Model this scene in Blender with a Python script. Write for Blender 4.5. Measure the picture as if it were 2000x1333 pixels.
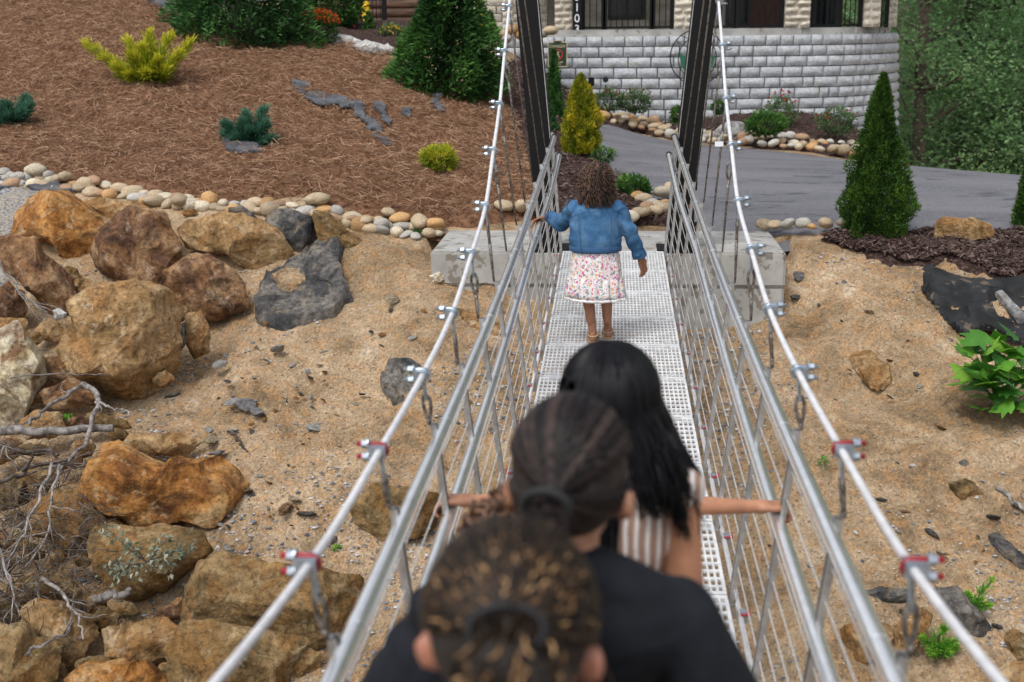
import bpy, bmesh, math, random
import numpy as np
from mathutils import Vector, Matrix
rad = math.radians
rng = np.random.default_rng(11)
random.seed(5)
for o in list(bpy.data.objects): bpy.data.objects.remove(o)
scene = bpy.context.scene
COL = scene.collection

# ------------------------------------------------------------------ camera, sky, sun, exposure
CZ = 6.0                                   # eye height of the photographer above the datum
PITCH, YAW, ROLL, FPX = rad(14.2), rad(4.75), rad(0.6), 2400.0
CAM = np.array([0.02, 0.0, CZ])
cd = bpy.data.cameras.new('camera'); co = bpy.data.objects.new('camera', cd); COL.objects.link(co)
co.location = CAM
co.rotation_euler = (Matrix.Rotation(YAW, 3, 'Z') @ Matrix.Rotation(rad(90) - PITCH, 3, 'X') @ Matrix.Rotation(-ROLL, 3, 'Z')).to_euler()
cd.sensor_width = 36.0; cd.lens = 36.0 * FPX / 2000.0
cd.clip_start = 0.05; cd.clip_end = 900
cd.dof.use_dof = True; cd.dof.focus_distance = 8.9; cd.dof.aperture_fstop = 3.0
scene.camera = co
w = bpy.data.worlds.new('World'); scene.world = w; w.use_nodes = True
nt = w.node_tree
bg = nt.nodes['Background']; sky = nt.nodes.new('ShaderNodeTexSky'); sky.sky_type = 'NISHITA'
SUN_EL, SUN_AZ = rad(58), rad(-150)
sky.sun_disc = False; sky.sun_elevation = SUN_EL; sky.sun_rotation = SUN_AZ
sky.dust_density = 3.0; sky.air_density = 1.0
hs = nt.nodes.new('ShaderNodeHueSaturation'); hs.inputs['Saturation'].default_value = 0.28
nt.links.new(sky.outputs[0], hs.inputs['Color']); nt.links.new(hs.outputs[0], bg.inputs['Color'])
bg.inputs['Strength'].default_value = 0.15
sl = bpy.data.lights.new('sun', 'SUN'); so = bpy.data.objects.new('sun', sl); COL.objects.link(so)
sl.energy = 1.1; sl.angle = rad(16); sl.color = (1.0, 0.97, 0.93)
sd = Vector((math.sin(SUN_AZ) * math.cos(SUN_EL), math.cos(SUN_AZ) * math.cos(SUN_EL), math.sin(SUN_EL)))
so.rotation_euler = sd.to_track_quat('Z', 'Y').to_euler(); so.location = (0, 0, 40)
vs = scene.view_settings
vs.view_transform = 'Standard'; vs.look = 'None'; vs.gamma = 1.0; vs.use_curve_mapping = False
vs.exposure = 0.56
scene.cycles.use_denoising = True
scene.cycles.max_bounces = 5; scene.cycles.diffuse_bounces = 3; scene.cycles.glossy_bounces = 3
scene.cycles.transparent_max_bounces = 4; scene.cycles.caustics_reflective = False; scene.cycles.caustics_refractive = False

# ------------------------------------------------------------------ viewing geometry (to measure places in the photograph)
_r = np.array([math.cos(YAW), math.sin(YAW), 0.0])
_f = np.array([-math.sin(YAW) * math.cos(PITCH), math.cos(YAW) * math.cos(PITCH), -math.sin(PITCH)])
_u = np.cross(_r, _f)
_r, _u = _r * math.cos(ROLL) - _u * math.sin(ROLL), _u * math.cos(ROLL) + _r * math.sin(ROLL)
def ray(px, py): return _f * FPX + _r * (px - 1000.0) - _u * (py - 666.5)
def P(px, py, Y):
    d = ray(px, py); return CAM + d * (Y - CAM[1]) / d[1]
def V3(a): return np.asarray(a, float)
def nrm(v):
    v = V3(v); return v / (np.linalg.norm(v) + 1e-12)

# ------------------------------------------------------------------ numpy noise
def _hash(i, j, k, seed):
    h = (i * 374761393 + j * 668265263 + k * 2147483647 + seed * 1274126177) & 0xffffffff
    h = ((h ^ (h >> 13)) * 1274126177) & 0xffffffff
    return ((h ^ (h >> 16)) & 0xffff) / 32767.5 - 1.0
def vnoise(p, seed=0):
    p = np.asarray(p, float); i = np.floor(p).astype(np.int64); f = p - i; f = f * f * (3 - 2 * f)
    r = 0
    for a in (0, 1):
        for b in (0, 1):
            for c in (0, 1):
                wgt = (f[:, 0] if a else 1 - f[:, 0]) * (f[:, 1] if b else 1 - f[:, 1]) * (f[:, 2] if c else 1 - f[:, 2])
                r = r + wgt * _hash(i[:, 0] + a, i[:, 1] + b, i[:, 2] + c, seed)
    return r
def fbm(p, octaves=4, seed=0, gain=0.5):
    p = np.asarray(p, float); s = 0; a = 1.0
    for o in range(octaves):
        s = s + a * vnoise(p * 2 ** o + 17.3 * o, seed + o); a *= gain
    return s

# ------------------------------------------------------------------ mesh helpers
def np_mesh(name, V, F, rnd=None, smooth=False, sharp=None):
    V = np.asarray(V, np.float32); F = np.asarray(F, np.int32)
    me = bpy.data.meshes.new(name); n, k = F.shape
    me.vertices.add(len(V)); me.vertices.foreach_set('co', V.ravel())
    me.loops.add(n * k); me.loops.foreach_set('vertex_index', F.ravel())
    me.polygons.add(n); me.polygons.foreach_set('loop_start', np.arange(n, dtype=np.int32) * k)
    try: me.polygons.foreach_set('loop_total', np.full(n, k, np.int32))
    except Exception: pass
    me.update(calc_edges=True)
    if rnd is not None:
        at = me.attributes.new('rnd', 'FLOAT', 'FACE'); at.data.foreach_set('value', np.asarray(rnd, np.float32))
    me.polygons.foreach_set('use_smooth', np.full(n, bool(smooth)))
    if sharp: me.set_sharp_from_angle(angle=rad(sharp))
    me.validate()
    return me
class MB:
    def __init__(s): s.v = []; s.f = []; s.n = 0
    def add(s, V, F):
        for f in F: s.f.append(tuple(int(i) + s.n for i in f))
        V = np.asarray(V, float); s.v.append(V); s.n += len(V); return s
    def box(s, c, size, R=None):
        x, y, z = np.asarray(size) / 2.0
        V = np.array([(-x,-y,-z),(x,-y,-z),(x,y,-z),(-x,y,-z),(-x,-y,z),(x,-y,z),(x,y,z),(-x,y,z)])
        if R is not None: V = V @ np.asarray(R).T
        return s.add(V + np.asarray(c), [(0,3,2,1),(4,5,6,7),(0,1,5,4),(1,2,6,5),(2,3,7,6),(3,0,4,7)])
    def bar(s, a, b, wx, wy, side=(0, 1, 0)):        # rectangular bar from a to b; wx across 'side'
        a, b = V3(a), V3(b); t = nrm(b - a); sd_ = nrm(V3(side) - t * np.dot(side, t)); n = np.cross(t, sd_)
        V = []
        for p in (a, b):
            for q, r in ((-1,-1),(1,-1),(1,1),(-1,1)): V.append(p + sd_ * wx / 2 * q + n * wy / 2 * r)
        return s.add(V, [(0,3,2,1),(4,5,6,7),(0,1,5,4),(1,2,6,5),(2,3,7,6),(3,0,4,7)])
    def tube(s, pts, r, sides=8, cap=True, closed=False):
        pts = np.asarray(pts, float); n = len(pts)
        r = np.broadcast_to(np.asarray(r, float), (n,))
        if closed: T = np.roll(pts, -1, 0) - np.roll(pts, 1, 0)
        else: T = np.gradient(pts, axis=0)
        T = T / (np.linalg.norm(T, axis=1, keepdims=True) + 1e-12)
        up = V3((0, 0, 1)) if abs(T[0][2]) < 0.9 else V3((1, 0, 0))
        nn = nrm(np.cross(T[0], up)); V = []
        ang = np.arange(sides) * 2 * math.pi / sides
        for i in range(n):
            nn = nn - T[i] * np.dot(nn, T[i]); nn = nn / (np.linalg.norm(nn) + 1e-12); bb = np.cross(T[i], nn)
            V.append(pts[i] + r[i] * (np.cos(ang)[:, None] * nn + np.sin(ang)[:, None] * bb))
        F = []
        m = n if closed else n - 1
        for i in range(m):
            j = (i + 1) % n
            for q in range(sides):
                p = (q + 1) % sides
                F.append((i*sides+q, i*sides+p, j*sides+p, j*sides+q))
        if cap and not closed:
            F.append(tuple(range(sides-1, -1, -1))); F.append(tuple((n-1)*sides + q for q in range(sides)))
        return s.add(np.concatenate(V), F)
    def mesh(s, name, smooth=False, sharp=None):
        me = bpy.data.meshes.new(name)
        V = np.concatenate(s.v) if s.v else np.zeros((0, 3))
        me.from_pydata(V.tolist(), [], s.f); me.update()
        if smooth: me.polygons.foreach_set('use_smooth', np.full(len(me.polygons), True))
        if sharp: me.set_sharp_from_angle(angle=rad(sharp))
        return me
    def build(s, name, mat, parent=None, smooth=False, sharp=None, origin=None):
        if origin is not None:
            s.v = [v - V3(origin) for v in s.v]
        o = obj(name, s.mesh(name, smooth, sharp), mat, parent)
        if origin is not None: o.location = Vector(origin)
        return o
def obj(name, me, mat, parent=None):
    if mat is not None and len(me.materials) == 0: me.materials.append(mat)
    o = bpy.data.objects.new(name, me); COL.objects.link(o)
    if parent is not None: o.parent = parent
    return o
def empty(name, loc=(0, 0, 0), rz=0.0):
    o = bpy.data.objects.new(name, None); COL.objects.link(o); o.location = Vector(loc); o.rotation_euler = (0, 0, rz)
    o.empty_display_size = 0.1
    return o
def tag(o, label=None, cat=None, group=None, kind=None):
    if label: o['label'] = label
    if cat: o['category'] = cat
    if group: o['group'] = group
    if kind: o['kind'] = kind
    return o
_ico = {}
def ico(n):
    if n not in _ico:
        bm = bmesh.new(); bmesh.ops.create_icosphere(bm, subdivisions=n, radius=1.0); bm.verts.ensure_lookup_table()
        _ico[n] = (np.array([v.co[:] for v in bm.verts]), np.array([[v.index for v in f.verts] for f in bm.faces])); bm.free()
    return _ico[n][0].copy(), _ico[n][1].copy()

# ------------------------------------------------------------------ materials
def mat_nodes(name):
    m = bpy.data.materials.new(name); m.use_nodes = True
    return m, m.node_tree, m.node_tree.nodes['Principled BSDF']
def N(nt, t, **kw):
    n = nt.nodes.new(t)
    for k, v in kw.items():
        if k in n.inputs: n.inputs[k].default_value = v
        else: setattr(n, k, v)
    return n
def ramp(nt, stops, interp='LINEAR'):
    r = nt.nodes.new('ShaderNodeValToRGB'); cr = r.color_ramp; cr.interpolation = interp
    while len(cr.elements) < len(stops): cr.elements.new(0.5)
    for e, (p, c) in zip(cr.elements, stops): e.position = p; e.color = (c[0], c[1], c[2], 1)
    return r
def mixc(nt, fac, a, b, mode='MIX'):
    m = nt.nodes.new('ShaderNodeMix'); m.data_type = 'RGBA'; m.blend_type = mode
    for s, v in ((0, fac), (6, a), (7, b)):
        if hasattr(v, 'is_linked'): nt.links.new(v, m.inputs[s])
        elif s == 0: m.inputs[0].default_value = v
        else: m.inputs[s].default_value = (v[0], v[1], v[2], 1)
    return m.outputs[2]
def coords(nt, kind='Object', scale=(1, 1, 1), rand=False):
    tc = nt.nodes.new('ShaderNodeTexCoord'); out = tc.outputs[kind]
    if rand:
        oi = nt.nodes.new('ShaderNodeObjectInfo'); ml = N(nt, 'ShaderNodeMath', operation='MULTIPLY'); ml.inputs[1].default_value = 57.0
        nt.links.new(oi.outputs['Random'], ml.inputs[0])
        ad = N(nt, 'ShaderNodeVectorMath', operation='ADD'); nt.links.new(out, ad.inputs[0]); nt.links.new(ml.outputs[0], ad.inputs[1]); out = ad.outputs[0]
    if scale != (1, 1, 1):
        mp = nt.nodes.new('ShaderNodeMapping'); mp.inputs['Scale'].default_value = scale; nt.links.new(out, mp.inputs['Vector']); out = mp.outputs[0]
    return out
def noise(nt, vec, scale, detail=5, rough=0.55, dist=0.0):
    m = N(nt, 'ShaderNodeMath', operation='MULTIPLY_ADD'); m.inputs[1].default_value = 1.7; m.inputs[2].default_value = -0.35
    nt.links.new(noise0(nt, vec, scale, detail, rough, dist), m.inputs[0]); return m.outputs[0]
def noise0(nt, vec, scale, detail=5, rough=0.55, dist=0.0):
    n = N(nt, 'ShaderNodeTexNoise', Scale=scale, Detail=detail, Roughness=rough, Distortion=dist); nt.links.new(vec, n.inputs['Vector']); return n.outputs[0]
def voro(nt, vec, scale, feature='F1', rnd=1.0):
    n = N(nt, 'ShaderNodeTexVoronoi', feature=feature); n.inputs['Scale'].default_value = scale; n.inputs['Randomness'].default_value = rnd
    nt.links.new(vec, n.inputs['Vector']); return n
def bump(nt, bs, h, strength=0.5, dist=0.01):
    b = N(nt, 'ShaderNodeBump', Strength=strength, Distance=dist); nt.links.new(h, b.inputs['Height'])
    prev = bs.inputs['Normal'].links[0].from_socket if bs.inputs['Normal'].links else None
    if prev: nt.links.new(prev, b.inputs['Normal'])
    nt.links.new(b.outputs[0], bs.inputs['Normal'])
def pmat(name, stops, scale=4.0, detail=6, rough=0.8, metal=0.0, bumps=((30, 0.4, 0.01),), rand=False, spec=0.4, speck=None, stretch=(1, 1, 1), hue=None, dist=0.0):
    m, t, b = mat_nodes(name); v = coords(t, 'Object', stretch, rand)
    r = ramp(t, stops); t.links.new(noise(t, v, scale, detail, 0.6, dist), r.inputs[0]); c = r.outputs[0]
    if speck:                                    # (scale, threshold, colour)
        for sc_, th, colr in speck:
            rr = ramp(t, [(th, (0, 0, 0)), (min(th + 0.06, 1), (1, 1, 1))]); t.links.new(noise(t, v, sc_, 3, 0.6), rr.inputs[0])
            c = mixc(t, rr.outputs[0], c, colr)
    if hue:
        oi = t.nodes.new('ShaderNodeObjectInfo'); h = t.nodes.new('ShaderNodeHueSaturation')
        mr = N(t, 'ShaderNodeMapRange'); mr.inputs[3].default_value = hue[0]; mr.inputs[4].default_value = hue[1]
        t.links.new(oi.outputs['Random'], mr.inputs[0]); t.links.new(mr.outputs[0], h.inputs['Value']); t.links.new(c, h.inputs['Color']); c = h.outputs[0]
    t.links.new(c, b.inputs['Base Color'])
    b.inputs['Roughness'].default_value = rough; b.inputs['Metallic'].default_value = metal; b.inputs['Specular IOR Level'].default_value = spec
    for sc_, st, di in bumps: bump(t, b, noise0(t, v, sc_, 6, 0.65), st, di)
    return m
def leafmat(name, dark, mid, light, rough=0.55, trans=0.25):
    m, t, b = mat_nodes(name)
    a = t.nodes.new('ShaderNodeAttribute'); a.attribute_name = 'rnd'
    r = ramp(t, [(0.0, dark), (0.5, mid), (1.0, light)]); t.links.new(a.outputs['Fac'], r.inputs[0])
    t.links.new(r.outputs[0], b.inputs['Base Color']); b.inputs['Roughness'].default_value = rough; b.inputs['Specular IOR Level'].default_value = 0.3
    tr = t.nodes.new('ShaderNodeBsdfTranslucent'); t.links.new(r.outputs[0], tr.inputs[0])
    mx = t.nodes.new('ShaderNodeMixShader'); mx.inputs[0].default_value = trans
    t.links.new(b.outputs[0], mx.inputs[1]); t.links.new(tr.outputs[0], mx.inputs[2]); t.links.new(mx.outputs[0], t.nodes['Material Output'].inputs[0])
    return m
def plain(name, col, rough=0.5, metal=0.0, spec=0.5, var=0.12, bumps=()):
    d = tuple(x * (1 - var) for x in col); l = tuple(min(1, x * (1 + var)) for x in col)
    return pmat(name, [(0.3, d), (0.7, l)], 6.0, 5, rough, metal, bumps, spec=spec)

M = {}
def soil_mat():
    m, t, b = mat_nodes('sandy_soil'); v = coords(t)
    r = ramp(t, [(0.2, (0.15, 0.102, 0.06)), (0.4, (0.285, 0.208, 0.128)), (0.6, (0.41, 0.31, 0.205)), (0.85, (0.54, 0.44, 0.325))])
    t.links.new(noise(t, v, 1.6, 10, 0.7, 0.6), r.inputs[0]); c = r.outputs[0]
    r2 = ramp(t, [(0.5, (0, 0, 0)), (0.62, (1, 1, 1))]); t.links.new(noise(t, v, 9, 5, 0.6), r2.inputs[0])
    ff = N(t, 'ShaderNodeMath', operation='MULTIPLY'); ff.inputs[1].default_value = 0.35; t.links.new(r2.outputs[0], ff.inputs[0]); c = mixc(t, ff.outputs[0], c, (0.42, 0.225, 0.09), 'MIX')
    vo = voro(t, v, 58); r3 = ramp(t, [(0.0, (0.38, 0.38, 0.42)), (0.3, (0.88, 0.86, 0.84)), (0.55, (1.02, 0.98, 0.92)), (0.85, (1.35, 1.32, 1.3))]); t.links.new(vo.outputs['Color'], r3.inputs[0])
    c = mixc(t, 0.85, c, r3.outputs[0], 'MULTIPLY')
    t.links.new(c, b.inputs['Base Color']); b.inputs['Roughness'].default_value = 0.95; b.inputs['Specular IOR Level'].default_value = 0.15
    bump(t, b, noise0(t, v, 12, 9, 0.72), 0.75, 0.06); bump(t, b, vo.outputs['Distance'], 0.5, 0.015)
    return m
M['soil'] = soil_mat()
def straw_mat():
    m, t, b = mat_nodes('pine_straw'); v = coords(t)
    r = ramp(t, [(0.3, (0.085, 0.042, 0.023)), (0.5, (0.20, 0.10, 0.055)), (0.7, (0.31, 0.17, 0.10))])
    t.links.new(noise(t, v, 11, 8, 0.7, 1.5), r.inputs[0]); t.links.new(r.outputs[0], b.inputs['Base Color'])
    b.inputs['Roughness'].default_value = 0.9; b.inputs['Specular IOR Level'].default_value = 0.15
    bump(t, b, noise0(t, v, 25, 8, 0.75, 2.0), 0.9, 0.05); return m
M['straw'] = straw_mat()
M['needle'] = leafmat('pine_needles', (0.10, 0.046, 0.022), (0.29, 0.158, 0.085), (0.52, 0.345, 0.225), 0.7, 0.1)
M['mulch'] = pmat('dark_mulch', [(0.3, (0.022, 0.013, 0.011)), (0.55, (0.06, 0.036, 0.03)), (0.75, (0.12, 0.08, 0.07))], 30, 8, 0.95, 0, ((26, 0.9, 0.04), (90, 0.6, 0.01)), spec=0.15)
M['chip'] = leafmat('bark_chips', (0.03, 0.017, 0.014), (0.075, 0.045, 0.038), (0.17, 0.12, 0.105), 0.9, 0.0)
M['asphalt'] = pmat('asphalt', [(0.3, (0.105, 0.105, 0.118)), (0.7, (0.145, 0.145, 0.158))], 0.9, 9, 0.85, 0, ((160, 0.35, 0.004),), spec=0.3, stretch=(0.5, 2.2, 1), speck=((55, 0.62, (0.2, 0.2, 0.21)), (3.0, 0.68, (0.075, 0.075, 0.085))))
M['concrete'] = pmat('concrete', [(0.3, (0.27, 0.265, 0.25)), (0.7, (0.4, 0.395, 0.375))], 2.5, 9, 0.9, 0, ((40, 0.25, 0.006),), spec=0.3, speck=((6, 0.64, (0.2, 0.18, 0.15)),))
M['galv'] = pmat('galvanised_tube', [(0.3, (0.86, 0.88, 0.9)), (0.7, (0.96, 0.97, 0.98))], 14, 5, 0.2, 0.86, ((70, 0.05, 0.002),))
M['steel'] = pmat('dull_steel', [(0.3, (0.36, 0.36, 0.36)), (0.7, (0.52, 0.52, 0.52))], 20, 5, 0.42, 0.85, ((90, 0.15, 0.002),))
M['cable'] = pmat('white_cable', [(0.3, (0.62, 0.62, 0.64)), (0.7, (0.75, 0.75, 0.77))], 25, 4, 0.5, 0.25, ((120, 0.3, 0.002),))
M['zinc'] = pmat('zinc_plated', [(0.3, (0.24, 0.30, 0.36)), (0.7, (0.44, 0.51, 0.57))], 40, 4, 0.32, 0.8, ())
M['forged'] = pmat('forged_grey', [(0.3, (0.24, 0.28, 0.33)), (0.7, (0.38, 0.42, 0.47))], 40, 4, 0.45, 0.6, ())
M['red'] = plain('red_paint', (0.27, 0.012, 0.022), 0.45)
M['rope'] = pmat('wire_rope', [(0.35, (0.09, 0.08, 0.07)), (0.65, (0.24, 0.22, 0.2))], 60, 4, 0.5, 0.7, ((150, 0.6, 0.003),))
M['wire'] = pmat('infill_wire', [(0.3, (0.6, 0.6, 0.6)), (0.7, (0.75, 0.75, 0.75))], 40, 3, 0.4, 0.5, ())
M['grate'] = pmat('white_grating', [(0.3, (0.56, 0.57, 0.58)), (0.7, (0.74, 0.745, 0.75))], 9, 5, 0.55, 0.1, ())
M['rust'] = plain('rusty_tie', (0.3, 0.14, 0.05), 0.6)
M['blacksteel'] = plain('black_steel', (0.004, 0.0043, 0.005), 0.5, 0.0, 0.22)
M['blackcap'] = plain('black_rubber', (0.012, 0.012, 0.013), 0.6)
M['block'] = pmat('wall_block', [(0.25, (0.33, 0.35, 0.375)), (0.55, (0.47, 0.49, 0.515)), (0.8, (0.58, 0.595, 0.61))], 7, 7, 0.9, 0, ((26, 0.6, 0.02),), rand=True, hue=(0.86, 1.08), spec=0.2, speck=((3.0, 0.66, (0.42, 0.40, 0.35)),))
M['joint'] = plain('wall_joint', (0.14, 0.14, 0.14), 0.95)
M['creamstone'] = pmat('cream_stone', [(0.3, (0.46, 0.40, 0.31)), (0.6, (0.62, 0.57, 0.48)), (0.8, (0.7, 0.66, 0.58))], 5, 6, 0.9, 0, ((22, 0.5, 0.02),), rand=True, hue=(0.8, 1.1), spec=0.2)
M['fabric'] = pmat('landscape_fabric', [(0.35, (0.05, 0.053, 0.06)), (0.65, (0.095, 0.1, 0.112))], 5, 6, 0.75, 0, ((60, 0.3, 0.006), (4, 0.4, 0.03)), spec=0.3, speck=((7, 0.68, (0.16, 0.12, 0.09)),))
M['fabricblack'] = pmat('black_fabric_sheet', [(0.35, (0.008, 0.0085, 0.009)), (0.65, (0.022, 0.023, 0.025))], 5, 6, 0.7, 0, ((5, 0.4, 0.03),), spec=0.3, speck=((6, 0.66, (0.10, 0.075, 0.055)), (30, 0.9, (0.25, 0.25, 0.25))))

def rock_mat(name, cols, stain, pale, scale=3.0, veins=0.6, stretch=(1, 1, 1)):
    m, t, b = mat_nodes(name); v = coords(t, 'Object', stretch, True)
    r = ramp(t, [(0.22, cols[0]), (0.42, cols[1]), (0.58, cols[2]), (0.78, cols[3])]); t.links.new(noise(t, v, scale, 8, 0.62, 0.6), r.inputs[0]); c = r.outputs[0]
    r2 = ramp(t, [(0.5, (0, 0, 0)), (0.66, (1, 1, 1))]); t.links.new(noise(t, v, scale * 0.8, 6, 0.6, 1.8), r2.inputs[0])
    f = N(t, 'ShaderNodeMath', operation='MULTIPLY'); f.inputs[1].default_value = veins; t.links.new(r2.outputs[0], f.inputs[0])
    c = mixc(t, f.outputs[0], c, stain)
    r3 = ramp(t, [(0.6, (0, 0, 0)), (0.74, (1, 1, 1))]); t.links.new(noise(t, v, scale * 1.9 + 1, 7, 0.65, 0.8), r3.inputs[0])
    f2 = N(t, 'ShaderNodeMath', operation='MULTIPLY'); f2.inputs[1].default_value = 0.6; t.links.new(r3.outputs[0], f2.inputs[0])
    c = mixc(t, f2.outputs[0], c, pale)
    r4 = ramp(t, [(0.3, (0.36, 0.34, 0.33)), (0.5, (0.95, 0.95, 0.95)), (0.7, (1.3, 1.3, 1.3))]); t.links.new(noise(t, v, 22, 6, 0.7), r4.inputs[0]); c = mixc(t, 0.7, c, r4.outputs[0], 'MULTIPLY')
    t.links.new(c, b.inputs['Base Color']); b.inputs['Roughness'].default_value = 0.88; b.inputs['Specular IOR Level'].default_value = 0.25
    bump(t, b, noise0(t, v, 6, 10, 0.68, 0.5), 1.0, 0.11)
    vo = voro(t, v, 5.0, 'DISTANCE_TO_EDGE'); rr = ramp(t, [(0.0, (0, 0, 0)), (0.03, (1, 1, 1))]); t.links.new(vo.outputs[0], rr.inputs[0]); bump(t, b, rr.outputs[0], 0.12, 0.02)
    bump(t, b, noise0(t, v, 45, 6, 0.7), 0.55, 0.012)
    return m
M['r_orange'] = rock_mat('rock_orange', [(0.10, 0.045, 0.015), (0.38, 0.16, 0.04), (0.54, 0.27, 0.085), (0.58, 0.37, 0.17)], (0.13, 0.05, 0.02), (0.62, 0.45, 0.26))
M['r_tan'] = rock_mat('rock_tan', [(0.14, 0.085, 0.035), (0.33, 0.20, 0.085), (0.45, 0.29, 0.14), (0.54, 0.39, 0.22)], (0.34, 0.16, 0.05), (0.6, 0.48, 0.33))
M['r_brown'] = rock_mat('rock_brown', [(0.07, 0.035, 0.018), (0.24, 0.12, 0.055), (0.38, 0.22, 0.11), (0.46, 0.31, 0.18)], (0.11, 0.06, 0.045), (0.55, 0.43, 0.3))
M['r_olive'] = rock_mat('rock_olive', [(0.07, 0.05, 0.022), (0.19, 0.125, 0.055), (0.29, 0.19, 0.085), (0.38, 0.27, 0.14)], (0.28, 0.14, 0.04), (0.42, 0.34, 0.2))
M['r_cream'] = rock_mat('rock_cream', [(0.35, 0.25, 0.12), (0.58, 0.48, 0.3), (0.66, 0.58, 0.41), (0.72, 0.66, 0.52)], (0.20, 0.085, 0.035), (0.72, 0.68, 0.58), veins=0.85)
M['r_slate'] = rock_mat('rock_slate', [(0.03, 0.032, 0.036), (0.12, 0.115, 0.11), (0.2, 0.185, 0.165), (0.27, 0.24, 0.2)], (0.045, 0.047, 0.052), (0.3, 0.24, 0.16), veins=0.7)
M['r_white'] = rock_mat('rock_white', [(0.3, 0.29, 0.27), (0.5, 0.49, 0.46), (0.62, 0.61, 0.59), (0.7, 0.69, 0.67)], (0.3, 0.22, 0.13), (0.72, 0.72, 0.7), veins=0.35)
M['r_grey'] = rock_mat('rock_grey', [(0.12, 0.12, 0.125), (0.25, 0.25, 0.255), (0.36, 0.36, 0.36), (0.45, 0.44, 0.43)], (0.2, 0.17, 0.13), (0.5, 0.5, 0.5), veins=0.4)
def cob_mat(name, c): return pmat(name, [(0.3, tuple(x*0.7 for x in c)), (0.6, c), (0.8, tuple(min(1, x*1.25) for x in c))], 6, 7, 0.75, 0, ((30, 0.25, 0.01),), rand=True, hue=(0.75, 1.2), spec=0.3)
COB = [cob_mat('cobble_buff', (0.42, 0.33, 0.22)), cob_mat('cobble_grey', (0.40, 0.38, 0.34)), cob_mat('cobble_orange', (0.45, 0.27, 0.12)), cob_mat('cobble_brown', (0.36, 0.23, 0.14)), cob_mat('cobble_cream', (0.52, 0.45, 0.34))]
M['bark'] = pmat('grey_deadwood', [(0.3, (0.12, 0.105, 0.095)), (0.7, (0.36, 0.33, 0.31))], 18, 7, 0.9, 0, ((60, 0.6, 0.01),), rand=True, hue=(0.55, 1.05), stretch=(1, 1, 1))
M['barkd'] = pmat('dark_twig', [(0.3, (0.035, 0.026, 0.02)), (0.7, (0.12, 0.095, 0.08))], 18, 6, 0.9, 0, ((60, 0.5, 0.01),))
M['trunk'] = pmat('tree_bark', [(0.3, (0.05, 0.04, 0.03)), (0.7, (0.13, 0.105, 0.085))], 6, 7, 0.95, 0, ((12, 0.8, 0.04),))
M['pebble'] = leafmat('pebbles', (0.09, 0.10, 0.12), (0.34, 0.21, 0.10), (0.56, 0.47, 0.36), 0.8, 0.0)
M['gravel'] = leafmat('blue_gravel', (0.07, 0.085, 0.115), (0.20, 0.21, 0.24), (0.5, 0.5, 0.5), 0.75, 0.0)

# ------------------------------------------------------------------ terrain: heights from sight lines in the photograph
_ctl = [  # (px, py, distance Y)
 (860,548,11.1),(1000,590,11.05),(1200,640,10.95),(1440,650,11.1),(1530,610,11.3),(845,500,11.9),
 (700,540,11.2),(640,800,9.6),(1000,800,9.68),(1250,800,9.68),(600,1000,8.5),(1000,1000,8.56),(1400,1000,8.56),
 (600,1200,7.6),(1000,1200,7.64),(1450,1200,7.64),(600,1333,7.1),(1100,1333,7.1),(1600,1333,7.1),(1000,1600,6.3),(300,1600,6.2),(1700,1600,6.2),
 (400,480,11.7),(200,480,11.6),(0,440,11.8),(400,620,10.6),(150,620,10.5),(-100,600,10.6),(300,800,9.4),(0,800,9.2),(-250,800,9.2),
 (250,1000,8.4),(0,1000,8.2),(-250,1000,8.2),(200,1333,7.05),(-100,1333,6.9),
 (1600,485,11.9),(1800,478,12.0),(2000,478,12.1),(2200,478,12.1),(1570,520,11.6),(1700,600,10.95),(2000,700,10.3),(2200,700,10.3),(1800,800,9.65),(2000,1000,8.5),(2250,1000,8.5),(1900,1333,7.1),(2150,1333,7.1),
 (860,440,12.5),(720,418,12.6),(600,400,12.6),(350,385,12.6),(150,355,12.8),(0,340,12.9),(-200,330,13.0),(1010,425,12.9),
 (900,340,14.2),(700,300,14.6),(500,290,14.5),(200,270,14.4),(0,260,14.5),(-250,250,14.6),
 (950,240,16.6),(700,180,16.8),(500,160,16.6),(250,150,16.3),(0,140,16.3),(-250,140,16.5),
 (960,185,18.8),(760,112,19.2),(600,105,18.6),(400,75,18.4),(200,50,18.2),(0,40,18.4),(-250,30,18.6),(1000,110,21.5),
 (700,75,21),(300,0,20.5),(0,-20,21),(960,75,23.5),(700,62,24),(300,-20,24),
 (1200,405,13.2),(1110,300,16.2),(1060,330,15.2),(1290,415,13.2),(1060,230,18.5),(1100,215,22),
 (1310,430,13.2),(1400,455,12.7),(1500,456,12.6),(1700,445,12.8),(1900,425,13.2),(2100,430,13.2),
 (1800,341,15.9),(2000,352,15.8),(2150,362,15.7),(1650,321,17.3),(1500,302,18.6),(1320,286,19.6),(1180,247,23.0),(1650,250,23.5),(1400,236,24.2),(1180,216,25.0)]
_wx = [( -12, 4, 2.0), (12, 4, 2.0), (0, 1, 1.0), (-6, 1, 1.0), (6, 1, 1.0), (0, -4, 2.0), (-8,-4,2.0),(8,-4,2.0), (0, 29, 4.6), (3, 29, 4.5), (-9, 27, 6.0), (-3, 29, 5.9), (-14, 18, 5.6), (-14, 12, 4.4),
       (9, 20, 2.2), (13, 20, 1.6), (9, 26, 0.8), (9, 14, 3.9), (13, 14, 3.4), (12, 9, 2.8), (14, 30, -0.5), (7.6, 22, 1.8), (7.6,27,1.2)]
CT = np.array([P(*c) for c in _ctl] + [np.array(q, float) for q in _wx])
def _tps(d2): return np.where(d2 > 1e-12, 0.5 * d2 * np.log(d2 + 1e-20), 0.0)
_n = len(CT); _A = np.zeros((_n + 3, _n + 3)); _d2 = ((CT[:, None, :2] - CT[None, :, :2]) ** 2).sum(-1)
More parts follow.
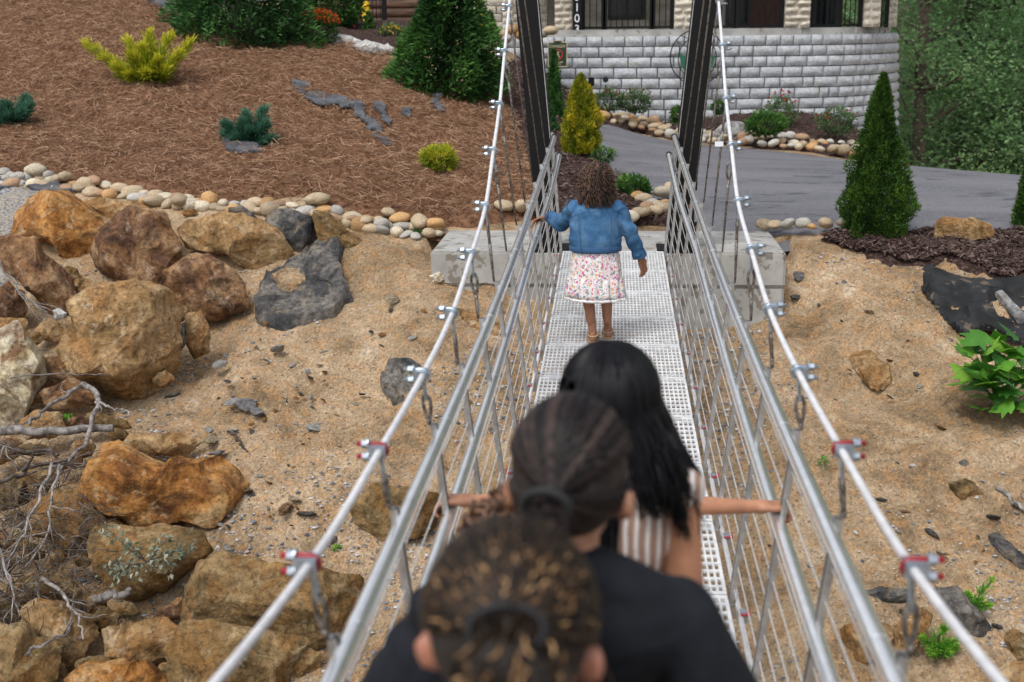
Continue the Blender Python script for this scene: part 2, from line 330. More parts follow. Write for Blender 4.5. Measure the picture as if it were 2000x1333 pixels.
_A[:_n, :_n] = _tps(_d2) + np.eye(_n) * 0.25; _A[:_n, _n] = 1; _A[:_n, _n+1:] = CT[:, :2]; _A[_n:, :_n] = _A[:_n, _n:].T
_wt = np.linalg.solve(_A, np.concatenate([CT[:, 2], np.zeros(3)]))
def hbase(x, y):
    x = np.atleast_1d(np.asarray(x, float)); y = np.atleast_1d(np.asarray(y, float)); out = np.empty(x.size); xf, yf = x.ravel(), y.ravel()
    for a in range(0, xf.size, 20000):
        xs, ys = xf[a:a+20000], yf[a:a+20000]
        d2 = (xs[:, None] - CT[None, :, 0]) ** 2 + (ys[:, None] - CT[None, :, 1]) ** 2
        out[a:a+20000] = _tps(d2) @ _wt[:_n] + _wt[_n] + _wt[_n+1] * xs + _wt[_n+2] * ys
    return out.reshape(x.shape)
def hfull(x, y):
    x = np.asarray(x, float); y = np.asarray(y, float); z = hbase(x, y)
    p = np.stack([x.ravel(), y.ravel(), 0 * x.ravel()], 1)
    amp = np.clip((12.9 - y) / 1.5, 0.08, 1.0); z = z - 0.20 * np.clip((-3.1 - x - 0.35 * (9.5 - y) * (y < 9.5) * -1) / 0.5, 0, 1) * np.clip((11.5 - y) / 0.5, 0, 1) * (y > 6)
    n = fbm(p * 0.9, 3, 3) * 0.09 + fbm(p * 4.5, 4, 9, 0.62) * 0.042 + np.abs(vnoise(p * 2.2, 5)) * 0.06
    return z + n.reshape(x.shape) * amp
def PH(px, py, lift=0.0):
    d = ray(px, py); d = d / np.linalg.norm(d); t = np.arange(4.0, 60, 0.05)
    q = CAM + t[:, None] * d; h = hbase(q[:, 0], q[:, 1]); k = np.argmax(q[:, 2] < h)
    if k == 0: k = len(t) - 1
    a, b = q[k-1][2] - h[k-1], q[k][2] - h[k]; s = a / (a - b + 1e-12); p = q[k-1] * (1 - s) + q[k] * s
    p = p.copy(); p[2] += lift; return p
def zcam(p): return float(np.dot(V3(p) - CAM, _f))
def mpp(p): return zcam(p) / FPX               # metres per photograph pixel at a point
# ------------------------------------------------------------------ ground sheet
def axis(*segs):
    a = []
    for lo, hi, st in segs: a += list(np.arange(lo, hi, st))
    a.append(segs[-1][1]); return np.array(a)
GX = axis((-90, -14, 4.0), (-14, -6.5, 0.25), (-6.5, 5.5, 0.062), (5.5, 14, 0.25), (14, 90, 4.0))
GY = axis((-8, 4, 0.6), (4, 13.2, 0.062), (13.2, 30, 0.25), (30, 150, 4.0))
gx, gy = np.meshgrid(GX, GY); cx_, cy_ = np.clip(gx, -14.5, 14.5), np.clip(gy, -4, 30.5)
gz = hfull(cx_, cy_)
far = np.maximum(np.hypot(gx - cx_, gy - cy_), 0)
gz = gz + far * np.where(gx > 3, -0.02, 0.03)
def grid_faces(ny, nx):
    i = np.arange(ny - 1)[:, None] * nx + np.arange(nx - 1)[None, :]
    return np.stack([i, i + 1, i + nx + 1, i + nx], -1).reshape(-1, 4)
# keep the ground under the concrete abutment below its top
inab = (gx > -1.8) & (gx < 1.75) & (gy > 11.25) & (gy < 12.35); gz = np.where(inab, np.minimum(gz, CZ - 2.2), gz)
tag(obj('ground', np_mesh('ground', np.stack([gx.ravel(), gy.ravel(), gz.ravel()], 1), grid_faces(len(GY), len(GX)), smooth=True), M['soil']), 'sandy tan gravelly soil of the ravine slope', kind='structure')

def poly_px(pts): return np.array([PH(*p)[:2] if len(p) == 2 else np.array(p[:2]) for p in pts])
def sdist(x, y, poly):
    x = x.ravel(); y = y.ravel(); n = len(poly); inside = np.zeros(x.shape, bool); dmin = np.full(x.shape, 1e9)
    for i in range(n):
        a, b = poly[i], poly[(i + 1) % n]
        c = ((a[1] > y) != (b[1] > y)) & (x < (b[0] - a[0]) * (y - a[1]) / (b[1] - a[1] + 1e-15) + a[0]); inside ^= c
        ab = b - a; t = np.clip(((x - a[0]) * ab[0] + (y - a[1]) * ab[1]) / (ab @ ab + 1e-12), 0, 1)
        dmin = np.minimum(dmin, np.hypot(x - a[0] - t * ab[0], y - a[1] - t * ab[1]))
    return np.where(inside, dmin, -dmin)
def sheet(name, poly, off, res, mat, rough=0.0, rs=3.0, edge=0.12, wob=0.12, label=None, base=hfull, drop=0.05, seed=1, kind='structure'):
    lo, hi = poly.min(0) - 0.3, poly.max(0) + 0.3
    ax, ay = np.arange(lo[0], hi[0], res), np.arange(lo[1], hi[1], res); X, Y = np.meshgrid(ax, ay)
    p = np.stack([X.ravel(), Y.ravel(), 0 * X.ravel()], 1)
    d = sdist(X, Y, poly) + wob * fbm(p * 2.2, 3, seed)
    k = np.clip(d / edge, -1, 1)
    z = base(X, Y).ravel() + np.where(k > 0, off * np.sqrt(np.maximum(k, 0)), drop * k) + rough * fbm(p * rs, 4, seed + 3, 0.6) * np.clip(k, 0, 1)
    F = grid_faces(len(ay), len(ax)); keep = (d[F] > -edge * 1.4).any(1); F = F[keep]
    used = np.unique(F); mp = np.full(len(z), -1); mp[used] = np.arange(len(used))
    me = np_mesh(name, np.stack([X.ravel(), Y.ravel(), z], 1)[used], mp[F], smooth=True)
    o = tag(obj(name, me, mat), label, kind=kind); o['_p'] = 0; del o['_p']
    return o
def sample_poly(poly, n, seed=0, margin=0.0):
    g = np.random.default_rng(seed); lo, hi = poly.min(0), poly.max(0); out = []
    tot = 0
    while tot < n:
        q = lo + g.random((n * 2, 2)) * (hi - lo); q = q[sdist(q[:, 0], q[:, 1], poly) > margin]; out.append(q); tot += len(q)
    return np.concatenate(out)[:n]

# driveway, beds and the pine straw bank
POLY_ASPH = poly_px([(1165,246),(1150,275),(1165,305),(1215,350),(1285,395),(1320,425),(1420,462),(1500,462),(1700,468),(1900,468),(2050,466)] ) 
POLY_ASPH = np.concatenate([POLY_ASPH, [(11.5, 12.0), (12.5, 17.5), (8.2, 19.5), (5.6, 21.5)], poly_px([(1740,330),(1650,318),(1500,300),(1420,291),(1320,283),(1240,262)])])
sheet('driveway', POLY_ASPH, 0.05, 0.14, M['asphalt'], 0.0, edge=0.1, wob=0.03, base=hbase, label='grey asphalt driveway curving past the house')
POLY_BED = np.concatenate([poly_px([(1150,240),(1240,254),(1320,276),(1420,284),(1500,292),(1650,310),(1740,322)]), [(5.6, 21.4), (5.4, 25.5), (0.0, 26.3), (-1.2, 26.0)]])
sheet('mulch_bed', POLY_BED, 0.12, 0.1, M['mulch'], 0.03, base=hbase, label='dark mulch bed below the block wall', seed=4)
POLY_STRIP = poly_px([(985,205),(930,165),(960,135),(1000,128),(1060,140),(1100,170),(1150,240),(1140,275),(1155,305),(1205,350),(1270,393),(1315,428),(1330,450),(1060,440),(1062,420),(1045,350),(1020,260)])
sheet('mulch_strip', POLY_STRIP, 0.10, 0.07, M['mulch'], 0.03, base=hbase, label='dark mulch slope between the straw bank and the driveway', seed=5)
POLY_RB = poly_px([(1590,478),(1650,470),(1800,466),(2000,464),(2250,464),(2300,520),(2100,560),(2000,556),(1930,545),(1860,520),(1780,520),(1700,508),(1640,496)])
sheet('mulch_bank', POLY_RB, 0.05, 0.05, M['mulch'], 0.04, 5.0, label='dark mulch bank beside the driveway above the ravine', seed=6)
POLY_PINE = poly_px([(-13.5,14.0,0),(-320,322),(0,340),(150,353),(300,376),(450,392),(600,398),(720,420),(860,440),(960,436),(1052,428),(1040,350),(1018,260),(980,205),(900,185),(800,150),(765,118),(650,95),(480,98),(390,70),(310,10),(-8.0,21.8,0),(-13.5,21.8,0)])
sheet('pine_straw_bank', POLY_PINE, 0.10, 0.08, M['straw'], 0.05, 3.0, base=hbase, edge=0.25, wob=0.2, label='bank covered with reddish brown pine straw', seed=7)
POLY_TOPB = poly_px([(-8.0,21.8,0),(320,8),(395,66),(480,94),(650,90),(765,112),(-2.6,21.5,0),(-2.6,26,0),(-8,26,0)])
sheet('upper_mulch_bed', POLY_TOPB, 0.10, 0.1, M['mulch'], 0.04, base=hbase, label='dark mulch along the top of the straw bank', seed=8)
POLY_GRAV = poly_px([(-60,372),(60,376),(150,380),(110,410),(60,430),(20,480),(-20,560),(-150,560),(-150,380)])
sheet('gravel_patch', POLY_GRAV, 0.03, 0.05, pmat('grey_gravel', [(0.3, (0.12, 0.12, 0.13)), (0.5, (0.3, 0.28, 0.26)), (0.7, (0.42, 0.36, 0.27))], 40, 6, 0.9, 0, ((45, 0.9, 0.03),), spec=0.2), 0.02, 6, label='grey gravel strip behind the boulders', seed=9)

def strands(name, pos, dirs, L, W, mat, bend=0.25, seed=0, label=None, parent=None):
    g = np.random.default_rng(seed); n = len(pos)
    d = dirs / np.linalg.norm(dirs, axis=1, keepdims=True); s = np.cross(d, g.normal(size=(n, 3))); s /= np.linalg.norm(s, axis=1, keepdims=True)
    up = np.cross(s, d); L = np.broadcast_to(L, (n,))[:, None]; W = np.broadcast_to(W, (n,))[:, None]
    b = g.normal(size=(n, 1)) * bend
    a0 = pos - d * L / 2; a1 = pos + s * b * L * 0.5; a2 = pos + d * L / 2
    V = np.stack([a0 - up*W/2, a0 + up*W/2, a1 + up*W/2, a1 - up*W/2, a2 + up*W/4, a2 - up*W/4], 1).reshape(-1, 3)
    i = np.arange(n)[:, None] * 6
    F = np.concatenate([i + np.array([0, 1, 2, 3]), i + np.array([3, 2, 4, 5])], 0)
    r = g.random(n); me = np_mesh(name, V, F, np.concatenate([r, r]))
    return obj(name, me, mat, parent), r
def scatter_flat(poly, n, seed, lift, base=hbase):
    q = sample_poly(poly, n, seed, 0.02); z = base(q[:, 0], q[:, 1]) + lift; return np.concatenate([q, z[:, None]], 1)
def tangents(pos, g, tilt=0.25):
    e = 0.05; hx = (hbase(pos[:, 0] + e, pos[:, 1]) - hbase(pos[:, 0] - e, pos[:, 1])) / (2*e); hy = (hbase(pos[:, 0], pos[:, 1] + e) - hbase(pos[:, 0], pos[:, 1] - e)) / (2*e)
    th = g.random(len(pos)) * 2 * math.pi; d = np.stack([np.cos(th), np.sin(th), np.cos(th) * hx + np.sin(th) * hy + g.normal(size=len(pos)) * tilt], 1); return d
g = np.random.default_rng(21)
ps = scatter_flat(POLY_PINE, 94000, 3, 0.0); ps[:, 2] += 0.10 + 0.05 * fbm(np.stack([ps[:, 0], ps[:, 1], 0*ps[:, 0]], 1) * 3.0, 4, 10, 0.6) + g.random(len(ps)) * 0.03
o, _ = strands('pine_needles', ps, tangents(ps, g, 0.22), 0.08 + 0.11 * g.random(len(ps)), 0.003 + 0.003 * g.random(len(ps)), M['needle'], 0.35, 5); tag(o, 'loose pine needles lying on the straw bank', 'straw', kind='stuff')
chips = []
for pl, n, sd in ((POLY_RB, 16000, 31), (POLY_STRIP, 7000, 32), (POLY_BED, 6000, 33)):
    q = scatter_flat(pl, n, sd, 0.0, hfull if sd == 31 else hbase); q[:, 2] += (0.055 if sd == 31 else 0.10 if sd != 33 else 0.13) + g.random(n) * 0.03; chips.append(q)
chips = np.concatenate(chips)
o, _ = strands('bark_chips', chips, tangents(chips, g, 0.3), 0.03 + 0.05 * g.random(len(chips)), 0.008 + 0.012 * g.random(len(chips)), M['chip'], 0.15, 6); tag(o, 'loose bark chips of the mulch beds', 'bark chips', kind='stuff')

# gravel and pebbles lying on the sandy slope (uncountable)
OCT = (np.array([(1,0,0),(-1,0,0),(0,1,0),(0,-1,0),(0,0,1),(0,0,-1)], float), np.array([(0,2,4),(2,1,4),(1,3,4),(3,0,4),(2,0,5),(1,2,5),(3,1,5),(0,3,5)]))
def pebbles(name, pos, size, mat, seed, label, cat, rndfun=None, octa=False):
    g = np.random.default_rng(seed); V0, F0 = ico(1) if octa is False else OCT; n = len(pos)
    sc = size[:, None] * (0.6 + 0.8 * g.random((n, 3))); sc[:, 2] *= 0.6
    V = V0[None] * sc[:, None, :] * (0.8 + 0.4 * g.random((n, len(V0), 1)))
    th = g.random(n) * 6.283; c, s_ = np.cos(th)[:, None], np.sin(th)[:, None]
    X = V[:, :, 0] * c - V[:, :, 1] * s_; Y = V[:, :, 0] * s_ + V[:, :, 1] * c; V = np.stack([X, Y, V[:, :, 2]], -1) + pos[:, None, :]
    F = (F0[None] + (np.arange(n) * len(V0))[:, None, None]).reshape(-1, 3)
    r = g.random(n) if rndfun is None else rndfun(pos, g)
    o = obj(name, np_mesh(name, V.reshape(-1, 3), F, np.repeat(r, len(F0))), mat); tag(o, label, cat, kind='stuff'); return o
POLY_SAND = np.array([(-5.5, 6.4), (-5.6, 10.4), (-4.6, 11.9), (-1.75, 11.9), (-1.7, 11.1), (1.62, 11.1), (1.9, 11.9), (5.5, 11.2), (5.2, 6.4)])
def dens(q, seed):  return fbm(np.stack([q[:, 0], q[:, 1], 0 * q[:, 0]], 1) * 1.1, 3, seed)
q = sample_poly(POLY_SAND, 40000, 41); q = q[(dens(q, 77) + 0.35 * rng.normal(size=len(q))) > -0.25]
pp = np.concatenate([q, (hfull(q[:, 0], q[:, 1]))[:, None]], 1)
pebbles('sand_pebbles', pp, 0.0035 + 0.007 * np.random.default_rng(2).random(len(pp)) ** 2.0, M['pebble'], 51, 'fine brown and grey pebbles strewn over the sandy slope', 'pebbles', octa=True)
q = sample_poly(POLY_SAND, 42000, 43); q = q[(dens(q, 88) + 0.25 * rng.normal(size=len(q))) > 0.16]
q = np.concatenate([q, sample_poly(POLY_GRAV, 5000, 44)])
pp = np.concatenate([q, (hfull(q[:, 0], q[:, 1]) + 0.005)[:, None]], 1)
pebbles('gravel', pp, 0.006 + 0.015 * np.random.default_rng(3).random(len(pp)) ** 2.2, M['gravel'], 52, 'blue grey crushed gravel scattered over the slope', 'gravel', octa=True)

# ------------------------------------------------------------------ concrete abutment
DECKZ = lambda Y: CZ - 2.17 + 0.004 * (Y - 4) ** 2
ab = MB()
x0, x1, y0, y1, zt, zb = -1.66, 1.60, 11.17, 12.42, CZ - 1.985, CZ - 3.6
def bevbox(mb, lo, hi, b=0.02):
    bm = bmesh.new(); bmesh.ops.create_cube(bm, size=1.0)
    for v in bm.verts: v.co = Vector([(lo[i] + hi[i]) / 2 + v.co[i] * (hi[i] - lo[i]) for i in range(3)])
    bmesh.ops.bevel(bm, geom=list(bm.edges), offset=b, segments=2, affect='EDGES')
    bm.verts.index_update(); mb.add([v.co[:] for v in bm.verts], [[v.index for v in f.verts] for f in bm.faces]); bm.free(); return mb
abr = empty('concrete_abutment', (0, 11.8, zt)); tag(abr, 'weathered concrete abutment block carrying the end of the footbridge', 'abutment')
def lbuild(mb, name, mat, root, **k):
    off = V3(root.location); mb.v = [v - off for v in mb.v]; return mb.build(name, mat, root, **k)
lbuild(bevbox(MB(), (x0, y0, zt - 0.32), (x1, y1, zt)), 'cap', M['concrete'], abr)
lbuild(bevbox(MB(), (x0 + 0.17, y0 + 0.015, zb), (x1 - 0.004, y1 - 0.1, zt - 0.319)), 'stem', M['concrete'], abr)

# ------------------------------------------------------------------ curved block wall
def arc_path():
    a, b = P(900, 68, 24.6), P(1330, 68, 23.9); c = P(1585, 68, 24.2); d = P(1690, 68, 24.9); e = P(1752, 68, 26.3); f = e + V3((0.1, 1.6, 0)); h = f + V3((-0.8, 1.5, 0))
    pts = np.array([a, (a + b) / 2 + V3((0, -0.1, 0)), b, c, d, e, f, h])[:, :2]
    t = np.linspace(0, len(pts) - 1, 240); out = []
    for u in t:                                     # Catmull-Rom
        i = min(int(u), len(pts) - 2); f_ = u - i; p0, p1, p2, p3 = pts[max(i-1, 0)], pts[i], pts[i+1], pts[min(i+2, len(pts)-1)]
        out.append(0.5 * ((2*p1) + (-p0+p2)*f_ + (2*p0-5*p1+4*p2-p3)*f_**2 + (-p0+3*p1-3*p2+p3)*f_**3))
    return np.array(out)
WP = arc_path(); WS = np.concatenate([[0], np.cumsum(np.linalg.norm(np.diff(WP, axis=0), axis=1))])
def on_path(PT, S, s): return np.array([np.interp(s, S, PT[:, 0]), np.interp(s, S, PT[:, 1])])
def block_mesh(seed, nx=6, nz=4):
    g = np.random.default_rng(seed); xs, zs = np.linspace(-0.5, 0.5, nx), np.linspace(-0.5, 0.5, nz); V = []; 
    for z in zs:
        for x in xs:
            ed = max(abs(x), abs(z)) * 2
            V.append((x * (0.985 if ed > .99 else 1), -0.5 + (0.10 if ed > 0.99 else 0.0) - (0 if ed > .99 else 1) * 0.10 * g.random(), z * 0.97 + (0 if ed > .99 else g.normal() * 0.03)))
    F = [(j*nx+i, j*nx+i+1, (j+1)*nx+i+1, (j+1)*nx+i) for j in range(nz-1) for i in range(nx-1)]
    n = len(V); V += [(-0.49, 0.5, -0.48), (0.49, 0.5, -0.48), (0.49, 0.5, 0.48), (-0.49, 0.5, 0.48)]
    bot = list(range(nx)); top = list(range((nz-1)*nx, nz*nx)); lef = [j*nx for j in range(nz)]; rig = [j*nx+nx-1 for j in range(nz)]
    F += [tuple(bot[::-1] + [n, n+1]), tuple(top + [n+2, n+3]), tuple(lef + [n+3, n]), tuple(rig[::-1] + [n+1, n+2]), (n+1, n, n+3, n+2)]
    mb = MB(); mb.add(V, F); me = mb.mesh('block', True, 40); me.materials.append(M['block']); return me
BLK = [block_mesh(i) for i in range(9)]
def block_wall(name, PT, S, ztop, course, ncourse, label, batter=0.012, seed=1, lens=(0.2, 0.5), low=None, deep=0):
    g = np.random.default_rng(seed); r0 = on_path(PT, S, S[-1] * 0.4); root = empty(name, (r0[0], r0[1], ztop - course * ncourse)); tag(root, label, 'wall')
    off = V3(root.location); core = []
    for c in range(ncourse + deep):
        z = ztop - course * (c + 0.5); s = -g.random() * 0.3 if c < ncourse else low
        while s < S[-1]:
            L = lens[0] + (lens[1] - lens[0]) * g.random(); a, b = max(s, 0), min(s + L, S[-1]); s += L
            if b - a < 0.12: continue
            m = (a + b) / 2; p = on_path(PT, S, m); t = on_path(PT, S, min(m + 0.05, S[-1])) - on_path(PT, S, max(m - 0.05, 0)); t = t / np.linalg.norm(t); n = np.array([t[1], -t[0]])
            q = p + n * (batter * c)
            o = bpy.data.objects.new('block', BLK[g.integers(len(BLK))]); COL.objects.link(o); o.parent = root
            o.location = Vector((q[0] - n[0]*0.13 - off[0], q[1] - n[1]*0.13 - off[1], z - off[2])); o.rotation_euler = (0, 0, math.atan2(t[1], t[0])); o.scale = ((b - a) - 0.017, 0.28, course - 0.013)
    V = []; F = []; k = 0
    for s in np.linspace(0, S[-1], 60):
        p = on_path(PT, S, s); t = on_path(PT, S, min(s + 0.05, S[-1])) - on_path(PT, S, max(s - 0.05, 0)); t = t / np.linalg.norm(t); n = np.array([t[1], -t[0]])
        for dz, dn in ((0.02, -0.06), (course * ncourse, -0.06 + batter * ncourse), (course * ncourse, -0.3), (0.02, -0.3)):
            q = p + n * dn; V.append((q[0], q[1], ztop - dz))
    for i in range(59):
        for j in range(4): F.append((i*4+j, i*4+(j+1) % 4, (i+1)*4+(j+1) % 4, (i+1)*4+j))
    mb = MB(); mb.add(V, F); lbuild(mb, 'backing', M['joint'], root); return root
ZW = P(1330, 70, 23.9)[2]
block_wall('retaining_wall', WP, WS, ZW, 0.195, 9, low=WS[int(240 * 3.55 / 7)], deep=7, label='tall curved grey split-face block retaining wall below the porch')
# ------------------------------------------------------------------ house with porch (only its foot shows)
hr = empty('house', (2.0, 26.0, ZW)); tag(hr, 'cream stone house with porch columns above the block wall', 'house')
slab = []; 
V = []; F = []
for i, s in enumerate(np.linspace(0, WS[-1] * 0.985, 70)):
    p = on_path(WP, WS, s); t = on_path(WP, WS, min(s + 0.05, WS[-1])) - on_path(WP, WS, max(s - 0.05, 0)); t = t / np.linalg.norm(t); n = np.array([t[1], -t[0]]); p = p - n * 0.14
    for dn, z in ((0.0, ZW - 0.06), (0.0, ZW + 0.12), (-1.0, ZW + 0.12), (-1.0, ZW - 0.06)):
        V.append((p[0] - n[0] * 0 + dn * n[0], p[1] + dn * n[1], z))
    if i:
        for j in range(4): F.append(((i-1)*4+j, (i-1)*4+(j+1) % 4, i*4+(j+1) % 4, i*4+j))
mb = MB(); mb.add(V, F); lbuild(mb, 'porch_edge', M['concrete'], hr)
xl, xr = P(985, 40, 25)[0], P(1745, 40, 25)[0]
lbuild(MB().box(((xl + xr)/2 - 0.1, 26.6, ZW + 0.06), (xr - xl - 1.2, 3.4, 0.11)), 'porch_floor', M['concrete'], hr)
STN = []
for i in range(5):
    me = block_mesh(60 + i, 5, 4); me.materials.clear(); me.materials.append(M['creamstone']); STN.append(me)
cols = [(1084, 1118, 24.75), (1316, 1357, 24.3), (1530, 1579, 24.5), (1683, 1716, 25.1), (1733, 1746, 25.9), (985, 1000, 24.9)]
gcol = np.random.default_rng(8)
for (a, b, Yc) in cols:
    pa, pb = P(a, 50, Yc), P(b, 50, Yc); wd = max(pb[0] - pa[0], 0.2); cxm = (pa[0] + pb[0]) / 2
    cr = obj('column', MB().box((0, 0, 1.2), (wd * 0.9, wd * 0.9, 2.4)).mesh('column'), M['creamstone'], hr); cr.location = Vector((cxm, Yc, ZW + 0.12)) - hr.location
    z = 0.0
    while z < 2.3:
        h = 0.10 + 0.06 * gcol.random(); sp = 0.35 + 0.3 * gcol.random()
        for (u0, u1) in (((-0.5, sp - 0.5), (sp - 0.5, 0.5)) if gcol.random() < 0.8 else ((-0.5, 0.5),)):
            s_ = bpy.data.objects.new('stone', STN[gcol.integers(5)]); COL.objects.link(s_); s_.parent = cr
            s_.location = ((u0 + u1) / 2 * wd, -gcol.random() * 0.015, z + h / 2); s_.scale = ((u1 - u0) * wd * 0.98, wd * 1.02, h * 0.97)
        z += h
bwY = 28.0
mstw = pmat('stone_back_wall', [(0.3, (0.4, 0.36, 0.28)), (0.7, (0.62, 0.58, 0.5))], 2.2, 6, 0.9, 0, ((9, 0.8, 0.05),), spec=0.2, stretch=(1, 1, 2.5))
lbuild(MB().box(((xl + xr) / 2 - 0.6, bwY + 0.15, ZW + 1.4), (xr - xl - 0.6, 0.3, 2.9)), 'wall', mstw, hr)
mwin = plain('dark_glass', (0.012, 0.018, 0.02), 0.12, 0, 0.6); mfr = plain('black_frame', (0.01, 0.011, 0.013), 0.5); mdoor = pmat('timber_door', [(0.3, (0.05, 0.022, 0.016)), (0.7, (0.11, 0.05, 0.035))], 5, 6, 0.6, 0, ((30, 0.3, 0.01),), stretch=(6, 6, 0.6))
def win(pxa, pxb, z0, z1, Y=bwY, nm='window'):
    a, b = P(pxa, 20, Y)[0], P(pxb, 20, Y)[0]
    f = MB()
    for q in (a, (a + b) / 2, b): f.box((q, Y - 0.04, ZW + (z0 + z1) / 2), (0.06, 0.09, z1 - z0))
    for z in (z0, z1): f.box(((a + b) / 2, Y - 0.04, ZW + z), (b - a + 0.06, 0.084, 0.07))
    fo = lbuild(f, nm, mfr, hr)
    p = lbuild(MB().box(((a + b) / 2, Y - 0.015, ZW + (z0 + z1) / 2), (b - a, 0.03, z1 - z0)), 'pane', mwin, hr); p.parent = fo
win(1190, 1258, 0.38, 1.9); win(1590, 1640, 0.12, 2.2); win(1420, 1462, 0.2, 2.1)
a, b = P(1464, 20, bwY)[0], P(1528, 20, bwY)[0]
dr = lbuild(MB().box(((a + b)/2, bwY - 0.03, ZW + 1.1), (b - a, 0.08, 2.1)), 'door', mdoor, hr)
h_ = lbuild(MB().box((b - 0.1, bwY - 0.1, ZW + 1.0), (0.04, 0.06, 0.2)), 'handle', M['zinc'], hr); h_.parent = dr
lbuild(MB().box(((xl + xr)/2 - 0.2, 26.2, ZW + 2.62), (xr - xl + 0.6, 4.6, 0.22)), 'porch_beam', plain('dark_timber', (0.06, 0.035, 0.02), 0.8), hr)
rf = MB(); xa, xb_, ya, yb, zr = xl - 0.3, xr + 0.5, 23.6, 32.0, ZW + 2.74
rf.add([(xa, ya, zr), (xb_, ya, zr), (xb_, yb, zr), (xa, yb, zr), (xa, (ya+yb)/2, zr + 2), (xb_, (ya+yb)/2, zr + 2)], [(0,1,5,4), (3,4,5,2), (0,4,3), (1,2,5), (0,3,2,1)])
lbuild(rf, 'roof', plain('grey_roof', (0.09, 0.085, 0.08), 0.9), hr)
# porch railing between the columns
def railing(label, pxa, pxb, Ya, Yb, z0=0.16, z1=1.05, gate=False):
    a, b = P(pxa, 40, Ya), P(pxb, 40, Yb); a[2] = b[2] = ZW; r = empty('porch_railing', (a + b) / 2); tag(r, label, 'railing', 'railings of the porch')
    n = max(int(np.linalg.norm(b - a) / 0.11), 2); L = np.linalg.norm(b - a)
    for e in (a, b): lbuild(MB().box((e[0], e[1], ZW + 0.62), (0.075, 0.075, 1.02)), 'post', M['blacksteel'], r)
    for z in (z0, z1): lbuild(MB().bar(a + V3((0, 0, z)), b + V3((0, 0, z)), 0.035, 0.04), 'rail', M['blacksteel'], r)
    for i in range(1, n):
        p = a + (b - a) * i / n; lbuild(MB().box((p[0], p[1], ZW + (z0 + z1) / 2), (0.018, 0.018, z1 - z0)), 'baluster', M['blacksteel'], r)
railing('black metal railing beside the house number board', 1139, 1178, 24.6, 24.6)
railing('black metal gate railing in front of the wide porch window', 1182, 1272, 24.6, 24.5)
railing('black metal railing just left of the left stone porch column by the emblem', 1276, 1312, 24.5, 24.4)
railing('black metal railing just right of the right bridge tower', 1362, 1432, 24.4, 24.4)
railing('black metal railing in front of the brown timber door', 1438, 1526, 24.4, 24.5)
railing('black metal railing in front of the narrow dark window', 1583, 1634, 24.6, 24.8)
railing('black metal railing between the two narrow right columns', 1640, 1679, 24.9, 25.1)
railing('black metal railing at the far right end of the porch', 1718, 1731, 25.3, 25.7)
# house number board and the DANGER board
def text_obj(txt, size, loc, rot, mat, parent, extr=0.004, align='CENTER', name='lettering'):
    cu = bpy.data.curves.new(name, 'FONT'); cu.body = txt; cu.size = size; cu.align_x = align; cu.align_y = 'CENTER'; cu.extrude = extr
    tmp = bpy.data.objects.new('tmp', cu); COL.objects.link(tmp); dg = bpy.context.evaluated_depsgraph_get()
    me = bpy.data.meshes.new_from_object(tmp.evaluated_get(dg)); bpy.data.objects.remove(tmp); me.name = name
    o = obj(name, me, mat, parent); o.location = loc; o.rotation_euler = rot; return o
MW = plain('white_letter', (0.75, 0.76, 0.8), 0.5); MG = plain('sign_green', (0.006, 0.03, 0.018), 0.5); MCREAM = plain('sign_cream', (0.5, 0.42, 0.25), 0.6); MREDS = plain('sign_red', (0.4, 0.02, 0.012), 0.5)
nb = empty('number_board', P(1127, 70, 24.35)); tag(nb, 'tall black board with white house number digits reading 3103', 'sign')
lbuild(MB().box(V3(nb.location) + V3((0, 0, 0.47)), (0.155, 0.05, 0.96)), 'board', M['blacksteel'], nb)
for i, ch in enumerate('3013'):
    text_obj(ch, 0.215, (0, -0.031, 0.115 + 0.2 * i), (rad(90), 0, 0), MW, nb, 0.005)
pd_ = P(1089, 105, 23.4); sg = empty('danger_sign', pd_); tag(sg, 'dark green board reading DANGER with a red prohibition symbol', 'sign')
lbuild(bevbox(MB(), pd_ + V3((-0.17, -0.02, -0.23)), pd_ + V3((0.17, 0.02, 0.2)), 0.008), 'board', MG, sg)
bd = MB()
for (c_, s_) in (((0, 0.215), (0.16, 0.03)),): bd.box(pd_ + V3((c_[0], 0, c_[1])), (s_[0], 0.036, s_[1]))
lbuild(bd, 'crest', MG, sg)
bd = MB()
for (x_, z_, w_, h__) in ((0, -0.235, 0.35, 0.014), (-0.172, -0.015, 0.012, 0.43), (0.172, -0.015, 0.012, 0.43), (-0.12, 0.2, 0.11, 0.012), (0.12, 0.2, 0.11, 0.012), (0, 0.232, 0.17, 0.012)): bd.box(pd_ + V3((x_, -0.012, z_)), (w_, 0.03, h__))
lbuild(bd, 'border', MCREAM, sg)
text_obj('DANGER', 0.075, (0, -0.023, 0.13), (rad(90), 0, 0), MCREAM, sg, 0.003)
th = np.linspace(0, 2*math.pi, 28, endpoint=False)
lbuild(MB().tube(pd_ + np.stack([0.092*np.cos(th), 0*th - 0.025, -0.02 + 0.092*np.sin(th)], 1), 0.011, 5, closed=True), 'prohibition_ring', MREDS, sg)
lbuild(MB().bar(pd_ + V3((-0.065, -0.026, 0.045)), pd_ + V3((0.065, -0.026, -0.085)), 0.008, 0.018), 'prohibition_bar', MREDS, sg)
fg = MB(); fg.tube(pd_ + np.array([(-0.01, -0.024, 0.04), (0.0, -0.024, 0.0), (-0.03, -0.024, -0.06)]), [0.016, 0.02, 0.01], 6); fg.tube(pd_ + np.array([(0.0, -0.024, 0.0), (0.035, -0.024, -0.07)]), [0.014, 0.01], 6); fg.tube(pd_ + np.array([(-0.035, -0.024, 0.03), (0.03, -0.024, 0.02)]), 0.01, 6)
lbuild(fg, 'figure', MCREAM, sg)
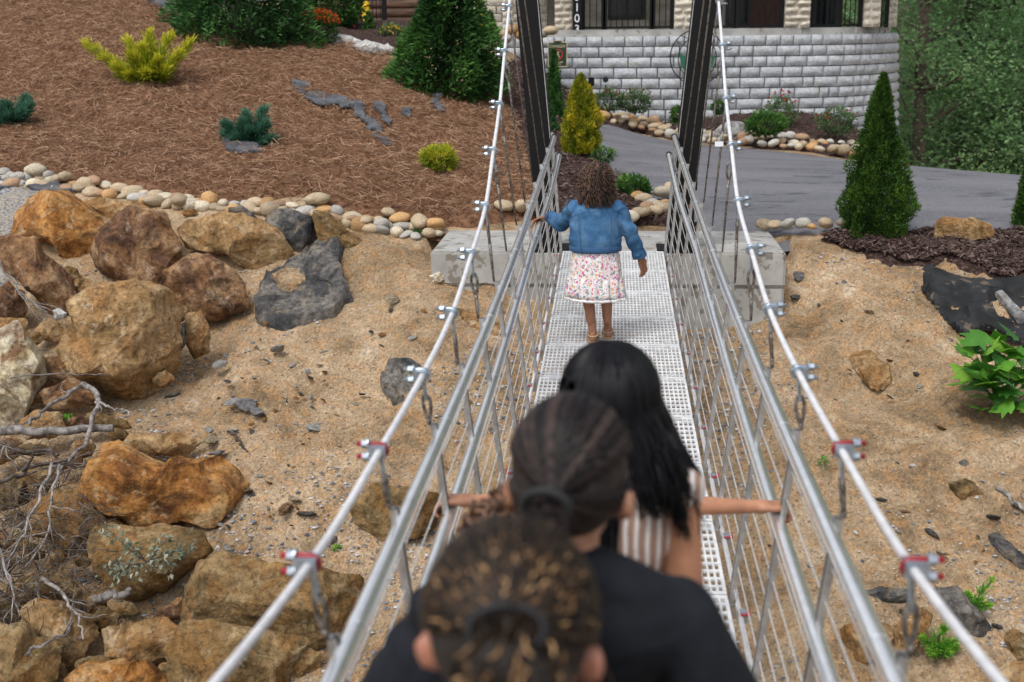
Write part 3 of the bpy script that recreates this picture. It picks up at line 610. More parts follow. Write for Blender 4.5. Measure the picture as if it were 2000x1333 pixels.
for i in range(2): lbuild(MB().box(pd_ + V3((0, -0.022, -0.155 - 0.035 * i)), (0.2 - 0.08 * i, 0.004, 0.014)), 'small_print', MCREAM, sg)
# round emblem on the wall
pe = P(1362, 112, 23.62); er = empty('round_emblem', pe); tag(er, 'round openwork emblem of green trees and a cabin on the block wall', 'sign')
th = np.linspace(0, 2*math.pi, 48, endpoint=False); rg = 0.50
lbuild(MB().tube(pe + np.stack([rg*np.cos(th), 0*th, rg*1.0*np.sin(th)], 1), 0.011, 5, closed=True), 'ring', M['blacksteel'], er)
lbuild(MB().tube(pe + np.stack([(rg-.15)*np.cos(th), 0*th, -0.02 + (rg-.12)*np.sin(th)], 1), 0.009, 5, closed=True), 'ring', M['blacksteel'], er)
for ch, an in zip('EXCA', (142, 124, 106, 88)):
    o = text_obj(ch, 0.14, (math.cos(rad(an)) * (rg - 0.07), -0.015, math.sin(rad(an)) * (rg - 0.07)), (rad(90), -rad(an - 90), 0), M['blacksteel'], er, 0.008)
MGR = plain('emblem_green', (0.012, 0.11, 0.065), 0.5); MBRN = plain('emblem_brown', (0.09, 0.035, 0.025), 0.6)
def flat(mb, pts, y0, y1):
    n = len(pts); V = [(p[0], y0, p[1]) for p in pts] + [(p[0], y1, p[1]) for p in pts]
    mb.add(V, [tuple(range(n)), tuple(range(2*n-1, n-1, -1))] + [(i, n + i, n + (i+1) % n, (i+1) % n) for i in range(n)]); return mb
shape = [(-0.33, 0.02), (-0.30, 0.1), (-0.27, 0.03), (-0.22, 0.02), (-0.15, 0.08), (-0.07, 0.24), (0.0, 0.08), (0.1, 0.1), (0.17, 0.2), (0.25, 0.05), (0.33, 0.0), (0.28, -0.2), (0.12, -0.34), (-0.12, -0.34), (-0.28, -0.2)]
lbuild(flat(MB(), [(pe[0] + x, pe[2] + z) for x, z in shape], pe[1] + 0.005, pe[1] + 0.03), 'tree_silhouette', MGR, er)
lbuild(flat(MB(), [(pe[0] + x, pe[2] + z) for x, z in [(-0.11, -0.1), (0.0, 0.0), (0.14, -0.08), (0.13, -0.28), (-0.11, -0.3)]], pe[1] - 0.016, pe[1] + 0.004), 'cabin_silhouette', MBRN, er)
mt = MB(); mt.tube(pe + np.array([(-0.2, 0, 0.17), (-0.08, 0, 0.29), (0.0, 0, 0.24), (0.1, 0, 0.31), (0.22, 0, 0.18)]), 0.02, 5); lbuild(mt, 'mountain_line', plain('emblem_olive', (0.1, 0.1, 0.05), 0.6), er)
# flood lamps on the wall
for px, py, nm, lb in ((1155, 160, 0, 'black boxy wall lamp above the yellow conical shrub'), (1183, 161, 1, 'black round-headed spot lamp on the block wall')):
    q = P(px, py, 23.75); f = empty('wall_lamp', q); tag(f, lb, 'lamp')
    if nm == 0: lbuild(bevbox(MB(), q + V3((-0.055, -0.06, -0.08)), q + V3((0.055, 0.05, 0.08)), 0.012), 'housing', M['blacksteel'], f)
    else: lbuild(MB().tube(np.array([q + V3((0, 0.04, 0.03)), q + V3((0, -0.09, 0.05))]), [0.04, 0.055], 10), 'housing', M['blacksteel'], f, smooth=False)
    lbuild(MB().tube(np.array([q + V3((0, 0.02, -0.05)), q + V3((0, 0.03, -0.24))]), 0.014, 6), 'bracket', M['blacksteel'], f)
# buildings and fence on the upper left
cab = empty('timber_cabin', P(780, 60, 29)); tag(cab, 'dark brown timber and stone cabin behind the fence at the top', 'building')
a, b = P(560, 0, 29), P(880, 0, 29); zz = cab.location[2]
mlog = pmat('brown_log', [(0.3, (0.045, 0.025, 0.017)), (0.7, (0.13, 0.075, 0.05))], 4, 6, 0.8, 0, ((20, 0.4, 0.02),), rand=True, hue=(0.6, 1.4), stretch=(0.4, 1, 4))
for i in range(14):
    lbuild(MB().tube(np.array([(a[0], 29.1, zz - 0.4 + 0.2 * i), (b[0], 29.1, zz - 0.4 + 0.2 * i)]), 0.105, 10), 'log', mlog, cab, smooth=True, sharp=40)
lbuild(MB().box(((a[0]+b[0])/2, 30.6, zz + 1.0), (b[0]-a[0], 2.8, 2.8)), 'body', plain('dark_infill', (0.03, 0.02, 0.015), 0.9), cab)
rf = MB(); rf.add([(a[0]-.3, 28.6, zz+2.5), (b[0]+.3, 28.6, zz+2.5), (b[0]+.3, 32.5, zz+2.5), (a[0]-.3, 32.5, zz+2.5), (a[0]-.3, 30.5, zz+3.8), (b[0]+.3, 30.5, zz+3.8)], [(0,1,5,4),(3,4,5,2),(0,4,3),(1,2,5),(0,3,2,1)]); lbuild(rf, 'roof', plain('cabin_roof', (0.06, 0.055, 0.05), 0.9), cab)
wg = empty('stone_wing', P(940, 70, 26.5)); tag(wg, 'cream stone wall of the house wing behind the big evergreen', 'building')
a, b = P(868, 0, 26.5), P(1068, 0, 26.5); zz = wg.location[2]
lbuild(MB().box(((a[0]+b[0])/2, 26.8, zz + 1.1), (b[0]-a[0], 0.3, 2.9)), 'core', M['creamstone'], wg)
gz_ = np.random.default_rng(4)
for r_ in range(12):
    x = a[0]
    while x < b[0] - 0.1:
        L = 0.25 + 0.4 * gz_.random(); L = min(L, b[0] - x); s_ = bpy.data.objects.new('stone', STN[gz_.integers(5)]); COL.objects.link(s_); s_.parent = wg
        s_.location = Vector((x + L/2, 26.62, zz - 0.2 + 0.16 * r_ + 0.08)) - wg.location; s_.scale = (L * 0.97, 0.14, 0.152); x += L
fe = empty('metal_fence', P(715, 62, 25.2)); tag(fe, 'black metal picket fence behind the yellow bollard', 'fence')
a, b = P(676, 62, 25.2), P(752, 62, 25.2); a[2] = b[2] = fe.location[2]
for e in (a, b): lbuild(MB().box(e + V3((0, 0, 0.6)), (0.09, 0.09, 1.5)), 'post', M['blacksteel'], fe)
for z in (0.08, 0.62, 1.1): lbuild(MB().bar(a + V3((0, 0, z)), b + V3((0, 0, z)), 0.03, 0.04), 'rail', M['blacksteel'], fe)
for i in range(1, 10): lbuild(MB().box(a + (b - a) * i / 10 + V3((0, 0, 0.55)), (0.016, 0.016, 1.2)), 'picket', M['blacksteel'], fe)
my = plain('yellow_paint', (0.75, 0.47, 0.005), 0.45)
for (px, pt, pb_, Yb, lb) in ((716, 3, 66, 24.2, 'yellow safety bollard with rounded top beside the black fence'), (939, -30, 62, 24.0, 'yellow safety bollard rising behind the big evergreen')):
    q, tp = P(px, pb_, Yb), P(px, pt, Yb); r_ = 0.075 if pt > 0 else 0.06; z0 = q[2] - 0.3; h = tp[2]
    bo = empty('bollard', (q[0], q[1], z0)); tag(bo, lb, 'bollard', 'yellow bollards')
    lbuild(MB().tube(np.array([(q[0], q[1], z0), (q[0], q[1], h - 0.04), (q[0], q[1], h - 0.012), (q[0], q[1], h)]), [r_, r_, r_*0.85, r_*0.35], 16), 'tube', my, bo, smooth=True, sharp=50)
    lbuild(MB().tube(np.array([(q[0], q[1], z0), (q[0], q[1], z0 + 0.06)]), r_ + 0.03, 16), 'footing', M['concrete'], bo)
q = PH(692, 76); q = P(692, 76, 21.5); cn = empty('traffic_cone', q); tag(cn, 'bright pinkish red cone with a black tip by the fence', 'cone')
mc = plain('cone_red', (0.72, 0.02, 0.06), 0.5)
lbuild(MB().tube(np.array([q, q + V3((0, 0, 0.23))]), [0.05, 0.024], 14), 'body', mc, cn, smooth=True, sharp=50); lbuild(MB().tube(np.array([q + V3((0, 0, 0.2305)), q + V3((0, 0, 0.27))]), [0.022, 0.016], 10), 'tip', M['blackcap'], cn)
lbuild(MB().box(q + V3((0, 0, -0.012)), (0.16, 0.16, 0.025)), 'base', mc, cn)

# ------------------------------------------------------------------ suspension footbridge
XC = 0.03
br = empty('suspension_footbridge', (XC, 11.15, DECKZ(11.15))); tag(br, 'suspension footbridge with white grating deck, steel handrails and white cables', 'footbridge')
BO = V3(br.location)
def bb(mb, name, mat, parent=None, **k):
    mb.v = [v - BO for v in mb.v]; o = mb.build(name, mat, br, **k)
    if parent is not None: o.parent = parent
    return o
SP = 0.735
ST = [2.3 + SP * k for k in range(-4, 13)]                 # hanger stations
def prof(tab):
    tab = np.array(tab); return lambda Y: float(np.interp(Y, tab[:, 0], tab[:, 1]))
OZ = lambda Y: DECKZ(Y) + 0.9 + 0.14 * ((max(Y, 4) - 4) / 7) ** 2
IZ = lambda Y: DECKZ(Y) + 0.62 + 0.26 * ((max(Y, 4) - 4) / 7) ** 2
OX = prof([(-2, .56), (2.5, .558), (5, .555), (8, .555), (9.5, .548), (11.2, .53)])
IX = prof([(-2, .53), (3, .532), (7, .54), (8, .538), (9.5, .50), (11.2, .485)])
_ck = [-1.05, -1.06, -1.06, -1.025, -.93, -.825, -.625, -.42, -.125, .167]
_cz = np.array([(-0.7, -0.62), (0.1, -0.86), (0.83, -0.97), (1.56, -1.02)] + [(2.3 + SP * k, z) for k, z in enumerate(_ck)] + [(9.65, .49), (10.385, .82), (11.12, 1.16), (11.35, 1.27)])
_cx = np.array([(-0.7, .66), (0.8, .70), (1.5, .665), (1.9, .63), (2.3, .605), (3.0, .597), (3.77, .594), (4.5, .592), (5.24, .60), (5.97, .612), (6.7, .64), (7.45, .67), (8.18, .70), (8.9, .728), (10.4, .80), (11.35, .885)])
def smooth_interp(tab):
    xs, ys = tab[:, 0], tab[:, 1]; m = np.gradient(ys, xs)
    def f(Y):
        i = int(np.clip(np.searchsorted(xs, Y) - 1, 0, len(xs) - 2)); h = xs[i+1] - xs[i]; t = (Y - xs[i]) / h
        return float((2*t**3-3*t**2+1)*ys[i] + (t**3-2*t**2+t)*h*m[i] + (-2*t**3+3*t**2)*ys[i+1] + (t**3-t**2)*h*m[i+1])
    return f
CZF, CXF = smooth_interp(_cz), smooth_interp(_cx)
def cab_pt(s, Y): return V3((0.012 + s * CXF(Y), Y, CZ + CZF(Y) + (0.012 if s > 0 else -0.012)))
EDGE = 0.475
def post_pts(s, Y):
    b = V3((XC + s * EDGE, Y, DECKZ(Y) - 0.07)); t = V3((XC + s * (OX(Y) + 0.032), Y, OZ(Y) + 0.03)); return b, t
# grating panels
gp = MB(); WD = 0.9; LN = SP - 0.012
nb_ = 34
for i in range(nb_ + 1):
    x = -WD/2 + WD * i / nb_; gp.box((x, 0, -0.0135), (0.0085 if 0 < i < nb_ else 0.012, LN - 0.02, 0.027))
for j in range(1, 10): gp.box((0, -LN/2 + LN * j / 10, -0.0045), (WD, 0.018, 0.0095))
for e in (-1, 1):
    gp.box((0, e * (LN/2 - 0.013), -0.0125), (WD + 0.012, 0.026, 0.0285)); gp.box((e * (WD/2 - 0.0), 0, -0.0118), (0.014, LN - 0.06, 0.03))
gme = gp.mesh('grating_panel'); gme.materials.append(M['grate'])
for i in range(len(ST) - 1):
    ya, yb = ST[i], ST[i+1]; za, zb_ = DECKZ(ya), DECKZ(yb); o = bpy.data.objects.new('grating_panel', gme); COL.objects.link(o); o.parent = br
    o.location = Vector((XC, (ya+yb)/2, (za+zb_)/2)) - Vector(BO); o.rotation_euler = (math.atan2(zb_ - za, yb - ya), 0, 0)
    for s in (-1, 1):
        for e in (-1, 1):
            c = bb(MB().box((XC + s * 0.37, (ya+yb)/2 + e * (LN/2 - 0.045), (za+zb_)/2 + (zb_-za) * e * 0.44 + 0.008), (0.036, 0.028, 0.012)), 'grating_clip', M['wire'])
for Y in ST:
    bb(MB().box((XC, Y, DECKZ(Y) - 0.062), (1.0, 0.05, 0.06)), 'cross_beam', M['steel'])
# cables, rails, wires
YS = np.linspace(-1.5, 11.12, 70)
for s in (-1, 1):
    yc = np.linspace(-0.7, 11.35, 90); bb(MB().tube(np.array([cab_pt(s, y) for y in yc]), 0.0098, 10), 'main_cable', M['cable'], smooth=True, sharp=60)
    yr = np.linspace(-1.2, 11.05, 60)
    for nm, fx, fz, ext in (('handrail', OX, OZ, 0), ('handrail', IX, IZ, 0)):
        ps_ = np.array([(XC + s * fx(y), y, fz(y)) for y in yr]); h = bb(MB().tube(ps_, 0.0232, 14), nm, M['galv'], smooth=True, sharp=60)
        bb(MB().tube(np.array([ps_[-1] - (ps_[-1]-ps_[-2]) * 0.1, ps_[-1] + (ps_[-1] - ps_[-2]) * 0.12]), 0.0275, 14), 'end_cap', M['blackcap'], h)
        for k in range(2, len(ST) - 1, 2):          # sleeve joints
            y = ST[k] + 0.12; bb(MB().tube(np.array([(XC + s * fx(y - .02), y - .02, fz(y - .02)), (XC + s * fx(y + .02), y + .02, fz(y + .02))]), 0.0243, 14), 'sleeve', M['galv'], h, smooth=True, sharp=60)
    bb(MB().tube(np.array([(XC + s * 0.497, y, DECKZ(y) - 0.03) for y in YS]), 0.011, 8), 'deck_cable', M['cable'], smooth=True, sharp=60)
    for j in range(9):
        fr = 0.10 + 0.86 * j / 9.0
        pts = []
        for y in ST: b_, t_ = post_pts(s, y); p = b_ + (t_ - b_) * fr; pts.append(p + V3((s * -0.004, 0, 0)))
        bb(MB().tube(np.array(pts), 0.0027, 5), 'infill_wire', M['wire'], smooth=True)
    for k, Y in enumerate(ST):
        kk = k - 4
        b_, t_ = post_pts(s, Y); ax = nrm(t_ - b_); inn = nrm(np.cross(ax, (0, 1, 0))) * 1.0
        if inn[0] * s > 0: inn = -inn                 # towards the walkway
        p = MB(); p.bar(b_, t_, 0.034, 0.006); 
        for e in (-1, 1): p.bar(b_ + V3((0, e * 0.0155, 0)) + inn * 0.0105, t_ + V3((0, e * 0.0155, 0)) + inn * 0.0105, 0.0045, 0.015)
        p.box(b_ + V3((0, 0, -0.02)) , (0.008, 0.045, 0.09))
        po = bb(p, 'post', M['steel'])
        mid = b_ + (t_ - b_) * 0.5; bb(MB().bar(mid + inn * 0.019 - ax * 0.009, mid + inn * 0.019 + ax * 0.009, 0.03, 0.006), 'clip', M['zinc'], po)
        bb(MB().tube(np.array([V3((XC + s * 0.497, Y, DECKZ(Y) - 0.045)), V3((XC + s * 0.478, Y - 0.012, DECKZ(Y) - 0.05)), V3((XC + s * 0.474, Y - 0.01, DECKZ(Y) - 0.015)), b_ + ax * 0.10 + inn * 0.014, b_ + ax * 0.35 + inn * 0.0125, t_ - ax * 0.1 + inn * 0.012, t_ + inn * 0.008]), 0.0058, 6), 'suspender_rope', M['rope'], po, smooth=True)
        # rail brackets and rusty tie
        for fx, fz in ((OX, OZ), (IX, IZ)):
            r_ = V3((XC + s * fx(Y), Y, fz(Y))); fr = np.clip((fz(Y) - b_[2]) / (t_[2] - b_[2]), 0, 1); q = b_ + (t_ - b_) * fr
            bb(MB().bar(r_, q, 0.02, 0.016), 'rail_bracket', M['zinc'], po)
        th = np.linspace(0, 1.6 * math.pi, 9); q = b_ + (t_ - b_) * 0.83 + V3((0, 0.03, 0)) + inn * 0.01
        bb(MB().tube(np.stack([q[0] + 0.016 * np.cos(th) * -s, q[1] + 0 * th, q[2] + 0.016 * np.sin(th)], 1), 0.0026, 5), 'wire_tie', M['rust'], po)
        # clamp on the deck cable (red and grey)
        dcp = V3((XC + s * 0.497, Y - 0.12, DECKZ(Y - 0.12) - 0.03)); cl = bb(MB().box(dcp + V3((s * 0.008, 0, 0)), (0.036, 0.035, 0.046)), 'deck_cable_clamp', M['forged'])
        for e in (-1, 1): bb(MB().tube(np.array([dcp + V3((-s * 0.005, e * 0.013, 0.012)), dcp + V3((s * 0.038, e * 0.013, 0.018))]), 0.0085, 6), 'clamp_bolt', M['red'], cl)
        # hanger: clamp on the main cable, link, thimble and rope
        if Y > 11.1: continue
        c = cab_pt(s, Y); tg = nrm(cab_pt(s, Y + 0.05) - cab_pt(s, Y - 0.05)); rd = kk <= 1
        out = V3((s, 0, 0)); dn = nrm(np.cross(tg, out)); dn = dn if dn[2] < 0 else -dn
        hg = bb(MB().bar(c + out * 0.006 - tg * 0.02, c + out * 0.006 + tg * 0.02, 0.045, 0.034, side=out), 'cable_clamp', M['forged'] if rd else M['zinc'], smooth=False)
        th = np.linspace(-math.pi/2, math.pi/2, 9)
        for tt in (0.0,):
            u = [c - dn * 0.0175 + out * 0.062] + [c + dn * 0.0175 * math.sin(a_) - out * 0.0185 * math.cos(a_) for a_ in th] + [c + dn * 0.0175 + out * 0.062]
            bb(MB().tube(np.array(u), 0.0068, 7), 'u_bolt', M['red'] if rd else M['zinc'], hg, smooth=True)
        for e in (-1, 1):
            bb(MB().tube(np.array([c + dn * 0.0175 * e + out * 0.033, c + dn * 0.0175 * e + out * 0.047]), 0.0125, 6), 'nut', M['forged'] if rd else M['zinc'], hg)
            bb(MB().tube(np.array([c + dn * 0.0175 * e + out * 0.029, c + dn * 0.0175 * e + out * 0.0325]), 0.0155, 12), 'washer', M['zinc'], hg)
        top = V3(t_) + V3((s * 0.006, 0, 0.0)); dv = nrm(top - c); L = np.linalg.norm(top - c)
        l0, l1 = c + dv * 0.012, c + dv * min(0.105, L * 0.5)
        bb(MB().bar(l0, l1, 0.02, 0.009), 'link_plate', M['zinc'], hg)
        th = np.linspace(0, 2*math.pi, 16, endpoint=False); hh = min(0.05, L * 0.24); cc = l1 + dv * (hh * 0.62)
        sdv = V3((0, 1, 0)) if k % 2 else nrm(V3((0.8 * s, 0.6, 0)))
        sdv = nrm(sdv - dv * np.dot(sdv, dv))
        loop = np.array([cc - dv * hh * math.cos(a_) + sdv * 0.024 * math.sin(a_) * (1 - 0.35 * (1 - math.cos(a_)) / 2 * 1.6) for a_ in th])
        bb(MB().tube(loop, 0.0062, 6, closed=True), 'thimble', M['rope'], hg, smooth=True)
        e0 = cc + dv * hh * 0.95
        if np.dot(top - e0, dv) > 0.02:
            bb(MB().tube(np.array([e0, e0 + dv * min(0.08, np.dot(top - e0, dv) * 0.8), top]), [0.0095, 0.008, 0.0052], 6), 'hanger_rope', M['rope'], hg, smooth=True)
    # tower leg
    bt, tt = V3((XC + s * 0.585, 11.37, DECKZ(11.2) - 0.02)), V3((XC + s * 0.875, 11.37, CZ + 1.28))
    tw = bb(MB().bar(bt, tt, 0.22, 0.2), 'tower_leg', M['blacksteel'])
    bb(MB().bar(bt + V3((-s * 0.097, -0.1125, 0)), tt + V3((-s * 0.097, -0.1125, 0)), 0.005, 0.007), 'edge_trim', M['steel'], tw)
    bb(MB().box(bt + V3((0, 0, 0.0)), (0.36, 0.36, 0.03)), 'base_plate', M['blacksteel'], tw)
    bb(MB().box(tt + V3((0, 0, 0.02)), (0.2, 0.3, 0.07)), 'saddle', M['blacksteel'], tw)
    q = V3((XC + s * 0.6, 11.2, OZ(11))); bb(MB().tube(np.array([q + V3((-s*0.03, 0, -0.02)), q + V3((-s*0.03, 0, -0.1))]), [0.035, 0.035], 12), 'rail_socket', M['blacksteel'], tw)
bb(MB().bar(V3((XC - 0.875, 11.37, CZ + 1.2)), V3((XC + 0.875, 11.37, CZ + 1.2)), 0.12, 0.12), 'tower_cross_beam', M['blacksteel'])
q = V3((XC + 0.74, 11.55, CZ - 1.965)); cb = empty('junction_box', q); tag(cb, 'black electrical box and pipe beside the right tower leg', 'junction box')
lbuild(MB().tube(np.array([q, q + V3((0, 0, 0.5))]), 0.018, 8), 'pipe', M['blackcap'], cb); lbuild(bevbox(MB(), q + V3((-0.03, -0.04, 0.5)), q + V3((0.035, 0.04, 0.66)), 0.006), 'box', M['blackcap'], cb); lbuild(bevbox(MB(), q + V3((-0.05, -0.05, 0.002)), q + V3((0.05, 0.05, 0.2)), 0.006), 'base', M['blackcap'], cb)
tgp = cab_pt(1, 2.3 + SP * 6) + V3((-0.035, 0.0, 0.0)); tgo = MB(); tgo.box(tgp + V3((-0.03, 0, 0.01)), (0.045, 0.002, 0.026)); bb(tgo, 'paper_tag', plain('tag_white', (0.7, 0.72, 0.75), 0.7))
# ------------------------------------------------------------------ boulders, each from its outline in the photograph
def vdir(): return _r, nrm(V3((_f[0], _f[1], 0))), V3((0, 0, 1))
def rock(name, outline, mat, label=None, depth=0.75, sub=5, facets=9, rough=0.05, seed=0, near=0.5, group=None, cat='boulder', Y=None, strata=0.0, flatten=None):
    g = np.random.default_rng(seed); ol = np.array(outline, float); c = (ol.max(0) + ol.min(0)) / 2; ext = ol.max(0) - ol.min(0)
    if Y is None:
        T = PH(c[0], c[1]); Tb = PH(c[0], c[1] + ext[1] * 0.42); Yc = T[1] * (1 - near) + Tb[1] * near
    else: Yc = Y
    ctr = P(c[0], c[1], Yc); m = mpp(ctr)
    ang = np.arctan2(-(ol[:, 1] - c[1]), ol[:, 0] - c[0]); rr = np.hypot(ol[:, 0] - c[0], ol[:, 1] - c[1]) * m
    k = np.argsort(ang); ang, rr = ang[k], rr[k]; n_ = len(ang)
    A = np.linspace(-math.pi, math.pi, 181); RR = np.empty(181)      # ray against the outline polygon
    pts = np.stack([rr * np.cos(ang), rr * np.sin(ang)], 1)
    for i, a in enumerate(A):
        d = np.array([math.cos(a), math.sin(a)]); best = 0
        for j in range(n_):
            p, q = pts[j], pts[(j+1) % n_]; e = q - p; den = d[0]*e[1] - d[1]*e[0]
            if abs(den) < 1e-12: continue
            t = (p[0]*e[1] - p[1]*e[0]) / den; u = (p[0]*d[1] - p[1]*d[0]) / den
            if t > 0 and -1e-6 <= u <= 1 + 1e-6: best = max(best, t)
        RR[i] = best if best > 0 else rr.mean()
    V, F = ico(sub)
    for _ in range(facets):                          # flat broken faces
        nv = nrm(g.normal(size=3) * V3((1.0, 1.0, 1.0)) + V3((0, -1.0, 0.2))); dd = 0.45 + 0.36 * g.random(); s = V @ nv; V = V - nv * np.maximum(s - dd, 0)[:, None]
    sc = np.abs(V[:, [0, 2]]); lenxz = np.hypot(V[:, 0], V[:, 2]); a = np.arctan2(V[:, 2], V[:, 0]); R_ = np.interp(a, A, RR)
    sm = np.zeros(73); ka = np.clip(((a + math.pi) / (2 * math.pi) * 72).astype(int), 0, 72); np.maximum.at(sm, ka, lenxz); sm[-1] = sm[0] = max(sm[0], sm[-1]); sm = np.maximum(sm, 0.5)
    sm = np.convolve(np.concatenate([sm[-3:], sm, sm[:3]]), np.ones(3) / 3, 'same')[3:-3]
    lenxz = lenxz / np.interp(a, np.linspace(-math.pi, math.pi, 73), sm) * 1.04
    rm = RR.mean(); full = np.clip(lenxz / 0.97, 0, 1)
    d_ = depth * min(ext) * m / 2 if flatten is None else flatten
    X = np.cos(a) * R_ * lenxz; Z = np.sin(a) * R_ * lenxz; Yy = V[:, 1] * d_
    W = np.stack([X, Yy, Z], 1)
    nn = V / (np.linalg.norm(V, axis=1, keepdims=True) + 1e-9)
    fr = 1.6 / max(rm, 0.03)
    dsp = fbm(W * fr + seed * 3.1, 5, seed, 0.55) * rough * rm + np.abs(vnoise(W * fr * 0.8 + 9, seed + 2)) * -rough * rm * 0.8
    if strata: dsp += strata * rm * np.sign(np.sin((W[:, 2] * 0.8 + W[:, 0] * 0.6) * fr * 9 + fbm(W * fr, 2, seed) * 2))
    W = W + nn * dsp[:, None]
    rx, ry, rz_ = vdir(); Wd = W[:, :1] * rx + W[:, 1:2] * ry + W[:, 2:] * rz_
    me = np_mesh(name, Wd, F, smooth=True, sharp=38); o = obj(name, me, mat); o.location = Vector(ctr)
    if label: tag(o, label, cat, group)
    return o
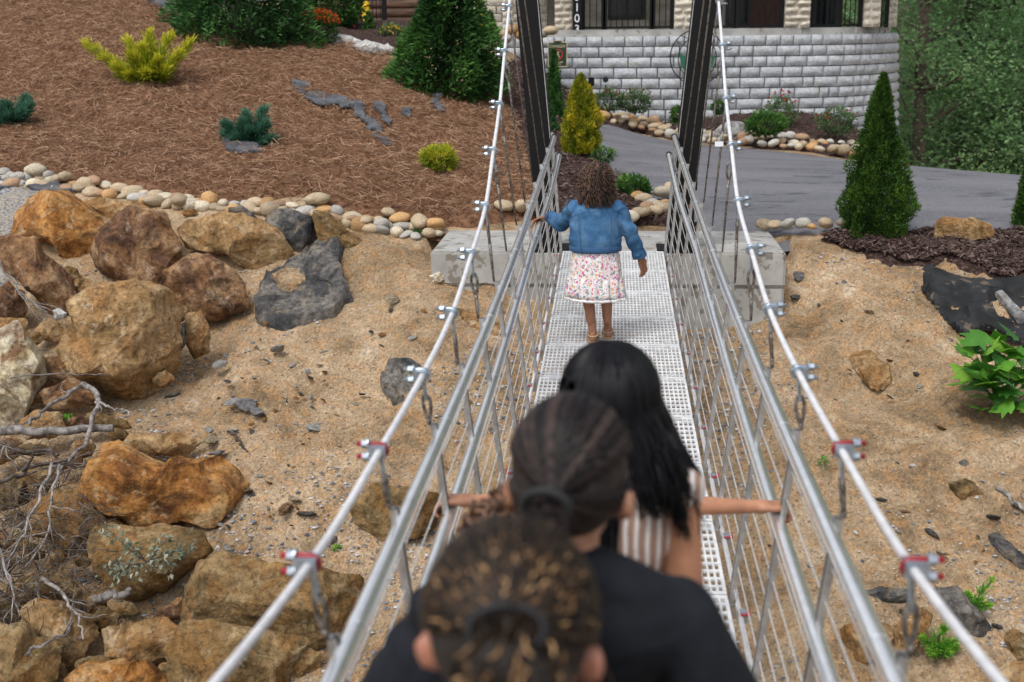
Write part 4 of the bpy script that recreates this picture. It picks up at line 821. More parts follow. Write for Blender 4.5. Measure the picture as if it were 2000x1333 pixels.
B = [
 ('r_orange', [(85,380),(120,382),(165,420),(205,452),(205,480),(180,525),(140,510),(95,470),(35,460),(30,430),(50,400)], 'orange streaked boulder topmost left, just below the grey gravel'),
 ('r_brown', [(175,490),(205,450),(255,418),(310,425),(340,470),(335,520),(318,570),(270,572),(225,560),(195,530)], 'reddish brown blocky boulder with dark stains beside the topmost orange one'),
 ('r_brown', [(10,475),(40,468),(85,472),(100,500),(125,550),(145,595),(140,620),(90,608),(60,580),(15,525)], 'tall brown boulder at the left under the topmost orange one'),
 ('r_tan', [(360,450),(400,425),(480,420),(530,450),(556,490),(550,520),(520,545),(470,535),(440,505),(375,490)], 'earth covered sandy boulder left of the dark round one'),
 ('r_brown', [(330,530),(370,505),(410,505),(440,535),(470,570),(480,600),(430,615),(380,610),(345,595),(318,565)], 'medium tan boulder with pale spots above the large central boulder'),
 ('r_tan', [(145,600),(200,565),(270,562),(310,585),(330,630),(335,680),(330,720),(300,760),(283,802),(240,795),(195,740),(150,710),(125,675),(150,635)], 'largest tan boulder in the middle of the left pile'),
 ('r_slate', [(515,430),(540,412),(575,412),(615,430),(620,465),(600,495),(570,510),(555,490),(525,460)], 'dark charcoal rounded boulder above the flat slate slab'),
 ('r_olive', [(610,415),(640,420),(680,455),(718,485),(700,503),(660,490),(625,470)], 'layered brown rock lying right of the dark rounded boulder'),
 ('r_slate', [(448,405),(470,402),(505,430),(480,440),(455,425)], 'small dark slate chunk just below the cobble border'),
 ('r_cream', [(0,655),(30,645),(55,675),(72,710),(60,760),(40,800),(10,845),(-30,840),(-60,700)], 'cream white boulder with brown bands at the left edge'),
 ('r_brown', [(70,715),(110,695),(155,710),(165,745),(110,758),(62,752)], 'brown rock lying under the largest tan boulder beside the cream one'),
 ('r_orange', [(172,940),(200,890),(235,876),(300,900),(325,910),(340,890),(400,905),(440,930),(465,970),(455,1005),(430,1035),(370,1038),(310,1030),(250,1010),(190,1000),(165,970)], 'bright rust orange boulder, wide, right of the grey driftwood log'),
 ('r_olive', [(190,1050),(230,1035),(320,1040),(390,1050),(400,1085),(370,1120),(320,1160),(270,1180),(235,1160),(205,1110)], 'olive brown boulder under the rust orange one behind the wilted plant'),
 ('r_olive', [(360,1160),(390,1095),(440,1070),(540,1085),(640,1100),(700,1130),(720,1190),(690,1250),(610,1272),(520,1240),(430,1225),(370,1210)], 'very large olive brown boulder crossed by the left cable near the bottom'),
 ('r_tan', [(50,1020),(80,975),(120,962),(160,970),(180,1000),(190,1050),(150,1065),(90,1062),(60,1050)], 'golden tan boulder behind the hanging grey twigs'),
 ('r_tan', [(40,1200),(75,1178),(110,1185),(160,1210),(178,1245),(160,1280),(115,1295),(75,1265)], 'cracked tan boulder low on the left between twigs'),
 ('r_tan', [(205,1235),(250,1215),(310,1215),(342,1235),(335,1275),(305,1305),(260,1295),(215,1275)], 'squarish tan boulder at the bottom beside the hollow of twigs'),
 ('r_olive', [(-40,1240),(0,1228),(45,1235),(60,1265),(105,1275),(100,1330),(60,1370),(-40,1380)], 'yellowish boulder in the bottom left corner'),
 ('r_olive', [(-30,1180),(0,1168),(35,1180),(35,1210),(0,1225),(-30,1220)], 'small yellow brown rock on the left edge above the corner boulder'),
 ('r_orange', [(130,1330),(170,1305),(230,1296),(290,1310),(310,1350),(220,1390),(140,1370)], 'orange rimmed boulder cut by the bottom edge on the left'),
 ('r_tan', [(38,925),(60,905),(95,912),(110,935),(90,960),(65,975),(40,960)], 'small tan boulder just below the grey driftwood log'),
 ('r_tan', [(365,620),(395,610),(408,640),(405,690),(375,702),(362,670)], 'upright tan rock right of the largest tan boulder'),
 ('r_grey', [(335,645),(360,635),(362,670),(345,700),(333,690)], 'small greyish rock wedged between the largest boulder and the upright one'),
 ('r_olive', [(680,980),(730,945),(800,940),(860,960),(855,1020),(840,1075),(790,1080),(740,1055),(690,1020)], 'half buried brown rock behind the left handrail'),
 ('r_brown', [(-30,590),(10,560),(40,575),(45,610),(20,640),(-30,640)], 'brown rock at the left edge above the cream boulder'),
 ('r_olive', [(555,1290),(590,1270),(625,1280),(620,1320),(580,1330)], 'small brown rock beneath the very large boulder at the bottom'),
 ('r_olive', [(310,1290),(345,1230),(420,1225),(520,1245),(600,1275),(560,1340),(460,1400),(340,1390)], 'low flat brown boulder at the bottom under the left cable'),
 ('r_tan', [(40,830),(70,805),(110,810),(130,840),(90,860),(50,860)], 'small orange tan rock above the driftwood log'),
 ('r_brown', [(85,765),(130,745),(180,760),(190,790),(140,800),(95,795)], 'shadowed brown rock under the foot of the largest boulder'),
 ('r_tan', [(240,872),(260,852),(340,848),(388,866),(350,896),(300,890),(262,882)], 'pale sandy ledge rock above the rust orange boulder'),
 ('r_olive', [(-20,950),(20,930),(45,950),(40,990),(0,1000),(-30,990)], 'dark brown rock at the left edge below the driftwood log'),
 ('r_olive', [(20,1140),(70,1120),(120,1125),(140,1155),(100,1180),(40,1175)], 'dim brown rock behind the twig tangle'),
 ('r_tan', [(165,400),(200,390),(260,395),(300,420),(250,432),(200,440)], 'light tan rock behind the reddish brown boulder'),
 ('r_white', [(103,608),(118,603),(128,612),(126,622),(108,625)], 'small pale round rock in the shade left of the largest boulder'),
 ('r_cream', [(838,540),(860,530),(870,545),(868,556),(845,556)], 'cream rock against the left side of the concrete abutment'),
 ('r_slate', [(1830,1160),(1880,1158),(1920,1200),(1955,1250),(1950,1275),(1905,1270),(1870,1230)], 'dark grey slate slab with green sprigs at the lower right'),
 ('r_slate', [(1665,1160),(1720,1147),(1785,1152),(1775,1180),(1700,1190)], 'flat grey ledge behind the right handrail at the lower right'),
 ('r_tan', [(1720,1290),(1755,1225),(1800,1182),(1822,1200),(1795,1250),(1745,1305)], 'narrow tan rock under the right cable at the bottom'),
 ('r_olive', [(1858,948),(1890,936),(1922,960),(1926,985),(1895,992),(1868,972)], 'brown broken rock beside the twigs on the right slope'),
 ('r_slate', [(1870,905),(1885,898),(1912,915),(1908,935),(1890,925)], 'small grey slate chip above the brown broken rock'),
 ('r_olive', [(1965,1250),(1990,1235),(2040,1240),(2040,1290),(1975,1295)], 'brown ledge rock in the lower right corner'),
 ('r_tan', [(1940,1310),(1980,1296),(2040,1300),(2030,1370),(1950,1360)], 'tan rock at the bottom right corner under the ledge'),
 ('r_tan', [(1650,1225),(1700,1215),(1745,1240),(1735,1300),(1680,1310),(1650,1275)], 'buried tan rock between the right handrail and cable'),
 ('r_tan', [(1826,440),(1838,425),(1900,427),(1940,440),(1952,468),(1900,476),(1828,474)], 'blocky sandstone boulder on the mulch beside the driveway'),
 ('r_grey', [(1392,262),(1420,236),(1450,240),(1468,262),(1460,278),(1400,280)], 'grey brown boulder in the mulch bed behind the right tower'),
 ('r_white', [(632,82),(655,64),(690,72),(712,84),(700,104),(655,100)], 'whitish rock beside the orange flowering bush'),
 ('r_white', [(684,90),(715,78),(752,90),(745,112),(700,110)], 'pale grey flat rock in the bank top rockery, middle one'),
 ('r_white', [(738,92),(758,86),(772,96),(766,108),(744,106)], 'small pale rock at the right end of the bank top rockery'),
]
YK = {'blocky sandstone boulder on the mulch beside the driveway': 12.0, 'whitish rock beside the orange flowering bush': 19.3, 'pale grey flat rock in the bank top rockery, middle one': 19.0, 'small pale rock at the right end of the bank top rockery': 19.0, 'grey brown boulder in the mulch bed behind the right tower': 21.2}
for i, (mt_, ol, lb) in enumerate(B):
    if max(p[0] for p in ol) < 600 and i not in (6, 7, 8): oc = (np.max(ol, 0) + np.min(ol, 0)) / 2; ol = [tuple(oc + (np.array(p) - oc) * 1.1) for p in ol]
    e = np.ptp(np.array(ol), axis=0); big = max(e) > 110
    rock('boulder' if max(e) > 70 else 'rock', ol, M[mt_], lb, depth=0.95, sub=6 if max(e) > 250 else (5 if max(e) > 60 else 4), facets=22 if i not in (3, 13) else 10, rough=0.085, seed=100 + i, near=0.55, cat='boulder' if max(e) > 70 else 'rock',
         Y=YK.get(lb), strata=0.02 if lb.startswith('layered') else 0.0)
# smaller rubble wedged between the boulders
g_ = np.random.default_rng(66); RP = [(20,640),(60,660),(100,650),(125,740),(60,780),(150,830),(190,820),(230,830),(130,900),(160,880),(60,880),(20,870),(0,890),(230,850),(110,1090),(160,1095),(60,1080),(30,1060),(190,1180),(150,1165),(240,1190),(205,1210),(180,1305),(110,1310),(330,1200),(350,1180),(30,1165),(0,1110),(0,1060),(320,620),(310,660),(160,560),(150,600),(345,610),(320,740),(215,600),(140,540),(220,1030),(200,1000),(330,1310),(165,1340),(590,1240),(270,1325)]
for i, (px, py) in enumerate(RP):
    w_, h_2 = g_.uniform(34, 78), g_.uniform(26, 52); k = 9; an = np.sort(g_.uniform(0, 6.28, k)); an = np.linspace(0, 6.28, k, endpoint=False) + g_.normal(size=k) * 0.12
    ol = [(px + w_ / 2 * math.cos(a) * g_.uniform(.8, 1.1), py + h_2 / 2 * math.sin(a) * g_.uniform(.8, 1.1)) for a in an]; mk = ['r_tan', 'r_brown', 'r_olive', 'r_olive'][int(g_.integers(4))]
    where = 'beside the largest tan boulder' if py < 800 and px > 110 else 'near the cream boulder at the left' if py < 800 else 'around the driftwood log' if py < 920 else 'behind the twig tangle' if py < 1120 and px < 180 else 'near the olive boulders' if py < 1215 else 'between the bottom boulders'
    rock('rock', ol, M[mk], {'r_tan': 'tan', 'r_brown': 'reddish brown', 'r_olive': 'dull brown'}[mk] + (' larger' if w_ > 56 else ' smaller') + (' flat' if w_ / h_2 > 1.75 else ' stocky' if w_ / h_2 < 1.2 else ' oval') + ' rubble rock ' + where + (', upper side' if i % 2 else ', lower side') * 0, depth=0.9, sub=4, facets=12, rough=0.12, seed=800 + i, near=0.2, cat='rock', group='rubble between the boulders')
# flat slabs lying on the slope
def slab(name, outline, mat, label, thick=0.12, lift=0.05, seed=0, cat='rock', n=26, bumpy=0.02, group=None, kind=None, jag=0.0):
    g = np.random.default_rng(seed); W = np.array([PH(*p) for p in outline]); c = W.mean(0)
    xy = W[:, :2]; lo, hi = xy.min(0), xy.max(0); res = max(hi - lo) / n; X, Y = np.meshgrid(np.arange(lo[0] - res, hi[0] + 2*res, res), np.arange(lo[1] - res, hi[1] + 2*res, res))
    A_ = np.c_[xy, np.ones(len(xy))]; co_ = np.linalg.lstsq(A_, W[:, 2], rcond=None)[0]
    p3 = np.stack([X.ravel(), Y.ravel(), 0 * X.ravel()], 1)
    d = sdist(X, Y, xy) + jag * fbm(p3 * 9, 3, seed); zb_ = X.ravel() * co_[0] + Y.ravel() * co_[1] + co_[2]
    top = zb_ + lift + bumpy * fbm(p3 * 5, 4, seed + 1) + bumpy * 0.7 * np.sign(vnoise(p3 * 4, seed + 5)) * (lift > 0.03)
    top = np.where(d < res * 0.8, np.minimum(top, top - 0.3 * thick * (1 - np.clip(d / (res * 0.8), 0, 1))), top)
    F = grid_faces(X.shape[0], X.shape[1]); keep = (d[F] > -res * 0.2).all(1); F = F[keep]; used = np.unique(F); mp = np.full(len(top), -1); mp[used] = np.arange(len(used)); F = mp[F]
    V = np.stack([X.ravel(), Y.ravel(), top], 1)[used]; Vb = np.stack([X.ravel(), Y.ravel(), zb_ + lift - thick], 1)[used]; nv = len(V)
    ed = {}
    for f in F:
        for a in range(4):
            e = (f[a], f[(a+1) % 4]); ed[e] = 1
    side = [(a, b_, b_ + nv, a + nv) for (a, b_) in ed if (b_, a) not in ed]
    side = [(s[1], s[0], s[3], s[2]) for s in side]
    allF = np.concatenate([F, F[:, ::-1] + nv, np.array(side).reshape(-1, 4)])
    me = np_mesh(name, np.concatenate([V, Vb]) - c, allF, smooth=True, sharp=35); o = obj(name, me, mat); o.location = Vector(c); tag(o, label, cat, group, kind); return o
def plate(name, outline, mat, label, thick=0.12, lift=0.05, seed=0, cat='stone', bumpy=0.02):
    W = np.array([PH(*p) for p in outline]); xy = W[:, :2]; A_ = np.c_[xy, np.ones(len(xy))]; co_ = np.linalg.lstsq(A_, W[:, 2], rcond=None)[0]; n = len(xy)
    dense = np.concatenate([xy[i] + (xy[(i+1) % n] - xy[i]) * np.linspace(0, 1, 7)[:-1, None] for i in range(n)]); m = len(dense); c = dense.mean(0); sz = np.ptp(xy, axis=0).max()
    dense = c + (dense - c) * (1 + 0.05 * fbm(np.c_[dense * 9 / sz, np.zeros(m)], 3, seed))[:, None]; V = []
    for k, (s_, dz) in enumerate([(1.03, -thick), (1.04, -thick * 0.45), (1.0, -thick * 0.12), (0.96, 0), (0.85, 0), (0.7, 0), (0.5, 0), (0.28, 0), (0.08, 0)]):
        q = c + (dense - c) * s_; p3 = np.c_[q * 5 / sz * 1.2, np.full(m, k * 0.0)]; z = q[:, 0] * co_[0] + q[:, 1] * co_[1] + co_[2] + lift + dz + bumpy * (fbm(p3, 4, seed + 1) + 0.8 * np.sign(vnoise(p3 * 1.3, seed + 5))) * (1 if dz == 0 else 0.5)
        if dz < 0: q = q + 0.02 * sz * np.c_[vnoise(np.c_[q * 14 / sz, np.full(m, k * 3.0)], seed), vnoise(np.c_[q * 14 / sz, np.full(m, k * 5.0 + 9)], seed)]
        V.append(np.c_[q, z])
    V = np.concatenate(V); F = [(k*m+j, k*m+(j+1) % m, (k+1)*m+(j+1) % m, (k+1)*m+j) for k in range(8) for j in range(m)]
    a2 = sum(xy[i][0] * xy[(i+1) % n][1] - xy[(i+1) % n][0] * xy[i][1] for i in range(n))
    if a2 < 0: F = [f[::-1] for f in F]
    mb = MB(); mb.add(V, F + [tuple(range(8*m, 9*m))[::(1 if a2 > 0 else -1)]]); o = mb.build(name, mat, smooth=True, sharp=40, origin=np.r_[c, V[:, 2].mean()]); tag(o, label, cat); return o
plate('boulder', [(500,590),(520,545),(560,520),(600,500),(632,472),(668,492),(660,520),(672,545),(685,580),(650,610),(600,630),(545,637),(510,615)], M['r_slate'], 'big flat grey slate slab on the sand below the dark boulder', 0.2, 0.09, 4, 'boulder', 0.03)
slab('soil_patch', [(530,560),(560,545),(590,550),(600,570),(580,580),(550,580)], M['soil'], 'patch of sand lying on the flat slate slab', 0.09, 0.128, 6, 'sand', 40, 0.012, jag=0.03)
plate('flat_stone', [(745,740),(760,712),(800,712),(838,730),(834,765),(800,792),(770,788),(748,765)], M['r_slate'], 'grey brown flat stone sunk in the sand beside the left cable', 0.1, 0.045, 7, 'stone', 0.02)
plate('flat_stone', [(1930,1052),(1945,1048),(2000,1092),(2010,1112),(1990,1108),(1950,1080)], M['r_slate'], 'long dark slate strip on the right slope', 0.06, 0.04, 8, 'stone', 0.01)
plate('flat_stone', [(1660,700),(1690,745),(1715,760),(1740,750),(1735,720),(1700,690)], M['r_tan'], 'crusted sandy slab with a lifted edge on the right slope', 0.06, 0.045, 9, 'stone', 0.015)
slab('flat_stone', [(880,600),(930,615),(990,640),(1055,690),(1040,700),(980,665),(920,640)], M['r_tan'], 'long thin broken ledge of sandstone behind the left railing', 0.08, 0.05, 10, 'stone', 30, 0.02)
# landscape fabric showing through
FAB = [([(565,180),(600,182),(650,205),(700,220),(745,270),(768,300),(745,300),(715,262),(690,235),(650,225),(620,225),(590,205)], 'long exposed strip of grey landscape fabric in the middle of the straw bank'),
 ([(730,215),(750,225),(765,270),(745,255)], 'narrow exposed fabric patch just right of the long strip'),
 ([(785,225),(805,235),(800,248),(788,240)], 'small exposed fabric spot near the big evergreen'),
 ([(848,200),(860,205),(866,235),(852,232)], 'slim fabric patch below the big evergreen'),
 ([(438,288),(470,295),(515,302),(515,318),(480,322),(442,315)], 'grey fabric patch below the blue green juniper'),
 ([(275,-2),(300,4),(345,28),(330,40),(300,22)], 'dark fabric edge at the top of the straw bank'),
 ([(-5,356),(60,362),(140,372),(178,380),(172,388),(100,384),(0,372)], 'black edging strip in front of the cobbles at the left')]
for i, (ol, lb) in enumerate(FAB): slab('landscape_fabric', ol, M['fabric'], lb, 0.03, 0.15 if i < 6 else 0.07, 20 + i, 'fabric', 90, 0.015, jag=0.06)
slab('landscape_fabric', [(1775,540),(1815,528),(1850,545),(1930,560),(2010,560),(2060,575),(2060,720),(2000,690),(1930,655),(1880,668),(1850,640),(1800,575)], M['fabricblack'], 'large black fabric sheet hanging below the mulch bank at the right', 0.03, 0.06, 31, 'fabric', 60, 0.03)
plate('board', [(1942,590),(1955,588),(2010,645),(2010,665),(1985,640)], M['r_grey'], 'grey weathered plank lying on the black fabric at the right', 0.05, 0.10, 32, 'board', 0.003)

# ------------------------------------------------------------------ cobbles
CM = []
for i in range(8):
    g_ = np.random.default_rng(300 + i); V, F = ico(3); V = V * (0.85 + 0.3 * g_.random(3)); V = V * (1 + 0.13 * fbm(V * 1.3, 3, 300 + i))[:, None]; 
    me = np_mesh('cobble', V, F, smooth=True); CM.append(me)
CMM = {}
def cobble(p, sx, seed, label, group, mi=None, name='cobble', cat='cobble'):
    g_ = np.random.default_rng(seed); m = int(g_.choice(5, p=[0.34, 0.24, 0.14, 0.1, 0.18])) if mi is None else mi; k = int(g_.integers(8))
    if (m, k) not in CMM: me = CM[k].copy(); me.materials.append(COB[m]); CMM[(m, k)] = me
    o = bpy.data.objects.new(name, CMM[(m, k)]); COL.objects.link(o); o.location = Vector(p)
    o.scale = (sx * (0.85 + 0.4 * g_.random()), sx * (0.7 + 0.3 * g_.random()), sx * (0.5 + 0.25 * g_.random())); o.rotation_euler = (g_.normal() * 0.15, g_.normal() * 0.15, g_.random() * 6.28); tag(o, label, cat, group); return o
CN = ['buff', 'grey', 'orange tan', 'brown', 'cream']
def anchor(px, py, kind):
    if kind == 1: return 'near the left edge' if px < 90 else 'above the topmost orange boulder' if px < 180 else 'above the light tan rock' if px < 300 else 'above the earth covered boulder' if px < 470 else 'above the dark rounded boulder' if px < 640 else 'right of the layered rock' if px < 760 else 'near the abutment'
    if kind == 2: return 'by the golden shrub' if px < 1240 else 'left of the right tower' if px < 1330 else 'just right of the right tower' if px < 1430 else 'below the boxwood' if px < 1540 else 'below the last rose bush' if px < 1640 else 'behind the tall conical tree'
    return ''
def cobble_row(path, n, rows, spread, size, label, group, seed, lift=0.6):
    g_ = np.random.default_rng(seed); path = np.array(path, float); s = np.concatenate([[0], np.cumsum(np.hypot(*np.diff(path, axis=0).T))])
    for r_ in range(rows):
        for i in range(n):
            u = (i + 0.5 + 0.3 * (r_ % 2) + g_.normal() * 0.15) / n * s[-1]; px = np.interp(u, s, path[:, 0]); py = np.interp(u, s, path[:, 1]) + spread * ((r_ + 0.5) / rows - 0.5) + g_.normal() * spread * 0.08
            p = PH(px, py + (13 if seed == 1 else 0)); sz = size * mpp(p) / 2 * (0.75 + 0.55 * g_.random()); p[2] += sz * lift + (0.06 if lift > 0.5 else 0); mi = int(g_.choice(5, p=[0.34, 0.24, 0.14, 0.1, 0.18])); big = sz > size * mpp(p) / 2 * 1.03
            row = {1: '', 2: ('back ', 'front ')[r_ % 2], 3: ('back ', 'middle ', 'front ')[r_ % 3]}[rows]
            cobble(p, sz, seed * 1000 + r_ * 200 + i, ' '.join((row + ('large ' if big else 'small ') + CN[mi] + ' ' + label + ' ' + anchor(px, py, seed)).split()), group, mi)
cobble_row([(-20,348),(60,346),(130,356),(200,362),(280,378),(340,388),(430,395),(520,398),(600,400),(660,415),(700,430),(760,438),(800,445),(862,442)], 40, 2, 26, 31, 'cobble of the straw border', 'cobbles edging the pine straw bank', 1, 0.4)
for i, (px, py, sz, mi) in enumerate([(848,443,44,2),(820,440,46,0),(782,432,40,2),(745,442,38,1),(715,436,36,0),(622,398,56,0),(352,398,44,0),(128,350,38,0),(72,340,46,4),(10,342,36,1),(690,432,34,3),(760,420,34,0),(185,358,36,3),(96,346,30,1)]):
    p = PH(px, py + 12); s_ = sz * 0.88 * mpp(p) / 2; p[2] += s_ * 0.5 + 0.05
    cobble(p, s_, 900 + i, ['orange cobble at the right end of the border next to the abutment','large buff cobble second from the right end of the border','orange cobble third from the right end of the border','grey cobble fourth from the right end of the border','buff cobble in the border above the sandy slope near the abutment','largest cream cobble of the border, above the dark boulder','oval cobble in the border above the light tan rock','rounded beige cobble at the left of the border','flat cream cobble near the left end of the border','grey cobble at the left edge of the border','brown cobble lying behind the layered rock','small buff cobble in the back row near the abutment','pinkish brown cobble in the left part of the border','small grey cobble in front of the flat cream one'][i], 'cobbles edging the pine straw bank', mi)
cobble_row([(1168,236),(1200,246),(1260,258),(1320,276),(1400,284),(1460,286),(1520,292),(1600,298),(1680,308),(1750,312)], 30, 3, 22, 21, 'cobble of the bed border', 'cobbles edging the mulch bed', 2, 0.9)
cobble_row([(1230,432),(1262,424),(1300,412),(1322,404)], 5, 3, 42, 28, 'cobble in the heap behind the right arm of the girl', 'cobbles behind the girl', 3, 0.8)
cobble_row([(1482,468),(1540,466),(1600,464),(1650,462)], 7, 1, 10, 28, 'cobble in the row left of the tall conical tree', 'cobbles beside the driveway', 4, 1.0)
cobble_row([(975,430),(1030,428),(1080,430)], 4, 1, 10, 40, 'cobble behind the left handrail below the straw bank', 'cobbles behind the left handrail', 5, 0.8)
for i in range(8):
    p = P([985, 1000, 1018, 1046, 1060, 1075, 968, 990][i], [66, 58, 68, 62, 66, 60, 72, 74][i], 23.6); cobble(p, 0.13, 990 + i, 'tan rubble stone on top of the block wall behind the left tower', 'stones on top of the block wall')

# ------------------------------------------------------------------ loose stones on the slope
SM = []
for i in range(8):
    g_ = np.random.default_rng(400 + i); V, F = ico(2)
    for _ in range(7):
        nv = nrm(g_.normal(size=3)); dd = 0.35 + 0.35 * g_.random(); s = V @ nv; V = V - nv * np.maximum(s - dd, 0)[:, None]
    SM.append(np_mesh('stone', V, F))
SMM = {}
def stone(p, sz, seed, mk, label, group=None, flat=0.4, rot=None, asp=None):
    g_ = np.random.default_rng(seed); k = int(g_.integers(8))
    if (mk, k) not in SMM: me = SM[k].copy(); me.materials.append(M[mk]); SMM[(mk, k)] = me
    o = bpy.data.objects.new('stone', SMM[(mk, k)]); COL.objects.link(o); o.location = Vector(p); a = asp or (1.0 + 0.5 * g_.random(), 0.7 + 0.4 * g_.random())
    o.scale = (sz * a[0], sz * a[1], sz * flat); o.rotation_euler = (rad(22) + g_.normal() * 0.15, g_.normal() * 0.2, g_.random() * 3.14 if rot is None else rot); tag(o, label, 'stone', group); return o
SL = [(543,690,26,'r_white','white angular chip below the slate slab'),(338,782,26,'r_slate','dark blue grey rectangular chip right of the largest boulder'),(617,845,34,'r_white','cream angular stone in the middle of the sandy slope'),(768,595,32,'r_cream','cream stone below the abutment on the sand'),(425,895,34,'r_grey','long grey slate above the rust orange boulder'),(412,868,34,'r_cream','tan flat brick shaped stone above the long grey slate'),(412,850,26,'r_white','pale flat stone behind the tan brick shaped one'),(480,800,34,'r_grey','grey slate in the chip cluster right of the pale ledge'),(505,815,40,'r_grey','pale brown flat slate in the chip cluster'),(455,795,22,'r_white','white rounded chip in the cluster'),(465,945,26,'r_white','whitish chip beside the right end of the rust boulder'),(480,958,22,'r_grey','greenish grey chip beside the rust boulder'),(560,1005,30,'r_brown','reddish triangular stone below the cream chips'),(578,985,28,'r_cream','cream flat chip above the reddish triangular stone'),(600,1015,34,'r_slate','dark slate splinter right of the reddish triangular stone'),(485,968,20,'r_brown','small reddish chip beside the whitish chip'),(430,720,24,'r_white','white pebble above the chip cluster'),(640,1060,16,'r_grey','grey chip near the foot of the sandy slope'),(372,425,28,'r_orange','orange angular stone below the cobble border'),(1720,985,22,'r_slate','slate pebble near the upper right clamp'),(1790,740,18,'r_slate','dark chip on the right slope below the abutment'),(1820,1052,30,'r_slate','oblong dark slate on the right slope'),(1560,545,22,'r_grey','flat grey pebble beside the abutment on the right'),(1555,590,24,'r_slate','brown grey flat stone beside the right side of the abutment'),(1700,620,22,'r_cream','cream pebble high on the right slope'),(1770,1010,22,'r_brown','small brown stone on the lower right slope'),(1650,560,18,'r_grey','grey pebble high on the right slope near the mulch'),(1840,1090,24,'r_cream','tan stone between the oblong slate and the dark strip'),(1990,1000,26,'r_slate','grey stone at the right edge of the slope'),(1940,1020,24,'r_slate','wedge of slate below the twigs at the right'),(1945,1235,26,'r_slate','pointed slate right of the green sprigs'),(520,640,14,'r_orange','tiny orange pebble under the slate slab')]
for i, (px, py, sz, mk, lb) in enumerate(SL):
    p = PH(px, py); s_ = sz * mpp(p) / 2; p[2] += s_ * 0.2 + 0.03; stone(p, s_ * 1.15, 500 + i, mk, lb)
g_ = np.random.default_rng(77); kinds = [('r_white', 'small pale chip lying loose on the sandy slope', 'loose pale chips on the sand'), ('r_slate', 'small dark grey chip lying loose on the sandy slope', 'loose dark chips on the sand'), ('r_orange', 'small orange brown chip lying loose on the sandy slope', 'loose orange chips on the sand')]
for i in range(170):
    if i < 70: px, py = g_.normal(520, 90), g_.normal(850, 110)
    elif i < 110: px, py = g_.uniform(400, 900), g_.uniform(560, 1080)
    else: px, py = g_.uniform(1500, 1990), g_.uniform(540, 1300)
    if px < 420 and py > 500: px += 250
    if px > 1720 and py < 640: px -= 150
    if px < 700 and py < 660: py += 160
    p = PH(px, py); s_ = g_.uniform(6, 15) * mpp(p) / 2; p[2] += 0.02; k = kinds[int(g_.choice(3, p=[0.35, 0.4, 0.25]))]
    wh = ('in the chip cluster above the rust boulder' if py < 900 and px < 560 else 'beside the right end of the rust boulder' if px < 560 else 'on the upper left slope below the abutment' if px < 950 and py < 760 else 'on the left slope beside the cable' if px < 950 else 'high on the right slope' if py < 760 else 'in the middle of the right slope' if py < 1030 else 'low on the right slope')
    stone(p, s_ * 1.2, 600 + i, k[0], k[1].replace('lying loose on the sandy slope', wh), k[2])

# ------------------------------------------------------------------ dead branches and twigs
def wig(pts, n, amp, seed):
    pts = np.array(pts, float); t = np.linspace(0, len(pts) - 1, n); q = np.stack([np.interp(t, range(len(pts)), pts[:, k]) for k in range(3)], 1)
    for _ in range(2): q[1:-1] = (q[:-2] + q[1:-1] * 2 + q[2:]) / 4
    p = np.stack([np.linspace(0, n * 0.35, n), np.full(n, seed * 1.7), np.zeros(n)], 1)
    for k in range(3): q[:, k] += amp * fbm(p + k * 31, 3, seed + k)
    return q
def branch(pxs, r0, r1, mat, label, seed, lift=0.16, twigs=0, name='branch', group=None):
    P3 = np.array([PH(x, y) for x, y in pxs]); P3[:, 2] += lift; P3[:, 1] -= lift * 0.8
    c = P3.mean(0); q = wig(P3, 26, 0.02, seed); root = empty(name, c) if twigs else None
    if twigs:
        tag(root, label, 'branch', group); lbuild(MB().tube(q, np.linspace(r0, r1, 26), 8), 'stem', mat, root, smooth=True); g_ = np.random.default_rng(seed)
        for k in range(twigs):
            i = g_.integers(4, 24); d = nrm(nrm(q[min(i+2, 25)] - q[i-2]) + g_.normal(size=3) * 0.55); L = 0.12 + 0.3 * g_.random()
            lbuild(MB().tube(wig([q[i], q[i] + d * L * 0.5 + g_.normal(size=3) * 0.02, q[i] + d * L], 9, 0.012, seed * 50 + k), np.linspace(max(r1, r0 * 0.45), 0.0016, 9), 5), 'twig', mat, root, smooth=True)
    else:
        o = MB().tube(q, np.linspace(r0, r1, 26), 8).build(name, mat, smooth=True, origin=c); tag(o, label, 'branch', group)
branch([(-60,868),(30,878),(110,882),(180,876),(245,872)], 0.042, 0.03, M['bark'], 'thick smooth grey driftwood log crossing the rocks at the left', 1, 0.22, name='log')
branch([(192,790),(215,815),(212,850),(195,905),(180,930),(140,968)], 0.024, 0.012, M['bark'], 'grey forked branch hanging down in front of the largest boulder', 2, 0.26, 5)
branch([(190,795),(150,815),(105,850),(85,870)], 0.018, 0.012, M['bark'], 'curved grey branch running left from the fork under the largest boulder', 3, 0.24, 2)
branch([(212,832),(245,842),(282,855)], 0.012, 0.005, M['bark'], 'short grey twig pointing right above the log', 4, 0.26)
branch([(50,795),(150,780),(200,783),(245,790)], 0.006, 0.003, M['bark'], 'thin arched twig below the largest boulder', 5, 0.3)
branch([(20,560),(60,610),(95,650),(125,670)], 0.012, 0.006, M['bark'], 'slender pale branch leaning left of the largest boulder', 6, 0.32, 9)
branch([(140,968),(120,1020),(105,1070),(80,1120),(60,1170)], 0.013, 0.004, M['bark'], 'pale hanging twig in front of the golden tan boulder', 7, 0.34, 9)
branch([(152,965),(145,1020),(140,1070),(125,1120),(95,1165)], 0.012, 0.004, M['bark'], 'second pale hanging twig right of the first before the golden boulder', 8, 0.34, 8)
branch([(-20,1000),(60,985),(110,955),(160,952)], 0.018, 0.014, M['barkd'], 'dark curved branch above the golden tan boulder', 9, 0.28, 4)
